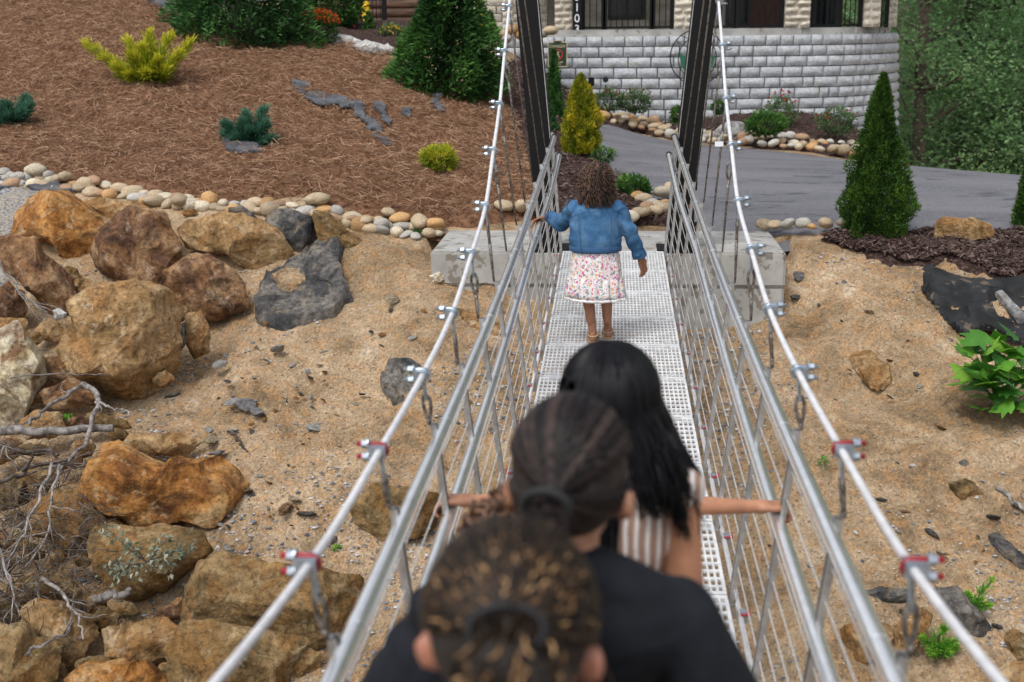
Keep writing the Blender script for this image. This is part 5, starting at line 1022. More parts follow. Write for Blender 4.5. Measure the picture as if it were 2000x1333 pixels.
branch([(60,935),(110,930),(150,940)], 0.016, 0.012, M['barkd'], 'short dark broken branch end below the log', 10, 0.3)
branch([(20,1080),(45,1130),(70,1180),(80,1230),(90,1260)], 0.012, 0.004, M['bark'], 'grey twig running down over the cracked tan boulder', 11, 0.36, 6)
branch([(120,1180),(165,1210),(185,1250),(205,1295)], 0.014, 0.006, M['bark'], 'grey brown branch between the two bottom tan boulders', 12, 0.3, 3)
branch([(95,1320),(130,1300),(160,1285),(190,1265)], 0.012, 0.006, M['bark'], 'grey stick lying low between the bottom boulders', 13, 0.3, 3)
branch([(215,1205),(250,1200),(285,1195)], 0.03, 0.022, M['bark'], 'short weathered chunk of wood above the squarish tan boulder', 14, 0.24, name='wood_chunk')
branch([(-30,905),(20,915),(60,930)], 0.012, 0.006, M['bark'], 'light twig at the left edge just under the log', 15, 0.3, 4)
branch([(1900,945),(1945,962),(2000,978),(2030,980)], 0.010, 0.006, M['bark'], 'thin grey stick on the right slope above the brown rock', 16, 0.05, 2)
branch([(1930,955),(1970,985),(2010,1015)], 0.018, 0.012, M['bark'], 'thicker grey stick at the right edge of the slope', 17, 0.05, 1)
branch([(452,850),(470,870),(482,888)], 0.012, 0.008, M['barkd'], 'short dark stick on the sand above the rust boulder', 18, 0.04)
branch([(632,1040),(642,1052),(648,1072)], 0.006, 0.004, M['barkd'], 'tiny dark stick on the sand left of the cable', 19, 0.03)
branch([(-20,1060),(20,1100),(40,1150),(30,1200)], 0.011, 0.005, M['bark'], 'grey twig hanging at the far left edge', 20, 0.34, 7)
tm = MB(); g_ = np.random.default_rng(9)
for i in range(330):
    px, py = g_.uniform(-40, 240), g_.uniform(930, 1260)
    if px + (py - 930) * 0.25 > 260: px = g_.uniform(-30, 120)
    p = PH(px, py); p[2] += g_.uniform(0.03, 0.26); p[1] -= g_.uniform(0.0, 0.22); d = nrm(g_.normal(size=3) * V3((1, 0.5, 0.7))); L = g_.uniform(0.1, 0.38)
    tm.tube(wig([p - d * L / 2, p, p + d * L / 2], 8, 0.03, 2000 + i), np.linspace(g_.uniform(0.002, 0.007), 0.0012, 8), 4)
tag(tm.build('twig_tangle', M['barkd'], smooth=True), 'tangle of thin dark twigs heaped among the left boulders', 'twigs', kind='stuff')
tm = MB()
for i in range(150):
    px, py = g_.uniform(-40, 230), g_.uniform(900, 1230)
    p = PH(px, py); p[2] += g_.uniform(0.12, 0.34); p[1] -= g_.uniform(0.1, 0.3); d = nrm(g_.normal(size=3) * V3((1, 0.5, 0.8))); L = g_.uniform(0.1, 0.36)
    tm.tube(wig([p - d * L / 2, p, p + d * L / 2], 8, 0.03, 4000 + i), np.linspace(g_.uniform(0.002, 0.005), 0.001, 8), 4)
tag(tm.build('twig_tangle', M['bark'], smooth=True), 'tangle of thin pale grey twigs over the left boulders', 'twigs', kind='stuff')

# ------------------------------------------------------------------ foliage
def leafmesh(name, pos, d, L, W, mat, parent, seed=0, rnd=None, fold=0.25, droop=0.0):
    g_ = np.random.default_rng(seed); n = len(pos); d = d / (np.linalg.norm(d, axis=1, keepdims=True) + 1e-9)
    s = np.cross(d, g_.normal(size=(n, 3)) + V3((0, 0, 1.2))); s /= (np.linalg.norm(s, axis=1, keepdims=True) + 1e-9); up = np.cross(s, d)
    L = np.broadcast_to(np.asarray(L, float), (n,))[:, None]; W = np.broadcast_to(np.asarray(W, float), (n,))[:, None]
    mid = pos + d * L * 0.45
    V = np.stack([pos, mid + s * W / 2 + up * W * fold, pos + d * L + up * -L * droop, mid - s * W / 2 + up * W * fold], 1).reshape(-1, 3)
    F = np.arange(n * 4).reshape(n, 4); r = g_.random(n) if rnd is None else np.clip(rnd, 0, 1)
    return obj(name, np_mesh(name, V, F, r), mat, parent)
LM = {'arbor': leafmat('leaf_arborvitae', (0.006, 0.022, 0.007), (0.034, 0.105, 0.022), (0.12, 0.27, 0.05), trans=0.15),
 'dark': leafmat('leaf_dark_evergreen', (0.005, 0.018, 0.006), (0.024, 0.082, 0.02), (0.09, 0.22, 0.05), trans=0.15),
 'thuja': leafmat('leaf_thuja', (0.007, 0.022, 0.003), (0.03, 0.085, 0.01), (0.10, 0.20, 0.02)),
 'gold': leafmat('leaf_gold', (0.05, 0.11, 0.008), (0.28, 0.33, 0.02), (0.65, 0.6, 0.05)),
 'golden': leafmat('leaf_golden_cone', (0.03, 0.075, 0.006), (0.2, 0.24, 0.012), (0.66, 0.5, 0.02)),
 'blue': leafmat('leaf_blue_juniper', (0.012, 0.045, 0.030), (0.035, 0.12, 0.075), (0.09, 0.22, 0.14)),
 'shrub': leafmat('leaf_shrub', (0.012, 0.04, 0.008), (0.04, 0.12, 0.02), (0.13, 0.25, 0.05)),
 'rose': leafmat('leaf_rose', (0.03, 0.06, 0.02), (0.08, 0.15, 0.05), (0.2, 0.24, 0.12)),
 'maple': leafmat('leaf_maple', (0.04, 0.16, 0.015), (0.10, 0.33, 0.03), (0.28, 0.5, 0.06), trans=0.35),
 'far': leafmat('leaf_far_tree', (0.05, 0.12, 0.05), (0.16, 0.31, 0.12), (0.32, 0.5, 0.22), trans=0.5),
 'far2': leafmat('leaf_far_tree_pale', (0.08, 0.17, 0.08), (0.22, 0.38, 0.18), (0.38, 0.56, 0.32), trans=0.5),
 'wilt': leafmat('leaf_wilted', (0.10, 0.12, 0.08), (0.22, 0.26, 0.19), (0.42, 0.42, 0.33)),
 'flower': leafmat('orange_flowers', (0.25, 0.03, 0.008), (0.5, 0.08, 0.012), (0.7, 0.2, 0.02)),
 'redf': leafmat('red_rose', (0.25, 0.012, 0.02), (0.4, 0.02, 0.03), (0.55, 0.05, 0.05)),
 'yellowf': leafmat('yellow_flowers', (0.5, 0.35, 0.01), (0.7, 0.5, 0.02), (0.8, 0.65, 0.05))}
def conifer(name, label, base, h, R_, prof_, n, L, W, mat, seed, cat='tree', group=None, lump=0.16, upd=0.55, inner=0.5):
    g_ = np.random.default_rng(seed); root = empty(name, base); tag(root, label, cat, group)
    lbuild(MB().tube(np.array([V3(base) + V3((0, 0, -0.1)), V3(base) + V3((0.01, 0, h * 0.5)), V3(base) + V3((0, 0, h * 0.93))]), [0.05 * max(h, .6), 0.03 * max(h, .6), 0.006], 8), 'trunk', M['trunk'], root, smooth=True)
    u = g_.random(n * 4); pr = np.array([prof_(x) for x in np.linspace(0, 1, 101)]); keep = g_.random(len(u)) < np.interp(u, np.linspace(0, 1, 101), pr) / pr.max() + 0.12; u = u[keep][:n]; n = len(u)
    th = g_.random(n) * 6.2832; r_ = np.interp(u, np.linspace(0, 1, 101), pr) * R_
    lp = fbm(np.stack([np.cos(th) * 2.2, np.sin(th) * 2.2, u * h / R_ * 2.0], 1), 3, seed)
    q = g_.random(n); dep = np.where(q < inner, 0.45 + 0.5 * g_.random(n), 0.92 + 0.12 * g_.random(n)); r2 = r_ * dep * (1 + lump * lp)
    pos = np.stack([np.cos(th) * r2, np.sin(th) * r2, u * h], 1) 
    out = np.stack([np.cos(th), np.sin(th), 0 * th], 1); d = out * (1 - upd) + V3((0, 0, upd)) + g_.normal(size=(n, 3)) * 0.35
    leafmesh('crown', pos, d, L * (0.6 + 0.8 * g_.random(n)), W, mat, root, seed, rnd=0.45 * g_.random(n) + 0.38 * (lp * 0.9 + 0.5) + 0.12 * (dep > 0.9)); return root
cone = lambda u: (1 - u) ** 0.75 * min(1, 0.55 + u * 4)
gcone = lambda u: min(1, 0.75 + u * 1.6) * (1 - u ** 1.9) ** 0.8 + 0.03
thj = lambda u: min(1.0, 0.72 + u * 2.5) * (1 - u ** 1.35) ** 0.95 + 0.02
egg = lambda u: math.sqrt(max(0.0, 1 - (2 * u - 0.85) ** 2 / 1.4)) if u < 1 else 0
cone2 = lambda u: (1 - u) ** 0.9 * min(1, 0.75 + u * 3)
wide = lambda u: (1 - u) ** 0.55 * min(1, 0.7 + u * 3)
def at_base(px, py, Y=None): return PH(px, py) if Y is None else P(px, py, Y)
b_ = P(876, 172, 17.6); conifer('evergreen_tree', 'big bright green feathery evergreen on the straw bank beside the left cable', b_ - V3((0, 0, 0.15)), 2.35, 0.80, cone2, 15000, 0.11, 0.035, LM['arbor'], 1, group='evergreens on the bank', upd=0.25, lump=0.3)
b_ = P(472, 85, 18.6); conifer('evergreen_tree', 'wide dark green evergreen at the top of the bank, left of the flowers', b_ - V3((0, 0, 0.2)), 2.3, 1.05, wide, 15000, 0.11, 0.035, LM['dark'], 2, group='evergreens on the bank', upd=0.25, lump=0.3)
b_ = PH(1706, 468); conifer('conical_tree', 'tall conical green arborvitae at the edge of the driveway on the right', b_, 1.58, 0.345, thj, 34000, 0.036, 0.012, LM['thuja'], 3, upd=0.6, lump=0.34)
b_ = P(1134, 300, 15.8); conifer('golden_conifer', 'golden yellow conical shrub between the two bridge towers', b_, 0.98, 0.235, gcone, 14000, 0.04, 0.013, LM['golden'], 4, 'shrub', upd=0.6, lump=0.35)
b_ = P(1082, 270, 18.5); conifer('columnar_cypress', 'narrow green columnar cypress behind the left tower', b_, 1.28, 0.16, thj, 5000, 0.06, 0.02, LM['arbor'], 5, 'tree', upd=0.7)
b_ = P(1065, 285, 17.0); conifer('columnar_cypress', 'smaller green cypress left of the narrow one behind the left tower', b_, 0.7, 0.2, thj, 2500, 0.06, 0.02, LM['dark'], 6, 'tree', upd=0.7)
b_ = P(958, 78, 22.5); conifer('young_conifer', 'young feathery conifer in front of the cream stone wing', b_, 0.48, 0.14, cone, 1500, 0.06, 0.02, LM['arbor'], 7, 'tree')
b_ = P(722, 84, 21.2); conifer('young_conifer', 'slim green conifer in front of the yellow bollard by the fence', b_, 0.5, 0.13, cone, 1500, 0.06, 0.02, LM['arbor'], 8, 'tree')
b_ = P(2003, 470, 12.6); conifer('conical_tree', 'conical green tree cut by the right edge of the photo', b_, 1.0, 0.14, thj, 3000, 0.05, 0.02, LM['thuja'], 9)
def bush(name, label, base, rx, ry, rz, n, L, W, mat, seed, cat='shrub', group=None, stems=6, flowers=None, up=0.3):
    g_ = np.random.default_rng(seed); root = empty(name, base); tag(root, label, cat, group); bse = V3(base)
    for k in range(stems):
        a = g_.random() * 6.28; e = bse + V3((math.cos(a) * rx * 0.5, math.sin(a) * ry * 0.5, rz * 1.2)); lbuild(MB().tube(wig([bse + V3((0, 0, -0.04)), (bse + e) / 2, e], 7, 0.01, seed * 9 + k), np.linspace(0.012, 0.004, 7) * max(rx / 0.35, 0.5), 5), 'stem', M['trunk'], root)
    v = g_.normal(size=(n, 3)); v /= np.linalg.norm(v, axis=1, keepdims=True); lp = fbm(v * 2.0 + seed, 3, seed); r_ = (0.5 + 0.5 * g_.random(n) ** 0.5) * (1 + 0.3 * lp)
    pos = v * r_[:, None] * V3((rx, ry, rz)) + V3((0, 0, rz * 0.9)); pos[:, 2] = np.maximum(pos[:, 2], 0.01)
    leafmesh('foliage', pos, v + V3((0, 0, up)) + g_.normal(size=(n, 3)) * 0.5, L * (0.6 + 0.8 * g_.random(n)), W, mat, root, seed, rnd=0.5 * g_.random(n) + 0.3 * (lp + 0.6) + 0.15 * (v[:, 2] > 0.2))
    if flowers:
        m, fm, fl, zmin = flowers; v = g_.normal(size=(m, 3)); v /= np.linalg.norm(v, axis=1, keepdims=True); v[:, 2] = np.abs(v[:, 2]) * 0.8 + zmin; pos = v * V3((rx, ry, rz)) * 1.05 + V3((0, 0, rz * 0.9))
        leafmesh('flowers', np.repeat(pos, 6, 0) , g_.normal(size=(m * 6, 3)) + V3((0, 0, 0.5)), fl, fl * 0.8, LM[fm], root, seed + 1)['kind'] = 'stuff'
    return root
bush('flowering_bush', 'bush with orange red flower heads beside the dark evergreen', P(625, 88, 19.2), 0.30, 0.28, 0.26, 2600, 0.05, 0.02, LM['shrub'], 11, flowers=(130, 'flower', 0.035, 0.3))
bush('broadleaf_shrub', 'tall dark broadleaf shrub behind the orange flowering bush', P(645, 60, 21.5), 0.55, 0.5, 0.55, 4500, 0.09, 0.04, LM['shrub'], 12)
bush('flowering_bush', 'low yellow flowering plant beside the big evergreen', P(765, 86, 20.6), 0.22, 0.2, 0.16, 900, 0.05, 0.02, LM['rose'], 13, flowers=(30, 'yellowf', 0.025, 0.1))
bush('rose_bush', 'loose rose bush in the mulch bed right of the golden shrub', P(1187, 216, 23.0), 0.28, 0.25, 0.2, 1100, 0.05, 0.03, LM['rose'], 14, group='rose bushes below the wall', flowers=(8, 'redf', 0.03, 0.4))
bush('rose_bush', 'second loose rose bush, left of the round green shrub', P(1240, 220, 23.0), 0.30, 0.25, 0.2, 1200, 0.05, 0.03, LM['rose'], 15, group='rose bushes below the wall', flowers=(9, 'redf', 0.03, 0.4))
bush('rose_bush', 'rose bush with red blooms behind the rounded boxwood', P(1524, 246, 22.3), 0.26, 0.25, 0.26, 900, 0.05, 0.03, LM['rose'], 16, group='rose bushes below the wall', flowers=(9, 'redf', 0.045, 0.6))
bush('rose_bush', 'rose bush left of the tall conical tree', P(1634, 262, 21.6), 0.32, 0.25, 0.22, 1200, 0.05, 0.03, LM['rose'], 17, group='rose bushes below the wall', flowers=(7, 'redf', 0.035, 0.4))
bush('round_shrub', 'small bright green shrub left of the right tower', P(1327, 240, 21.8), 0.15, 0.15, 0.15, 1000, 0.05, 0.025, LM['shrub'], 18, group='round shrubs below the wall')
bush('round_shrub', 'small bright green shrub just right of the right tower', P(1405, 222, 22.4), 0.14, 0.14, 0.12, 700, 0.05, 0.025, LM['shrub'], 19, group='round shrubs below the wall')
bush('round_shrub', 'rounded green boxwood in the mulch bed', P(1496, 264, 20.6), 0.32, 0.3, 0.19, 2600, 0.05, 0.028, LM['shrub'], 20, group='round shrubs below the wall')
bush('holly_shrub', 'small glossy green shrub behind the right shoulder of the girl', P(1238, 396, 13.6), 0.19, 0.19, 0.15, 900, 0.055, 0.03, LM['shrub'], 21, stems=9, up=0.8)
bush('holly_shrub', 'small green sprouts just above the hair of the girl', P(1178, 318, 15.2), 0.13, 0.1, 0.09, 250, 0.05, 0.025, LM['shrub'], 22, stems=6, up=0.8)
bush('golden_shrub', 'small bright yellow green shrub low on the straw bank', P(858, 334, 14.0), 0.19, 0.18, 0.14, 2600, 0.055, 0.014, LM['gold'], 23)
bush('golden_bush_sprout', 'tiny green tuft at the foot of the straw bank', PH(380, 343), 0.04, 0.04, 0.035, 80, 0.03, 0.012, LM['shrub'], 24, stems=2)
bush('weed', 'tiny green weed beside the cobbles at the abutment', PH(815, 462), 0.06, 0.05, 0.03, 90, 0.035, 0.014, LM['shrub'], 25, 'weed', stems=2)
bush('weed', 'tiny green weed on the sand left of the lower cable', PH(658, 1077), 0.02, 0.02, 0.02, 30, 0.03, 0.015, LM['maple'], 26, 'weed', stems=2)
bush('weed', 'tiny green weed above the log under the largest boulder', PH(135, 830), 0.05, 0.04, 0.04, 60, 0.03, 0.018, LM['maple'], 27, 'weed', stems=2)
bush('weed', 'small green weed behind the upper right red clamp', PH(1608, 910), 0.035, 0.03, 0.03, 50, 0.03, 0.015, LM['maple'], 28, 'weed', stems=2)
def juniper(name, label, base, arms, n_per, L, W, mat, seed, r=0.05, droopy=0.0):
    g_ = np.random.default_rng(seed); root = empty(name, base); tag(root, label, 'shrub'); bse = V3(base); PP = []; DD = []; RN = []
    for k, (dx, dz, dy) in enumerate(arms):
        e = bse + dx * _r + V3((0, dy, dz)); mid = (bse + e) / 2 + V3((0, 0, -0.15 * abs(dx) + 0.04)); q = wig([bse, mid, e], 12, 0.012, seed * 7 + k)
        lbuild(MB().tube(q, np.linspace(0.010, 0.003, 12), 5), 'stem', M['trunk'], root)
        t = g_.random(n_per) ** 0.75; idx = t * 11; i0 = np.clip(idx.astype(int), 0, 10); fr = (idx - i0)[:, None]; p = q[i0] * (1 - fr) + q[i0+1] * fr; ax = q[i0+1] - q[i0]; ax /= np.linalg.norm(ax, axis=1, keepdims=True)
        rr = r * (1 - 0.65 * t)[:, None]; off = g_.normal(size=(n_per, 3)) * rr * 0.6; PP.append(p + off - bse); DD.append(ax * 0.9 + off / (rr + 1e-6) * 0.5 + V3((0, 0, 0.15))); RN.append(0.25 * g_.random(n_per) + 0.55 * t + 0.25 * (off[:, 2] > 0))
    pos, d, rn = np.concatenate(PP), np.concatenate(DD), np.concatenate(RN); n = len(pos)
    leafmesh('foliage', pos, d, L * (0.6 + 0.8 * g_.random(n)), W, mat, root, seed, rnd=rn); return root
b_ = PH(290, 172); juniper('golden_juniper', 'golden juniper with spreading feathery arms high on the straw bank', b_ + V3((0, 0, 0.08)), [(-.72, .50, -.1), (-.5, .32, -.15), (-.25, .52, .1), (.05, .62, .1), (.3, .60, .1), (.62, .52, 0), (.5, .36, -.15), (.25, .3, -.25), (-.1, .34, -.25), (-.3, .2, -.3), (.12, .12, -.35), (.35, .16, -.25), (-.15, .1, -.3), (.0, .45, -.1)], 620, 0.075, 0.016, LM['gold'], 31, 0.095)
b_ = PH(492, 296); juniper('blue_juniper', 'blue green juniper above the grey fabric patch', b_ + V3((0, 0, 0.06)), [(-.32, .16, 0), (-.28, .28, -.1), (-.05, .38, 0), (.15, .42, .1), (.22, .28, -.1), (.3, .1, -.15), (.05, .2, -.2), (-.15, .12, -.2), (.2, .05, -.2), (-.05, .3, -.1)], 800, 0.05, 0.014, LM['blue'], 32, 0.10)
b_ = PH(20, 262); juniper('blue_juniper', 'blue green juniper cut by the left edge of the photo', b_ + V3((0, 0, 0.06)), [(.28, .3, 0), (.2, .36, .1), (.05, .3, -.1), (-.2, .3, 0), (-.3, .15, -.1), (.1, .16, -.2), (.25, .2, -.15), (-.1, .1, -.2)], 800, 0.055, 0.014, LM['blue'], 33, 0.11)
b_ = PH(1880, 1205); juniper('green_sprig', 'upright green juniper sprig growing over the dark slate slab', b_ + V3((0, -.05, 0.03)), [(.16, .26, 0), (.08, .14, -.05), (-.06, .1, -.05), (.14, .1, -.05), (.0, .16, 0)], 160, 0.035, 0.009, LM['maple'], 34, 0.03)
b_ = PH(1825, 1280); juniper('green_sprig', 'bushy green juniper sprig left of the dark slate slab', b_ + V3((0, -.05, 0.03)), [(-.1, .12, 0), (.02, .2, 0), (.1, .14, -.05), (.05, .06, -.08), (-.05, .05, -.08), (.12, .05, 0)], 200, 0.035, 0.009, LM['maple'], 35, 0.035)
# wilted seedling on the olive boulder
def leafy(name, label, base, pts, mat, seed, sz, n_per=14, cat='plant'):
    g_ = np.random.default_rng(seed); root = empty(name, base); tag(root, label, cat); bse = V3(base); PP = []
    for k, e in enumerate(pts):
        q = wig([bse, (bse + e) / 2, e], 9, 0.015, seed * 5 + k); lbuild(MB().tube(q, np.linspace(0.005, 0.002, 9), 5), 'stem', M['barkd'], root); i = g_.integers(3, 9, n_per); PP.append(q[i] + g_.normal(size=(n_per, 3)) * 0.03 - bse)
    pos = np.concatenate(PP); leafmesh('foliage', pos, g_.normal(size=pos.shape) + V3((0, -0.3, -0.7)), sz, sz * 0.7, mat, root, seed, droop=0.2); return root
b_ = PH(290, 1105); yb = b_[1] - 0.45; lf = lambda x, y: P(x, y, yb)
leafy('wilted_plant', 'wilted grey green seedling in front of the olive brown boulder', lf(285, 1100), [lf(205, 1030), lf(215, 1100), lf(245, 1045), lf(330, 1050), lf(380, 1060), lf(320, 1110), lf(255, 1115), lf(210, 1125), lf(350, 1075)], LM['wilt'], 41, 0.045, 22)
# maple sapling: every leaf is a piece of its own
lobes = [(0, 0), (-.28, .02), (-.5, .22), (-.34, .3), (-.56, .58), (-.28, .55), (-.2, .72), (0, 1.0), (.2, .72), (.28, .55), (.56, .58), (.34, .3), (.5, .22), (.28, .02)]
mb = MB(); mb.add([(0, 0.42, 0.0)] + [(x, y, -abs(x) * 0.18 - 0.12 * max(0, y - .6)) for x, y in lobes], [(0, i + 1, (i + 1) % 14 + 1) for i in range(14)])
MLV = []
for k, c_ in enumerate([(0.07, 0.24, 0.02), (0.12, 0.34, 0.03), (0.22, 0.44, 0.05), (0.04, 0.16, 0.018)]):
    me = mb.mesh('leaf'); m, t, bs = mat_nodes('maple_leaf'); v = coords(t, 'Object'); r_ = ramp(t, [(0.3, tuple(x * 0.75 for x in c_)), (0.7, c_)]); t.links.new(noise(t, v, 3, 4), r_.inputs[0]); t.links.new(r_.outputs[0], bs.inputs['Base Color']); bs.inputs['Roughness'].default_value = 0.5
    tr = t.nodes.new('ShaderNodeBsdfTranslucent'); t.links.new(r_.outputs[0], tr.inputs[0]); mx = t.nodes.new('ShaderNodeMixShader'); mx.inputs[0].default_value = 0.3; t.links.new(bs.outputs[0], mx.inputs[1]); t.links.new(tr.outputs[0], mx.inputs[2]); t.links.new(mx.outputs[0], t.nodes['Material Output'].inputs[0]); me.materials.append(m); MLV.append(me)
b_ = PH(1965, 805); rt = empty('maple_sapling', b_); tag(rt, 'young maple sapling with bright green lobed leaves at the right edge', 'sapling'); g_ = np.random.default_rng(12); Ym = b_[1] - 0.1
for k, (px, py, dy) in enumerate([(1925,650,0),(1895,660,.05),(1940,680,.1),(1905,690,-.05),(1960,690,0),(1990,660,.1),(1900,740,-.05),(1950,730,-.1),(1975,720,.05),(1990,740,0),(1930,710,0),(1895,700,.1),(1955,760,-.15),(1985,775,-.1),(2000,700,0),(2010,730,-.05),(1935,775,-.2),(1915,720,-.15),(1970,745,-.2),(1998,800,-.1),(1975,800,-.2),(1945,795,-.15),(1920,755,-.1),(1890,745,-.12),(1990,690,.12),(1955,665,.1),(2020,670,.1),(2020,760,0),(1962,705,-.1),(1910,672,.08),(1940,745,-.2),(1980,785,-.25)] + [(float(a_), float(b__), float(c__)) for a_, b__, c__ in zip(np.random.default_rng(3).uniform(1900, 2020, 34), np.random.default_rng(4).uniform(672, 800, 34), np.random.default_rng(6).uniform(-.2, .12, 34))]):
    p = P(px, py, Ym + dy); o = bpy.data.objects.new('leaf', MLV[int(g_.choice(4, p=[.34, .33, .15, .18]))]); COL.objects.link(o); o.parent = rt; o.location = Vector(p - b_); s_ = g_.uniform(0.15, 0.25); o.scale = (s_, s_, s_); o.rotation_euler = (rad(g_.uniform(-35, 50)), rad(g_.uniform(-30, 30)), g_.uniform(0, 6.28))
    if k % 3 == 0: lbuild(MB().tube(wig([b_, (b_ + p) / 2 + V3((0, 0, 0.03)), p], 8, 0.01, 70 + k), np.linspace(0.006, 0.002, 8), 5), 'stem', M['trunk'], rt)
# ------------------------------------------------------------------ woods beyond the driveway
def tree(label, base, h, R_, n, mat, seed, leaf=0.26, clumps=46, low=0.12):
    g_ = np.random.default_rng(seed); root = empty('forest_tree', base); tag(root, label, 'tree', 'trees of the wood beyond the driveway'); bse = V3(base)
    q = wig([bse, bse + V3((g_.normal() * .4, g_.normal() * .4, h * 0.5)), bse + V3((0, 0, h * 0.95))], 14, 0.12, seed); lbuild(MB().tube(q, np.linspace(0.026 * h * 0.55, 0.03, 14), 9), 'trunk', M['trunk'], root, smooth=True)
    u = low + (1 - low) * g_.random(clumps); th = g_.random(clumps) * 6.28; rr = R_ * np.sin(np.clip((u - low * 0.6), 0, 1) ** 0.7 * math.pi * 0.96 + 0.1) * (0.35 + 0.65 * g_.random(clumps))
    c = np.stack([np.cos(th) * rr, np.sin(th) * rr, u * h], 1); 
    bm_ = MB()
    for k in range(0, clumps, 2):
        i = int(np.clip(u[k] * 12, 1, 12)); bm_.tube(wig([q[i] , (q[i] + bse + c[k]) / 2 + V3((0, 0, -0.2)), bse + c[k]], 7, 0.1, seed * 3 + k), np.linspace(0.06, 0.015, 7), 5)
    lbuild(bm_, 'limbs', M['trunk'], root)
    per = n // clumps; cr = R_ * 0.22 * (0.7 + 0.7 * g_.random(clumps)); v = g_.normal(size=(clumps, per, 3)) * V3((1, 1, 0.62)); 
    pos = (c[:, None, :] + v * cr[:, None, None] * 0.72).reshape(-1, 3); sh = np.repeat(g_.random(clumps), per)
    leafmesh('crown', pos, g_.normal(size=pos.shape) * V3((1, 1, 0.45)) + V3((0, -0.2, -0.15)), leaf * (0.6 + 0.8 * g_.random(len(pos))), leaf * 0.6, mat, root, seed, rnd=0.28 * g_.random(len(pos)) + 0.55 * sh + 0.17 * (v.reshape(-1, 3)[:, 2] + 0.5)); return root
TR = [(1795, 400, 34, 15, 3.6, 'far', 'leafy tree of the wood just right of the block wall'), (1865, 420, 38, 17, 4.4, 'far2', 'paler leafy tree in the middle of the wood strip'), (1925, 380, 42, 20, 5.0, 'far', 'darker tree behind the paler one in the wood'), (1985, 400, 36, 17, 4.2, 'far2', 'pale broad tree near the right edge of the wood'), (2080, 400, 37, 18, 4.6, 'far', 'tree of the wood cut by the right edge'), (1760, 380, 52, 22, 5.5, 'far', 'tree of the wood half hidden behind the house corner'), (1840, 380, 58, 24, 6.0, 'far', 'distant tall tree between the two nearest of the wood'), (1950, 380, 60, 25, 6.2, 'far2', 'distant pale tree high in the wood')]
for i, (px, py, Yt, h, R_, mk, lb) in enumerate(TR): 
    b_ = P(px, py, Yt); b_[2] -= 1.5; tree(lb, b_, h, R_, 26000 if i < 5 else 14000, LM[mk], 60 + i, leaf=0.075 + 0.0017 * Yt, clumps=150, low=0.02)
g_ = np.random.default_rng(5); n = 40000
xx = g_.uniform(12, 70, n); yy = g_.uniform(66, 95, n); zz_ = -2 + (yy - 66) * 1.15 + g_.normal(size=n) * 1.6 
X, Y = np.meshgrid(np.linspace(5, 90, 30), np.linspace(60, 130, 20)); Z = np.where(Y < 66, -3.5, -3 + (Y - 66) * 1.15)
tag(obj('wooded_hill', np_mesh('wooded_hill', np.stack([X.ravel(), Y.ravel(), Z.ravel()], 1), grid_faces(20, 30), smooth=True), M['mulch']), 'dark hillside behind the wood', kind='structure')
o = leafmesh('hillside_foliage', np.stack([xx, yy, zz_], 1), g_.normal(size=(n, 3)) + V3((0, -1, 0.3)), 0.55, 0.4, LM['far2'], None, 9); tag(o, 'distant mass of green foliage on the hillside', 'foliage', kind='stuff')
# ------------------------------------------------------------------ people
def caps(mb, p0, p1, r0, r1, n=12):
    p0, p1 = V3(p0), V3(p1); t = nrm(p1 - p0); L = np.linalg.norm(p1 - p0); pts = []; rs = []
    for a in (-88, -60, -30, 0): pts.append(p0 + t * r0 * math.sin(rad(a))); rs.append(max(r0 * math.cos(rad(a)), 1e-4))
    for a in (0, 30, 60, 88): pts.append(p1 + t * r1 * math.sin(rad(a))); rs.append(max(r1 * math.cos(rad(a)), 1e-4))
    return mb.tube(pts, rs, n)
def ell(mb, c, r, R=None, sub=3):
    V, F = ico(sub); V = V * V3(r)
    if R is not None: V = V @ np.asarray(R).T
    return mb.add(V + V3(c), F)
def remesh(mb, voxel, it=4, disp=None, name='body'):
    me = mb.mesh(name); o = bpy.data.objects.new('tmp', me); COL.objects.link(o)
    r = o.modifiers.new('r', 'REMESH'); r.mode = 'VOXEL'; r.voxel_size = voxel; r.use_smooth_shade = True
    if it: s = o.modifiers.new('s', 'SMOOTH'); s.iterations = it; s.factor = 0.5
    dg = bpy.context.evaluated_depsgraph_get(); out = bpy.data.meshes.new_from_object(o.evaluated_get(dg)); bpy.data.objects.remove(o); bpy.data.meshes.remove(me); out.name = name
    out.polygons.foreach_set('use_smooth', np.full(len(out.polygons), True))
    if disp:
        n = len(out.vertices); co_ = np.empty(n * 3, np.float32); no = np.empty(n * 3, np.float32); out.vertices.foreach_get('co', co_); out.vertices.foreach_get('normal', no)
        co_ = co_.reshape(-1, 3); no = no.reshape(-1, 3); co_ = co_ + no * disp(co_)[:, None].astype(np.float32); out.vertices.foreach_set('co', co_.ravel()); out.update()
    out.materials.clear(); return out
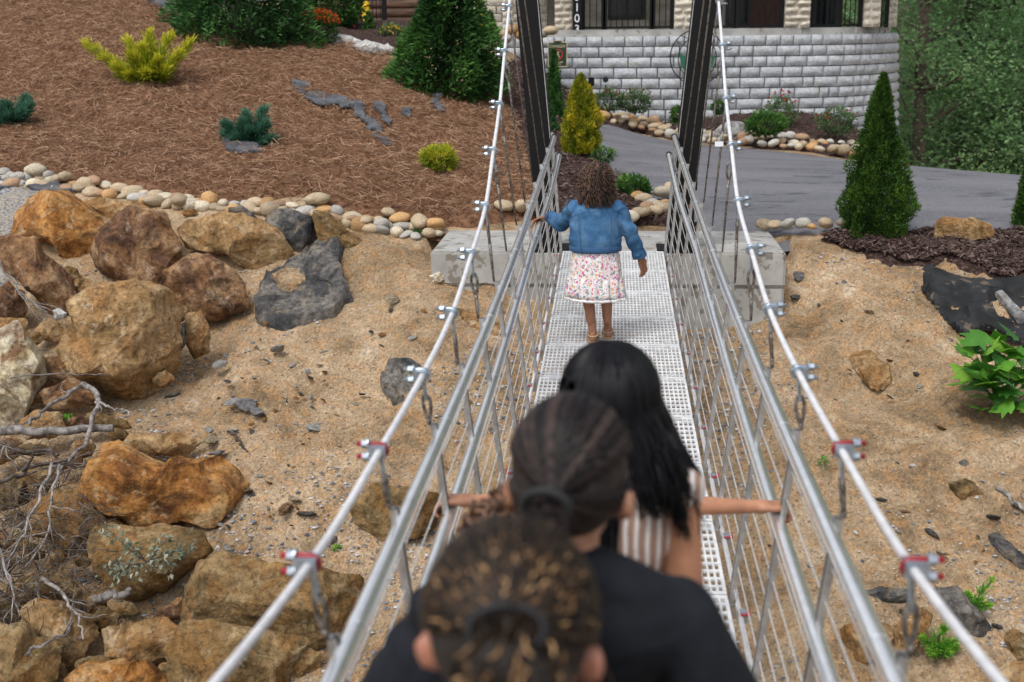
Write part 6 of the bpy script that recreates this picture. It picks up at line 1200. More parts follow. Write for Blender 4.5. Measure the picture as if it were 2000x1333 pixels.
def hand(mb, wr, fd, pn, s=1.0, curl=25, spread=6, thumb=1):
    wr, fd, pn = V3(wr), nrm(fd), nrm(pn); pn = nrm(pn - fd * np.dot(pn, fd)); sd_ = np.cross(fd, pn)           # pn: back of the hand
    caps(mb, wr, wr + fd * 0.03 * s, 0.024 * s, 0.026 * s)
    for k in range(4): caps(mb, wr + fd * 0.02 * s + sd_ * (k - 1.5) * 0.012 * s, wr + fd * 0.085 * s + sd_ * (k - 1.5) * 0.0185 * s, 0.0145 * s, 0.0125 * s, 8)
    for k, ln in enumerate((0.068, 0.078, 0.072, 0.056)):
        b = wr + fd * 0.088 * s + sd_ * (k - 1.5) * 0.0185 * s; d = nrm(fd + sd_ * math.tan(rad(spread * (k - 1.5)))); ang = 0
        for j, (fr, r_) in enumerate(((0.45, 0.0098), (0.31, 0.0088), (0.24, 0.0078))):
            ang += curl * (0.8 + 0.3 * j) * (1 + 0.08 * k); dd = nrm(d * math.cos(rad(ang)) - pn * math.sin(rad(ang))); e = b + dd * ln * fr * 1.15 * s; caps(mb, b, e, r_ * s, r_ * 0.93 * s, 8); b = e
    b = wr + fd * 0.025 * s + sd_ * thumb * -0.024 * s; d = nrm(fd * 0.7 - sd_ * thumb * 0.7 - pn * 0.25)
    for ln, r_ in ((0.038, 0.0125), (0.03, 0.0105), (0.024, 0.009)): e = b + d * ln * s; caps(mb, b, e, r_ * s, r_ * 0.93 * s, 8); b = e; d = nrm(d + fd * 0.3 - pn * 0.15)
def skin_mat(name, c):
    m, t, b = mat_nodes(name); v = coords(t); r = ramp(t, [(0.3, tuple(x * 0.88 for x in c)), (0.7, tuple(min(1, x * 1.08) for x in c))]); t.links.new(noise(t, v, 18, 5), r.inputs[0]); t.links.new(r.outputs[0], b.inputs['Base Color'])
    b.inputs['Roughness'].default_value = 0.5; b.inputs['Subsurface Weight'].default_value = 0.12; b.inputs['Subsurface Radius'].default_value = (0.02, 0.008, 0.004); b.inputs['Subsurface Scale'].default_value = 0.3
    bump(t, b, noise0(t, v, 120, 3), 0.12, 0.002); return m
def joints(x, Y, H, base=None):
    s = H / 1.65; z0 = DECKZ(Y) if base is None else base; J = {}
    q = lambda dx, dy, z: V3((x + dx * s, Y + dy * s, z0 + z * s))
    J.update(head=q(0, 0.03, 1.53), neck=q(0, 0.0, 1.40), chest=q(0, 0, 1.24), waist=q(0, 0.01, 1.04), pelvis=q(0, 0, 0.93), sL=q(-.165, 0, 1.345), sR=q(.165, 0, 1.345), eL=q(-.22, 0, 1.08), eR=q(.22, 0, 1.08), wL=q(-.23, .08, .86), wR=q(.23, .08, .86),
             hL=q(-.085, 0, .88), hR=q(.085, 0, .88), kL=q(-.09, .01, .48), kR=q(.09, .01, .48), aL=q(-.09, 0, .09), aR=q(.09, 0, .09), s=s); return J
def body_parts(mb, J, infl=0.0, head=True, arms=True, legs=True, torso=True, fem=1.0, upper_only=False, child=1.0):
    s = J['s']; i = infl
    if torso:
        ell(mb, J['chest'], (0.135 * s + i, 0.092 * s + i, 0.15 * s + i)); ell(mb, J['waist'], (0.112 * s + i, 0.082 * s + i, 0.13 * s + i)); ell(mb, J['pelvis'], (0.145 * s + i, 0.105 * s + i, 0.115 * s + i))
        caps(mb, J['sL'], J['neck'] - V3((0, 0, 0.03 * s)), 0.048 * s + i, 0.052 * s + i); caps(mb, J['sR'], J['neck'] - V3((0, 0, 0.03 * s)), 0.048 * s + i, 0.052 * s + i)
        caps(mb, J['chest'], J['neck'] - V3((0, 0, 0.04 * s)), 0.095 * s + i, 0.05 * s + i)
    if head:
        h = J['head']; f = nrm(J.get('face', V3((0, 1, 0)))); sd_ = nrm(np.cross(f, (0, 0, 1))); R_ = np.stack([sd_, f, V3((0, 0, 1))], 1)
        caps(mb, J['neck'] - V3((0, 0, 0.05 * s)), h - V3((0, 0, 0.06 * s)) , 0.05 * s, 0.047 * s)
        hs_ = J.get('hs', s); ell(mb, h + V3((0, 0, 0.01 * hs_)), (0.076 * hs_, 0.097 * hs_, 0.105 * hs_), R_); ell(mb, h + f * 0.028 * hs_ - V3((0, 0, 0.055 * hs_)), (0.056 * hs_, 0.066 * hs_, 0.065 * hs_), R_)
        caps(mb, h + f * 0.09 * hs_ + V3((0, 0, 0.0)), h + f * 0.107 * hs_ - V3((0, 0, 0.03 * hs_)), 0.008 * hs_, 0.014 * hs_, 8)
        ell(mb, h + f * 0.088 * hs_ - V3((0, 0, 0.066 * hs_)), (0.024 * hs_, 0.012 * hs_, 0.009 * hs_), R_, 2); ell(mb, h + f * 0.085 * hs_ + V3((0, 0, 0.024 * hs_)), (0.05 * hs_, 0.014 * hs_, 0.012 * hs_), R_, 2)
        for e in (-1, 1):
            ex = J.get('ear', 0.078); c = h + sd_ * e * ex * hs_ - f * 0.008 * hs_ - V3((0, 0, (0.012 if ex < 0.08 else 0.034) * hs_)); ell(mb, c - sd_ * e * (ex - 0.078) * 0.5 * hs_, ((0.011 + (ex - 0.078) * 0.7) * hs_, 0.019 * hs_, 0.032 * hs_), R_, 2); ell(mb, c - f * 0.01 * hs_ + sd_ * e * 0.008 * hs_, (0.006 * hs_, 0.012 * hs_, 0.028 * hs_), R_, 2)
    if arms:
        for q in 'LR':
            caps(mb, J['s' + q], J['e' + q], 0.05 * s + i, 0.039 * s + i)
            if not upper_only: caps(mb, J['e' + q], J['w' + q], 0.039 * s + i, 0.0265 * s + i)
    if legs:
        for q in 'LR':
            caps(mb, J['h' + q], J['k' + q], 0.082 * s + i, 0.055 * s + i); caps(mb, J['k' + q], J['a' + q], 0.053 * s + i, 0.034 * s + i)
            m = J['k' + q] * 0.65 + J['a' + q] * 0.35 + V3((0, -0.018 * s, 0)); ell(mb, m, (0.046 * s + i, 0.05 * s + i, 0.11 * s + i))
            caps(mb, J['a' + q] + V3((0, -0.03 * s, -0.055 * s)), J['a' + q] + V3((0, 0.13 * s, -0.062 * s)), 0.032 * s + i, 0.026 * s + i); caps(mb, J['a' + q], J['a' + q] + V3((0, -0.02 * s, -0.05 * s)), 0.034 * s + i, 0.034 * s + i)
def eyes(J, root):
    h = J['head']; f = nrm(J.get('face', V3((0, 1, 0)))); sd_ = nrm(np.cross(f, (0, 0, 1))); hs_ = J.get('hs', J['s'])
    for e in (-1, 1):
        c = h + sd_ * e * 0.032 * hs_ + f * 0.086 * hs_ + V3((0, 0, 0.004 * hs_)); mb = MB(); ell(mb, c, (0.012 * hs_,) * 3, None, 2); o = lbuild(mb, 'eye', plain('eye_white', (0.7, 0.68, 0.65), 0.2), root, smooth=True)
        mb = MB(); ell(mb, c + f * 0.0065 * hs_, (0.0075 * hs_,) * 3, None, 2); i_ = lbuild(mb, 'iris', plain('iris_brown', (0.03, 0.012, 0.006), 0.15), root, smooth=True); i_.parent = o
def part(root, name, me, mat):
    off = np.array(root.location); me.transform(Matrix.Translation(-root.location)); return obj(name, me, mat, root)
def curl(c, ax, L, r0, turns, rt, n=None, seed=0, amp=0.0):       # helix path
    n = n or max(int(turns * 7), 8); t = np.linspace(0, 1, n); ax = nrm(ax); u = nrm(np.cross(ax, (0.3, 0.9, 0.2))); v = np.cross(ax, u); ph = seed * 1.7
    R_ = r0 * (0.5 + 0.5 * np.minimum(t * 3, 1)); return V3(c) + np.outer(t * L, ax) + R_[:, None] * (np.cos(t * turns * 6.28 + ph)[:, None] * u + np.sin(t * turns * 6.28 + ph)[:, None] * v)
class TubeSet:                                                        # many thin tubes in one mesh, fast
    def __init__(s): s.V = []; s.F = []; s.R = []; s.n = 0
    def add(s, pts, r, sides=4, rnd=0.5):
        pts = np.asarray(pts, float); n = len(pts); r = np.broadcast_to(np.asarray(r, float), (n,)); T = np.gradient(pts, axis=0); T /= np.linalg.norm(T, axis=1, keepdims=True) + 1e-12
        ref = V3((0.31, 0.22, 0.92)) if abs(np.dot(T[0], (0.31, 0.22, 0.92))) < 0.9 else V3((1, 0, 0)); a = np.cross(T, ref); a /= np.linalg.norm(a, axis=1, keepdims=True) + 1e-9; b = np.cross(T, a)
        ang = np.arange(sides) * 6.2832 / sides; V = pts[:, None, :] + r[:, None, None] * (np.cos(ang)[None, :, None] * a[:, None, :] + np.sin(ang)[None, :, None] * b[:, None, :])
        i = np.arange(n - 1)[:, None] * sides + np.arange(sides)[None, :]; j = np.arange(n - 1)[:, None] * sides + (np.arange(sides)[None, :] + 1) % sides
        F = np.stack([i, j, j + sides, i + sides], -1).reshape(-1, 4) + s.n; s.V.append(V.reshape(-1, 3)); s.F.append(F); s.R.append(np.full(len(F), rnd)); s.n += n * sides
    def mesh(s, name): return np_mesh(name, np.concatenate(s.V), np.concatenate(s.F), np.concatenate(s.R), smooth=True)
def hairmat(name, dark, mid, light, rough=0.42, spec=0.5):
    m = leafmat(name, dark, mid, light, rough, 0.0); b = m.node_tree.nodes['Principled BSDF']; b.inputs['Specular IOR Level'].default_value = spec; return m
def cloth(name, stops, scale, bumps, rough=0.85, stretch=(1, 1, 1)): return pmat(name, stops, scale, 6, rough, 0, bumps, spec=0.2, stretch=stretch)
SK1, SK2, SK3 = skin_mat('skin_warm_brown', (0.30, 0.135, 0.075)), skin_mat('skin_tan', (0.42, 0.20, 0.115)), skin_mat('skin_medium', (0.36, 0.175, 0.105))

# ---- the girl in the denim jacket
GYY = 8.28; gz0 = DECKZ(GYY); Jg = joints(0, GYY, 1.24); q = lambda px, py, Y=GYY: P(px, py, Y)
for k, v in dict(head=q(1166, 350), neck=q(1165, 386), chest=q(1163, 425), waist=q(1163, 468), pelvis=q(1164, 495), sL=q(1124, 402), sR=q(1206, 402), hL=q(1149, 512), hR=q(1180, 512), kL=q(1150, 592, GYY - 0.02), kR=q(1185, 592, GYY + 0.02), eL=q(1096, 438, GYY + 0.13), eR=q(1230, 452, GYY), wR=q(1250, 502, GYY + 0.06)).items(): Jg[k] = v
Jg['aL'] = V3((q(1158, 650)[0], GYY - 0.02, gz0 + 0.07)); Jg['aR'] = V3((q(1187, 650)[0], GYY + 0.10, gz0 + 0.07)); Jg['s'] = 0.78; Jg['hs'] = 0.88
rl = V3((XC - IX(8.75), 8.75, IZ(8.75))); Jg['wL'] = rl + V3((0.075, -0.05, 0.045))
gr = empty('person', (Jg['pelvis'][0], GYY, gz0)); tag(gr, 'girl seen from behind in a denim jacket and floral skirt, hand on the left rail', 'person')
mb = MB(); body_parts(mb, Jg); hand(mb, Jg['wL'], V3((-0.9, 0.25, -0.1)), V3((0, 0.1, 1)), 0.9, 22, 5, -1); hand(mb, Jg['wR'], nrm(V3((0.28, 0.25, -0.85))), nrm(V3((0.75, -0.6, 0.2))), 0.98, 14, 9, 1)
part(gr, 'body', remesh(mb, 0.007, 2), SK1); eyes(Jg, gr)
def denim():
    m, t, b = mat_nodes('denim'); v = coords(t, 'Object'); r = ramp(t, [(0.3, (0.03, 0.095, 0.20)), (0.5, (0.05, 0.135, 0.27)), (0.85, (0.11, 0.22, 0.36))]); t.links.new(noise(t, v, 7, 8, 0.65), r.inputs[0]); c = r.outputs[0]
    mp = coords(t, 'Object', (60, 60, 500)); n2 = noise(t, mp, 3, 3); r2 = ramp(t, [(0.35, (0.75, 0.75, 0.75)), (0.65, (1.2, 1.2, 1.2))]); t.links.new(n2, r2.inputs[0]); c = mixc(t, 0.8, c, r2.outputs[0], 'MULTIPLY')
    t.links.new(c, b.inputs['Base Color']); b.inputs['Roughness'].default_value = 0.9; b.inputs['Specular IOR Level'].default_value = 0.15; bump(t, b, noise0(t, v, 14, 5), 0.6, 0.02); bump(t, b, n2, 0.2, 0.003); return m
MD = denim(); MDL = plain('denim_stitch', (0.30, 0.42, 0.52), 0.9); MDD = plain('denim_dark', (0.03, 0.09, 0.20), 0.9, bumps=((60, 0.4, 0.004),))
mb = MB(); hemz = q(1163, 488)[2]; cxg = q(1163, 450)[0]
V = []
for py, rx, ry in ((487, 0.160, 0.118), (478, 0.172, 0.126), (462, 0.180, 0.13), (440, 0.178, 0.128), (420, 0.172, 0.122), (406, 0.160, 0.112), (396, 0.13, 0.09), (388, 0.07, 0.06)): V += [(cxg + rx * math.cos(a) , GYY + ry * math.sin(a), q(0, py)[2]) for a in np.linspace(0, 6.2832, 33)[:-1]]
mb.add(V, [(i*32+j, i*32+(j+1) % 32, (i+1)*32+(j+1) % 32, (i+1)*32+j) for i in range(7) for j in range(32)] + [tuple(range(31, -1, -1)), tuple(range(7*32, 8*32))])
for qd in 'LR':
    caps(mb, Jg['s' + qd] + V3((0, 0, -0.012)), V3((cxg, GYY, q(0, 400)[2])), 0.05, 0.05); caps(mb, Jg['s' + qd] + V3((0, 0, -0.014)), Jg['e' + qd], 0.056, 0.052); w_ = Jg['e' + qd] + (Jg['w' + qd] - Jg['e' + qd]) * 0.86; caps(mb, Jg['e' + qd], w_, 0.056, 0.044)
jk = part(gr, 'jacket', remesh(mb, 0.0055, 5, disp=lambda p: (0.0035 * fbm(p * V3((9, 9, 16)), 3, 4) + 0.004 * np.sin(p[:, 2] * 60 + fbm(p * 7, 2, 8) * 4) * (np.abs(p[:, 0] - cxg) > 0.15)).astype(np.float32)), MD)
def ringtube(c, ax, rx, ry, r_, name, mat, n=28, wav=0.0, seed=0):
    ax = nrm(ax); u = nrm(np.cross(ax, (0, 1, 0.01))) if abs(ax[1]) < 0.9 else V3((1, 0, 0)); v = np.cross(ax, u); th = np.linspace(0, 6.2832, n, endpoint=False); pts = V3(c) + np.outer(np.cos(th) * rx, u) + np.outer(np.sin(th) * ry, v) + np.outer(np.sin(th * 3 + seed) * wav, ax); return lbuild(MB().tube(pts, r_, 8, closed=True), name, mat, gr, smooth=True)
hb = MB(); th = np.linspace(0, 6.2832, 41)[:-1]; V = []
for dz, k in ((0.0, 1.0), (0.004, 1.02), (0.032, 1.02), (0.036, 1.0), (0.036, 0.96), (0.0, 0.96)): V += [(cxg + 0.176 * k * math.cos(a), GYY + 0.128 * k * math.sin(a), hemz - 0.004 + dz) for a in th]
hb.add(V, [(i*40+j, i*40+(j+1) % 40, ((i+1) % 6)*40+(j+1) % 40, ((i+1) % 6)*40+j) for i in range(6) for j in range(40)]); o = lbuild(hb, 'hem_band', MDD, gr, smooth=True, sharp=50); o.parent = jk
for qd in 'LR':
    w_ = Jg['e' + qd] + (Jg['w' + qd] - Jg['e' + qd]) * 0.84; ax = nrm(Jg['w' + qd] - Jg['e' + qd]); u = nrm(np.cross(ax, (0.1, 0.5, 0.9))); v = np.cross(ax, u); V = []
    for d, r_ in ((-0.018, 0.046), (0.0, 0.05), (0.028, 0.053), (0.03, 0.048), (0.0, 0.042)): V += [w_ + ax * (d + 0.004 * math.sin(3 * a)) + u * r_ * math.cos(a) + v * r_ * 0.9 * math.sin(a) for a in th]
    hb = MB(); hb.add(V, [(i*40+j, i*40+(j+1) % 40, (i+1)*40+(j+1) % 40, (i+1)*40+j) for i in range(4) for j in range(40)]); o = lbuild(hb, 'cuff', MDD, gr, smooth=True, sharp=50); o.parent = jk
yk = [q(x, y, GYY) + V3((0, dy, 0)) for x, y, dy in ((1118, 420, -.095), (1140, 410, -.128), (1164, 408, -.138), (1188, 410, -.128), (1210, 420, -.095))]; t_ = np.linspace(0, 4, 30); ykp = np.stack([np.interp(t_, range(5), np.array(yk)[:, k]) for k in range(3)], 1)
o = lbuild(MB().tube(ykp, 0.0022, 5), 'yoke_seam', MDD, gr); o.parent = jk
for e in (-1, 1):
    sp_ = [V3((cxg + e * 0.11, GYY - 0.118, q(0, 412)[2])), V3((cxg + e * 0.105, GYY - 0.125, q(0, 450)[2])), V3((cxg + e * 0.095, GYY - 0.122, q(0, 482)[2]))]; o = lbuild(MB().tube(np.array(sp_), 0.0025, 5), 'panel_seam', MDD, gr); o.parent = jk
    qd = 'L' if e < 0 else 'R'; th2 = np.linspace(0, 6.2832, 24, endpoint=False); ax = nrm(Jg['e' + qd] - Jg['s' + qd]); u = nrm(np.cross(ax, (0, 1, 0))); v = np.cross(ax, u)
    o = lbuild(MB().tube(np.array([Jg['s' + qd] + ax * 0.012 + V3((0, 0, -0.008)) + 0.0655 * (u * math.cos(a) + v * math.sin(a)) for a in th2]), 0.003, 5, closed=True), 'shoulder_seam', MDD, gr); o.parent = jk
mb = MB(); nk = Jg['neck']; mb.tube(np.array([nk + V3((0, 0.0, -0.035)), nk + V3((0, -0.004, 0.012))]), [0.078, 0.062], 20, cap=False); o = lbuild(mb, 'collar', MD, gr, smooth=True); o.parent = jk
def floral(name, base, sc):
    m, t, b = mat_nodes(name); v = coords(t, 'Object'); c = base
    cols = [(0.62, 0.09, 0.25), (0.65, 0.38, 0.10), (0.11, 0.25, 0.36), (0.70, 0.22, 0.38), (0.25, 0.38, 0.30)]
    first = True
    for k, (s_, th_) in enumerate(((sc, 0.40), (sc * 1.7, 0.33))):
        mp = t.nodes.new('ShaderNodeMapping'); mp.inputs['Location'].default_value = (k * 3.3, k, 0); t.links.new(v, mp.inputs[0]); vo = voro(t, mp.outputs[0], s_)
        nz = noise(t, mp.outputs[0], s_ * 3, 2); ad = N(t, 'ShaderNodeMath', operation='MULTIPLY_ADD'); t.links.new(nz, ad.inputs[0]); ad.inputs[1].default_value = 0.5; t.links.new(vo.outputs['Distance'], ad.inputs[2])
        rr = ramp(t, [(th_ + 0.2, (1, 1, 1)), (th_ + 0.26, (0, 0, 0))]); t.links.new(ad.outputs[0], rr.inputs[0])
        sx = N(t, 'ShaderNodeSeparateColor'); t.links.new(vo.outputs['Color'], sx.inputs[0]); rc = ramp(t, [(i / 5, cc) for i, cc in enumerate(cols)], 'CONSTANT'); t.links.new(sx.outputs[0], rc.inputs[0])
        c = mixc(t, rr.outputs[0], c, rc.outputs[0])
    t.links.new(c, b.inputs['Base Color']); b.inputs['Roughness'].default_value = 0.9; b.inputs['Specular IOR Level'].default_value = 0.1; bump(t, b, noise0(t, v, 30, 4), 0.3, 0.01); return m
MF = floral('floral_cotton', (0.74, 0.72, 0.72), 46.0)
def loft(rows, n=96):
    V = []; 
    for (c, rx, ry, amp, wn, ph) in rows:
        for i in range(n):
            a = i * 6.2832 / n; k = 1 + amp * math.sin(wn * a + ph) + amp * 0.6 * math.sin(wn * 1.7 * a + 2 * ph + 1); V.append((c[0] + rx * k * math.cos(a), c[1] + ry * k * math.sin(a), c[2] + amp * 0.05 * math.sin(wn * a)))
    m = len(rows); mb = MB(); mb.add(V, [(i*n+j, i*n+(j+1) % n, (i+1)*n+(j+1) % n, (i+1)*n+j) for i in range(m-1) for j in range(n)]); return mb
xs_ = lambda py: q(1163, py)[0]; zs_ = lambda py: q(1163, py)[2]; rows = []
for py, rx, amp in ((480, 0.150, 0.01), (495, 0.162, 0.02), (515, 0.172, 0.03), (535, 0.180, 0.035), (541, 0.183, 0.03), (543, 0.190, 0.05), (556, 0.196, 0.06), (570, 0.203, 0.06), (579, 0.207, 0.065)): rx *= 0.96; rows.append(((q(1163, py)[0], GYY, zs_(py)), rx, rx * 0.72, amp, 9 if py < 542 else 15, 0.4))
sk = lbuild(loft(rows), 'skirt', MF, gr, smooth=True); sk.modifiers.new('t', 'SOLIDIFY').thickness = 0.003
rows = [((q(1163, py)[0], GYY, zs_(py)), rx, rx * 0.72, 0.065, 15, 0.4) for py, rx in ((579, 0.2005), (584, 0.203))]; o = lbuild(loft(rows), 'lace_trim', plain('white_lace', (0.74, 0.72, 0.72), 0.9), gr, smooth=True); o.parent = sk; o.modifiers.new('t', 'SOLIDIFY').thickness = 0.003
MS = plain('sandal_tan', (0.42, 0.27, 0.15), 0.6)
for qd in 'LR':
    a = Jg['a' + qd]; so_ = MB()
    out_ = [(-.028, -.055), (.028, -.055), (.036, .05), (.034, .11), (0, .135), (-.034, .11), (-.036, .05)]; V = [(a[0] + x, a[1] + y, gz0 + 0.001) for x, y in out_] + [(a[0] + x, a[1] + y, gz0 + 0.014) for x, y in out_]; so_.add(V, [tuple(range(6, -1, -1)), tuple(range(7, 14))] + [(i, (i+1) % 7, 7 + (i+1) % 7, 7 + i) for i in range(7)]); s_ = lbuild(so_, 'sandal', MS, gr)
    th2 = np.linspace(0, 6.2832, 20, endpoint=False); o = lbuild(MB().tube(np.array([(a[0] + 0.034 * math.cos(t), a[1] - 0.008 + 0.04 * math.sin(t), a[2] - 0.012 + 0.012 * math.sin(t)) for t in th2]), 0.005, 6, closed=True), 'ankle_strap', MS, gr); o.parent = s_
    o = lbuild(MB().tube(np.array([(a[0] + 0.04 * math.cos(t), a[1] + 0.06, gz0 + 0.012 + 0.045 * math.sin(t)) for t in np.linspace(0, math.pi, 12)]), 0.006, 6), 'toe_strap', MS, gr); o.parent = s_
g_ = np.random.default_rng(3); ts = TubeSet(); hc = Jg['head']
for i in range(540):
    v = nrm(g_.normal(size=3)); 
    if v[2] < -0.15: v[2] = -v[2] * g_.random()
    if v[1] > 0.55 and v[2] < 0.5: v[1] = -v[1]
    v = nrm(v); st = hc + v * V3((0.084, 0.098, 0.098)) + V3((0, 0, 0.005)); out = nrm(V3((v[0], v[1], 0)) + g_.normal(size=3) * 0.1) * (0.12 + 0.45 * max(v[2], 0)); mid = st + out * 0.085 * (0.5 + g_.random()) + V3((0, 0, 0.008)); zend = hc[2] - 0.155 - 0.03 * g_.random() + 0.13 * (g_.random() ** 2.2)
    end = V3((mid[0] + out[0] * 0.06, mid[1] + out[1] * 0.05, zend)); n = 34; t = np.linspace(0, 1, n)[:, None]; base = (1-t)**2 * st + 2*t*(1-t) * (mid + V3((0, 0, 0.035))) + t*t * end
    r_ = 0.0095 * np.minimum(t[:, 0] * 4, 1); tu = 4 + 3 * g_.random(); ph = g_.random() * 6.28; base = base + (r_ * np.cos(t[:, 0] * tu * 6.28 + ph))[:, None] * V3((1, 0.2, 0)) + (r_ * np.sin(t[:, 0] * tu * 6.28 + ph))[:, None] * V3((0, 0.8, 0.5)); ts.add(base, 0.0042 * (1 - 0.45 * t[:, 0]), 4, g_.random())
HB = hairmat('brown_curls', (0.010, 0.005, 0.003), (0.028, 0.013, 0.007), (0.12, 0.055, 0.026)); hd = part(gr, 'hair', ts.mesh('hair'), HB); mb = MB(); ell(mb, hc + V3((0, -0.006, 0.01)), (0.09, 0.10, 0.102)); ell(mb, hc + V3((0, -0.03, -0.06)), (0.095, 0.075, 0.08)); o = part(gr, 'hair_base', remesh(mb, 0.008, 3, name='hair_base'), plain('curl_base', (0.012, 0.006, 0.004), 0.8)); o.parent = hd  # plain dark brown hair base under the curls

# ---- toddler with both arms out to the rails
FY = 3.78; Jf = joints(0.0, FY, 0.98); xf = P(1190, 930, FY)[0]
Jf = joints(xf, FY, 1.0); Jf['hs'] = 0.85
for e, k in ((-1, 'L'), (1, 'R')):
    r_ = V3((XC + e * IX(FY + 0.02), FY + 0.02, IZ(FY + 0.02))); Jf['s' + k] = V3((xf + e * 0.115, FY - 0.02, DECKZ(FY) + 0.765)); Jf['w' + k] = r_ + V3((-e * 0.07, -0.015, 0.042)); Jf['e' + k] = (Jf['s' + k] + Jf['w' + k]) / 2 + V3((0, -0.03, -0.035))
tr_ = empty('person', (xf, FY, DECKZ(FY))); tag(tr_, 'small child in a floral top stretching both arms to the handrails, mostly hidden', 'person')
mb = MB(); body_parts(mb, Jf); [(caps(mb, Jf['s' + k], Jf['e' + k], 0.036, 0.032), caps(mb, Jf['e' + k], Jf['w' + k], 0.032, 0.022)) for k in 'LR']; hand(mb, Jf['wL'], V3((-1, 0.15, 0.0)), V3((0, 0, 1)), 0.95, 38, 5, -1); hand(mb, Jf['wR'], V3((1, 0.15, 0.0)), V3((0, 0, 1)), 0.95, 38, 5, 1); part(tr_, 'body', remesh(mb, 0.0065, 2), SK2); eyes(Jf, tr_)
mb = MB(); body_parts(mb, Jf, 0.014, head=False, arms=False, legs=False)
for e, k in ((-1, 'L'), (1, 'R')): caps(mb, Jf['s' + k], Jf['s' + k] + (Jf['e' + k] - Jf['s' + k]) * 0.35, 0.046, 0.043)
mb.tube(np.array([(xf, FY, DECKZ(FY) + 0.36), (xf, FY, DECKZ(FY) + 0.55)]), [0.15, 0.11], 20); part(tr_, 'dress', remesh(mb, 0.007, 4), floral('floral_teal', (0.22, 0.38, 0.42), 38.0))
ts = TubeSet(); g_ = np.random.default_rng(8)
for i in range(260):
    a = g_.random() * 6.28; hc = Jf['head']; t = np.linspace(0, 1, 12); el = t * 1.75; r0 = 0.085; k = np.where(math.sin(a) > 0.4, 0.65, 1.0); pts = np.stack([hc[0] + np.cos(a) * 0.078 * np.sin(el * k), hc[1] + np.sin(a) * 0.094 * np.sin(el * k), hc[2] + 0.012 + 0.105 * np.cos(el * k) - 0.05 * np.maximum(t - 0.7, 0)], 1); ts.add(pts, 0.0055, 4, g_.random())
part(tr_, 'hair', ts.mesh('hair'), HB)

# ---- woman with long black hair and striped top
BY = 2.38; xb = P(1192, 760, BY)[0]; Hb = P(1192, 668, BY)[2] - DECKZ(BY); Jb = joints(xb, BY, Hb - 0.015); Jb['sL'][0] = xb - 0.135; Jb['sR'][0] = xb + 0.14
Jb['eR'] = V3((xb + 0.165, BY - 0.02, DECKZ(BY) + 0.98)); Jb['wR'] = V3((xb + 0.17, BY + 0.16, DECKZ(BY) + 0.82)); Jb['eL'] = V3((xb - 0.17, BY - 0.02, DECKZ(BY) + 0.98)); Jb['wL'] = V3((xb - 0.15, BY + 0.16, DECKZ(BY) + 0.82))
wb = empty('person', (xb, BY, DECKZ(BY))); tag(wb, 'woman with long straight black hair in a brown and white striped sleeveless top', 'person')
mb = MB(); body_parts(mb, Jb)
for k, e in (('L', -1), ('R', 1)): hand(mb, Jb['w' + k], V3((0, 0.7, -0.6)), V3((e, 0, 0.2)), 0.9, 25, 5, e)
part(wb, 'body', remesh(mb, 0.012, 3), SK2); eyes(Jb, wb)
def striped():
    m, t, b = mat_nodes('striped_cotton'); tc = t.nodes.new('ShaderNodeTexCoord'); sp = t.nodes.new('ShaderNodeSeparateXYZ'); t.links.new(tc.outputs['Object'], sp.inputs[0]); nz = noise(t, tc.outputs['Object'], 6, 3)
    a1 = N(t, 'ShaderNodeMath', operation='MULTIPLY_ADD'); t.links.new(nz, a1.inputs[0]); a1.inputs[1].default_value = 0.012; t.links.new(sp.outputs[0], a1.inputs[2]); a2 = N(t, 'ShaderNodeMath', operation='MULTIPLY'); t.links.new(a1.outputs[0], a2.inputs[0]); a2.inputs[1].default_value = 46.0
    fr = N(t, 'ShaderNodeMath', operation='FRACT'); t.links.new(a2.outputs[0], fr.inputs[0]); r = ramp(t, [(0.0, (0.30, 0.19, 0.14)), (0.58, (0.33, 0.21, 0.16)), (0.66, (0.72, 0.68, 0.66)), (0.92, (0.72, 0.68, 0.66)), (1.0, (0.30, 0.19, 0.14))]); t.links.new(fr.outputs[0], r.inputs[0]); t.links.new(r.outputs[0], b.inputs['Base Color']); b.inputs['Roughness'].default_value = 0.9; bump(t, b, noise0(t, tc.outputs['Object'], 20, 4), 0.5, 0.01); return m
mb = MB(); body_parts(mb, Jb, 0.012, head=False, arms=False, legs=False); part(wb, 'top', remesh(mb, 0.007, 5, disp=lambda p: (0.004 * fbm(p * 14, 3, 2)).astype(np.float32)), striped())
mb = MB(); body_parts(mb, Jb, 0.012, head=False, arms=False, torso=False); ell(mb, Jb['pelvis'], (0.155, 0.12, 0.12)); part(wb, 'trousers', remesh(mb, 0.015, 4), cloth('dark_jeans', [(0.3, (0.02, 0.025, 0.04)), (0.7, (0.05, 0.06, 0.09))], 10, ((50, 0.3, 0.004),)))
HK = hairmat('black_hair', (0.0025, 0.0025, 0.003), (0.005, 0.005, 0.0065), (0.010, 0.010, 0.013), 0.4, 0.2)
ts = TubeSet(); g_ = np.random.default_rng(14); hc = Jb['head'] + V3((0, -0.005, 0.012))
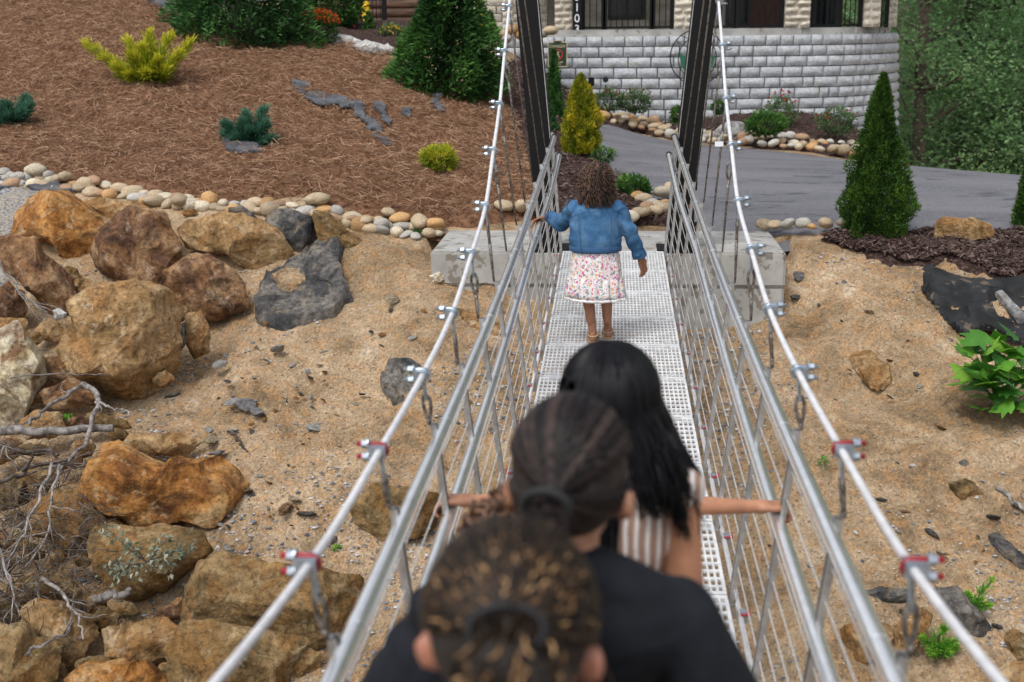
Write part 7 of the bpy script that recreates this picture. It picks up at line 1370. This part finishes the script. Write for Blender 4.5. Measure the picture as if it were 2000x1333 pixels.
for i in range(950):
    a = g_.random() * 6.28
    if math.sin(a) > 0.55: a = -a
    n = 22; t = np.linspace(0, 1, n); rxy = (0.092 + 0.012 * g_.random(), 0.104 + 0.012 * g_.random()); el = np.minimum(t / 0.34, 1) * 1.62; dwn = np.maximum(t - 0.34, 0) / 0.66; side = math.cos(a); Ln = (0.36 + 0.13 * g_.random()) if side < 0.25 else (0.13 + 0.09 * g_.random()) if side < 0.8 else 0.16 + 0.12 * g_.random()
    x = hc[0] + math.cos(a) * rxy[0] * np.sin(el) * (1 + dwn * (0.28 + 0.25 * g_.random() * abs(side))) + dwn * (0.03 if side > 0.25 else -0.03); y = hc[1] + math.sin(a) * rxy[1] * np.sin(el) - dwn * 0.028 * (1 if math.sin(a) < 0.3 else 0.2)
    z = hc[2] + 0.11 * np.cos(el) - dwn * Ln; w_ = 0.006 * g_.normal(size=2); x = x + w_[0] * np.sin(dwn * 5 + i) * dwn * 2; y = np.minimum(y + w_[1] * np.sin(dwn * 4 + i) * dwn * 2, hc[1] + 0.075); ts.add(np.stack([x, y, z], 1), 0.0038 * np.where(t > 0.85, 1 - (t - 0.85) / 0.15 * 0.7, 1), 3, g_.random())
for i in range(16):                                   # wisps over the right shoulder
    n = 20; t = np.linspace(0, 1, n); s0 = hc + V3((0.085 + 0.015 * g_.random(), -0.04 - 0.03 * g_.random(), -0.05)); e0 = P(1330 + 65 * g_.random(), 1000 + 70 * g_.random(), BY - 0.08); m0 = P(1335 + 20 * g_.random(), 900, BY - 0.1); pts = (1-t)[:, None]**2 * s0 + 2 * (t*(1-t))[:, None] * m0 + (t*t)[:, None] * e0; pts[:, 0] += 0.008 * np.sin(t * 7 + i); ts.add(pts, 0.0022 * (1.2 - t), 3, g_.random())
hd = part(wb, 'hair', ts.mesh('hair'), HK); mb = MB(); ell(mb, hc + V3((0, -0.004, 0.0)), (0.09, 0.102, 0.106)); caps(mb, hc + V3((0, -0.045, -0.04)), hc + V3((-0.03, -0.07, -0.22)), 0.072, 0.04); o = part(wb, 'hair_base', remesh(mb, 0.008, 4, name='hair_base'), plain('hair_black_base', (0.004, 0.004, 0.005), 0.6)); o.parent = hd

# ---- child with brown curls, half hidden between the others
EY = 2.14; xe = P(1000, 1040, EY)[0]; He = P(1000, 975, EY)[2] - DECKZ(EY); Je = joints(xe, EY, He - 0.03); Je['hs'] = 0.85
ce = empty('person', (xe, EY, DECKZ(EY))); tag(ce, 'child of whom only a tuft of brown curls shows above the nearest head', 'person')
mb = MB(); body_parts(mb, Je); [hand(mb, Je['w' + k], V3((0, 0.6, -0.7)), V3((e, 0, 0.2)), 0.75, 25, 5, e) for k, e in (('L', -1), ('R', 1))]; part(ce, 'body', remesh(mb, 0.014, 2), SK1); eyes(Je, ce)
mb = MB(); body_parts(mb, Je, 0.014, head=False, legs=False, upper_only=True); part(ce, 'shirt', remesh(mb, 0.015, 4), plain('grey_shirt', (0.1, 0.1, 0.12), 0.9)); mb = MB(); body_parts(mb, Je, 0.014, head=False, arms=False, torso=False); part(ce, 'trousers', remesh(mb, 0.015, 4), plain('dark_trousers', (0.03, 0.035, 0.05), 0.9))
ts = TubeSet(); hc = Je['head']; g_ = np.random.default_rng(31)
for i in range(320):
    v = nrm(g_.normal(size=3)); v[2] = abs(v[2]) if v[2] < -0.35 else v[2]
    if v[1] > 0.5 and v[2] < 0.5: v[1] = -v[1]
    ts.add(curl(hc + v * V3((0.072, 0.085, 0.092)), nrm(v + V3((0, 0, -0.3)) + g_.normal(size=3) * 0.4), 0.03 + 0.02 * g_.random(), 0.010, 2.0, 0, 16, i), 0.0042, 4, g_.random())
part(ce, 'hair', ts.mesh('hair'), hairmat('light_brown_curls', (0.02, 0.009, 0.005), (0.09, 0.042, 0.022), (0.22, 0.11, 0.06)))

# ---- woman with braids and black shirt
CY = 1.78; xc_ = P(1113, 900, CY)[0]; Hc = P(1113, 788, CY)[2] - DECKZ(CY); Jc = joints(xc_, CY, Hc - 0.01); Jc['face'] = nrm(V3((0.25, 1, -0.1))); xsh = P(1105, 1100, CY)[0]; Jc['hs'] = 1.03; Jc['ear'] = 0.09
zc0 = DECKZ(CY)
for e, k in ((-1, 'L'), (1, 'R')):
    Jc['s' + k] = V3((xsh + e * 0.175, CY - 0.01, zc0 + 1.255)); Jc['e' + k] = V3((xsh + e * (0.33 if e > 0 else 0.36), CY - 0.02, zc0 + 0.95)); Jc['w' + k] = V3((XC + e * (IX(2.0) - 0.05), 2.02, IZ(2.0) + 0.05))
wc = empty('person', (xc_, CY, zc0)); tag(wc, 'woman with dark braids tied back wearing a black shirt, arms spread to the rails', 'person')
mb = MB(); body_parts(mb, Jc)
for k, e in (('L', -1), ('R', 1)): hand(mb, Jc['w' + k], V3((e, 0.3, -0.05)), V3((0, 0, 1)), 0.95, 30, 5, e)
part(wc, 'body', remesh(mb, 0.011, 3), SK3); eyes(Jc, wc)
mb = MB(); body_parts(mb, Jc, 0.018, head=False, arms=False, legs=False)
for k in 'LR': caps(mb, Jc['s' + k], Jc['e' + k], 0.075, 0.068); caps(mb, Jc['s' + k], Jc['chest'] + V3((0, -0.02, 0.02)), 0.075, 0.1)
part(wc, 'shirt', remesh(mb, 0.008, 6, disp=lambda p: (0.007 * fbm(p * 6, 3, 2) + 0.007 * np.sin((p[:, 0] * 0.7 + p[:, 2]) * 55 + 5 * fbm(p * 5, 2, 3)) * np.clip(fbm(p * 4, 2, 7), 0, 1)).astype(np.float32)), cloth('black_cotton', [(0.3, (0.006, 0.007, 0.010)), (0.7, (0.012, 0.014, 0.019))], 8, ((60, 0.25, 0.004), (9, 0.4, 0.02)), 0.85))
mb = MB(); body_parts(mb, Jc, 0.014, head=False, arms=False, torso=False); ell(mb, Jc['pelvis'], (0.17, 0.13, 0.13)); part(wc, 'trousers', remesh(mb, 0.015, 4), plain('black_trousers', (0.012, 0.012, 0.014), 0.9))
hc = Jc['head'] + V3((0, 0, 0.012)); tie = P(1066, 990, CY - 0.125)
f = Jc['face']; sd_ = nrm(np.cross(f, (0, 0, 1))); ts = TubeSet(); g_ = np.random.default_rng(17)
def proj_skull(p, grow=1.0):
    v = p - hc; l = np.stack([v @ sd_ / 0.092, v @ nrm(V3((f[0], f[1], 0))) / 0.102, v[:, 2] / 0.112], 1); k = np.linalg.norm(l, axis=1, keepdims=True); return hc + v / k * grow
tb = tie
for i in range(44):
    a = -math.pi * 0.02 + math.pi * 1.04 * i / 43; row = i % 2
    st = hc + sd_ * math.cos(a) * 0.085 + f * (0.075 - 0.03 * row) * (1 if abs(math.cos(a)) < 0.85 else 0.3) + V3((0, 0, 0.112 * math.sin(a) * 0.9 - (0.05 if abs(math.cos(a)) > .93 else 0))); n = 40; t = np.linspace(0, 1, n)[:, None]
    up_ = hc + (st - hc) * 0.6 + (tie - hc) * 0.1 + V3((0, 0, 0.03)); ln = (1-t) * st + t * tie; pts = proj_skull(ln + (hc - ln) * 0.0, 1.0); pts = pts * (1 - t**6) + tie * t**6
    r_ = 0.0082 * (1 + 0.16 * np.sin(np.arange(n) * 1.9 + i)); ts.add(pts, r_, 6, g_.random())
for i in range(34):                                   # the tail of braids
    n = 36; t = np.linspace(0, 1, n); a = g_.random() * 6.28; rr = 0.024 * math.sqrt(g_.random()); end = V3((tie[0] + 0.06 + 0.05 * math.cos(a), CY - 0.115 + 0.02 * math.sin(a), tie[2] - 0.34 - 0.08 * g_.random())); pts = np.stack([tie[0] + rr * math.cos(a) + (end[0] - tie[0]) * t ** 1.2, tie[1] - 0.01 + rr * math.sin(a) * 0.6 + (end[1] - tie[1]) * t - 0.03 * np.sin(t * 3.1), tie[2] + rr * math.sin(a) * 0.6 + (end[2] - tie[2]) * t], 1); ts.add(pts, 0.0075 * (1 + 0.16 * np.sin(np.arange(n) * 1.9 + i)) * (1 - 0.4 * t), 6, 0.25 + 0.5 * g_.random())
HC_ = hairmat('dark_braids', (0.004, 0.0032, 0.0035), (0.011, 0.008, 0.008), (0.05, 0.034, 0.03), 0.5, 0.18); hd = part(wc, 'braids', ts.mesh('braids'), HC_)
mb = MB(); R_ = np.stack([sd_, nrm(V3((f[0], f[1], 0))), V3((0, 0, 1))], 1); ell(mb, hc - f * 0.006, (0.0915, 0.099, 0.11), R_); o = part(wc, 'scalp', remesh(mb, 0.006, 2, name='scalp'), pmat('scalp_hair', [(0.35, (0.008, 0.006, 0.006)), (0.65, (0.03, 0.02, 0.019))], 40, 4, 0.7, 0, ((60, 0.5, 0.01),))); o.parent = hd
th = np.linspace(0, 6.2832, 24, endpoint=False); bk = nrm(tie - hc); u = nrm(np.cross(bk, (0, 0, 1))); v = np.cross(bk, u)
o = lbuild(MB().tube(np.array([tie + 0.034 * (u * math.cos(a) + v * 0.7 * math.sin(a)) for a in th]), 0.008, 8, closed=True), 'hair_tie', plain('black_elastic', (0.004, 0.004, 0.005), 0.7), wc, smooth=True); o.parent = hd
ear = hc + sd_ * 0.083 - V3((0, 0, 0.055)); mb = MB(); ell(mb, ear, (0.0065,) * 3, None, 2); lbuild(mb, 'earring', plain('pearl', (0.75, 0.73, 0.7), 0.25), wc, smooth=True)

# ---- nearest person: dark curls with glints painted as golden bits, tied up
DY = 1.3; xd = P(993, 1150, DY)[0]; Hd = P(993, 1040, DY)[2] - DECKZ(DY); Jd = joints(xd, DY, Hd - 0.02); Jd['face'] = nrm(V3((0.12, 1, -0.12))); Jd['hs'] = 1.0; Jd['ear'] = 0.101
for e, k in ((-1, 'L'), (1, 'R')): Jd['s' + k] = V3((xd + e * 0.15, DY, DECKZ(DY) + Hd - 0.34)); Jd['e' + k] = V3((xd + e * 0.19, DY + 0.02, DECKZ(DY) + Hd - 0.62)); Jd['w' + k] = V3((xd + e * 0.2, DY + 0.18, DECKZ(DY) + Hd - 0.78))
wd = empty('person', (xd, DY, DECKZ(DY))); tag(wd, 'nearest person from behind, dark curls with painted golden glints tied in a ponytail', 'person')
mb = MB(); body_parts(mb, Jd)
for k, e in (('L', -1), ('R', 1)): hand(mb, Jd['w' + k], V3((0, 0.7, -0.5)), V3((e, 0, 0.3)), 0.95, 25, 5, e)
part(wd, 'body', remesh(mb, 0.010, 3), skin_mat('skin_rosy_brown', (0.40, 0.17, 0.11))); eyes(Jd, wd)
mb = MB(); body_parts(mb, Jd, 0.014, head=False, legs=False, upper_only=True); part(wd, 'shirt', remesh(mb, 0.015, 4), plain('navy_shirt', (0.012, 0.014, 0.022), 0.9)); mb = MB(); body_parts(mb, Jd, 0.014, head=False, arms=False, torso=False); ell(mb, Jd['pelvis'], (0.165, 0.125, 0.13)); part(wd, 'trousers', remesh(mb, 0.015, 4), plain('navy_trousers', (0.012, 0.014, 0.022), 0.9))
hc = Jd['head'] + V3((0, 0, 0.012)); f = Jd['face']; sd_ = nrm(np.cross(f, (0, 0, 1))); tie = P(990, 1228, DY - 0.115); g_ = np.random.default_rng(23); ts = TubeSet(); gt = TubeSet()
for i in range(700):                                  # hair drawn back to the tie, crimped
    a = g_.uniform(-0.15, math.pi + 0.15); b0 = g_.uniform(-0.25, 1.0); st = hc + sd_ * math.cos(a) * 0.09 + f * 0.08 * b0 + V3((0, 0, 0.115 * math.sin(a))); n = 28; t = np.linspace(0, 1, n)[:, None]; ln = (1-t) * st + t * tie
    v = ln - hc; l = np.stack([v @ sd_ / 0.101, v @ nrm(V3((f[0], f[1], 0))) / 0.108, v[:, 2] / 0.118], 1); k = np.linalg.norm(l, axis=1, keepdims=True); pts = hc + v / np.maximum(k, 0.2) * (1.0 + 0.05 * g_.random()); pts = pts * (1 - t**5) + tie * t**5
    w_ = 0.0035 * np.sin(np.arange(n) * 1.6 + g_.random() * 6)[:, None] * nrm(g_.normal(size=3)); ts.add(pts + w_, 0.0027, 3, g_.random())
    if g_.random() < 0.4:
        k0 = g_.integers(9, n - 7); gt.add(pts[k0:k0+2] + w_[k0:k0+2] + nrm(pts[k0] - hc) * 0.0025, 0.0014, 5, g_.random())
for i in range(640):                                  # curly ponytail
    d = nrm(V3((g_.normal() * 0.3, -0.3 + 0.25 * g_.normal(), -0.85 + 0.2 * g_.normal()))); p = curl(tie + g_.normal(size=3) * 0.012, d, 0.11 + 0.07 * g_.random(), 0.006, 4.0, 0, 22, i); p[:, 2] -= 0.06 * np.linspace(0, 1, 22) ** 2; ts.add(p, 0.002, 3, g_.random())
    for k0 in g_.integers(3, 19, 2 if g_.random() < 0.75 else 0): gt.add(p[k0:k0+3] + V3((0, -0.002, 0.001)), 0.0017, 4, g_.random())
HD1, HD2 = hairmat('dark_crimped_hair', (0.005, 0.0035, 0.0025), (0.014, 0.009, 0.006), (0.06, 0.036, 0.02), 0.42, 0.25), hairmat('golden_glint', (0.16, 0.08, 0.028), (0.32, 0.175, 0.07), (0.55, 0.33, 0.15), 0.35)
hd = part(wd, 'hair', ts.mesh('hair'), HD1); o = part(wd, 'painted_glints', gt.mesh('painted_glints'), HD2); o.parent = hd  # specular glints on the curls, painted as short golden strand bits
mb = MB(); R_ = np.stack([sd_, nrm(V3((f[0], f[1], 0))), V3((0, 0, 1))], 1); ell(mb, hc - f * 0.004, (0.098, 0.104, 0.115), R_); ell(mb, tie + V3((0, -0.02, -0.07)), (0.05, 0.035, 0.075)); o = part(wd, 'hair_base', remesh(mb, 0.007, 3, name='hair_base'), plain('dark_hair_base', (0.012, 0.008, 0.005), 0.7, bumps=((70, 0.8, 0.01),))); o.parent = hd
bk = nrm(tie - hc); u = nrm(np.cross(bk, (0, 0, 1))); v = np.cross(bk, u)
o = lbuild(MB().tube(np.array([tie + bk * 0.006 + 0.04 * (u * math.cos(a) + v * 0.6 * math.sin(a)) for a in th]), 0.0055, 8, closed=True), 'hair_tie', plain('black_tie', (0.004, 0.004, 0.006), 0.7), wd, smooth=True); o.parent = hd
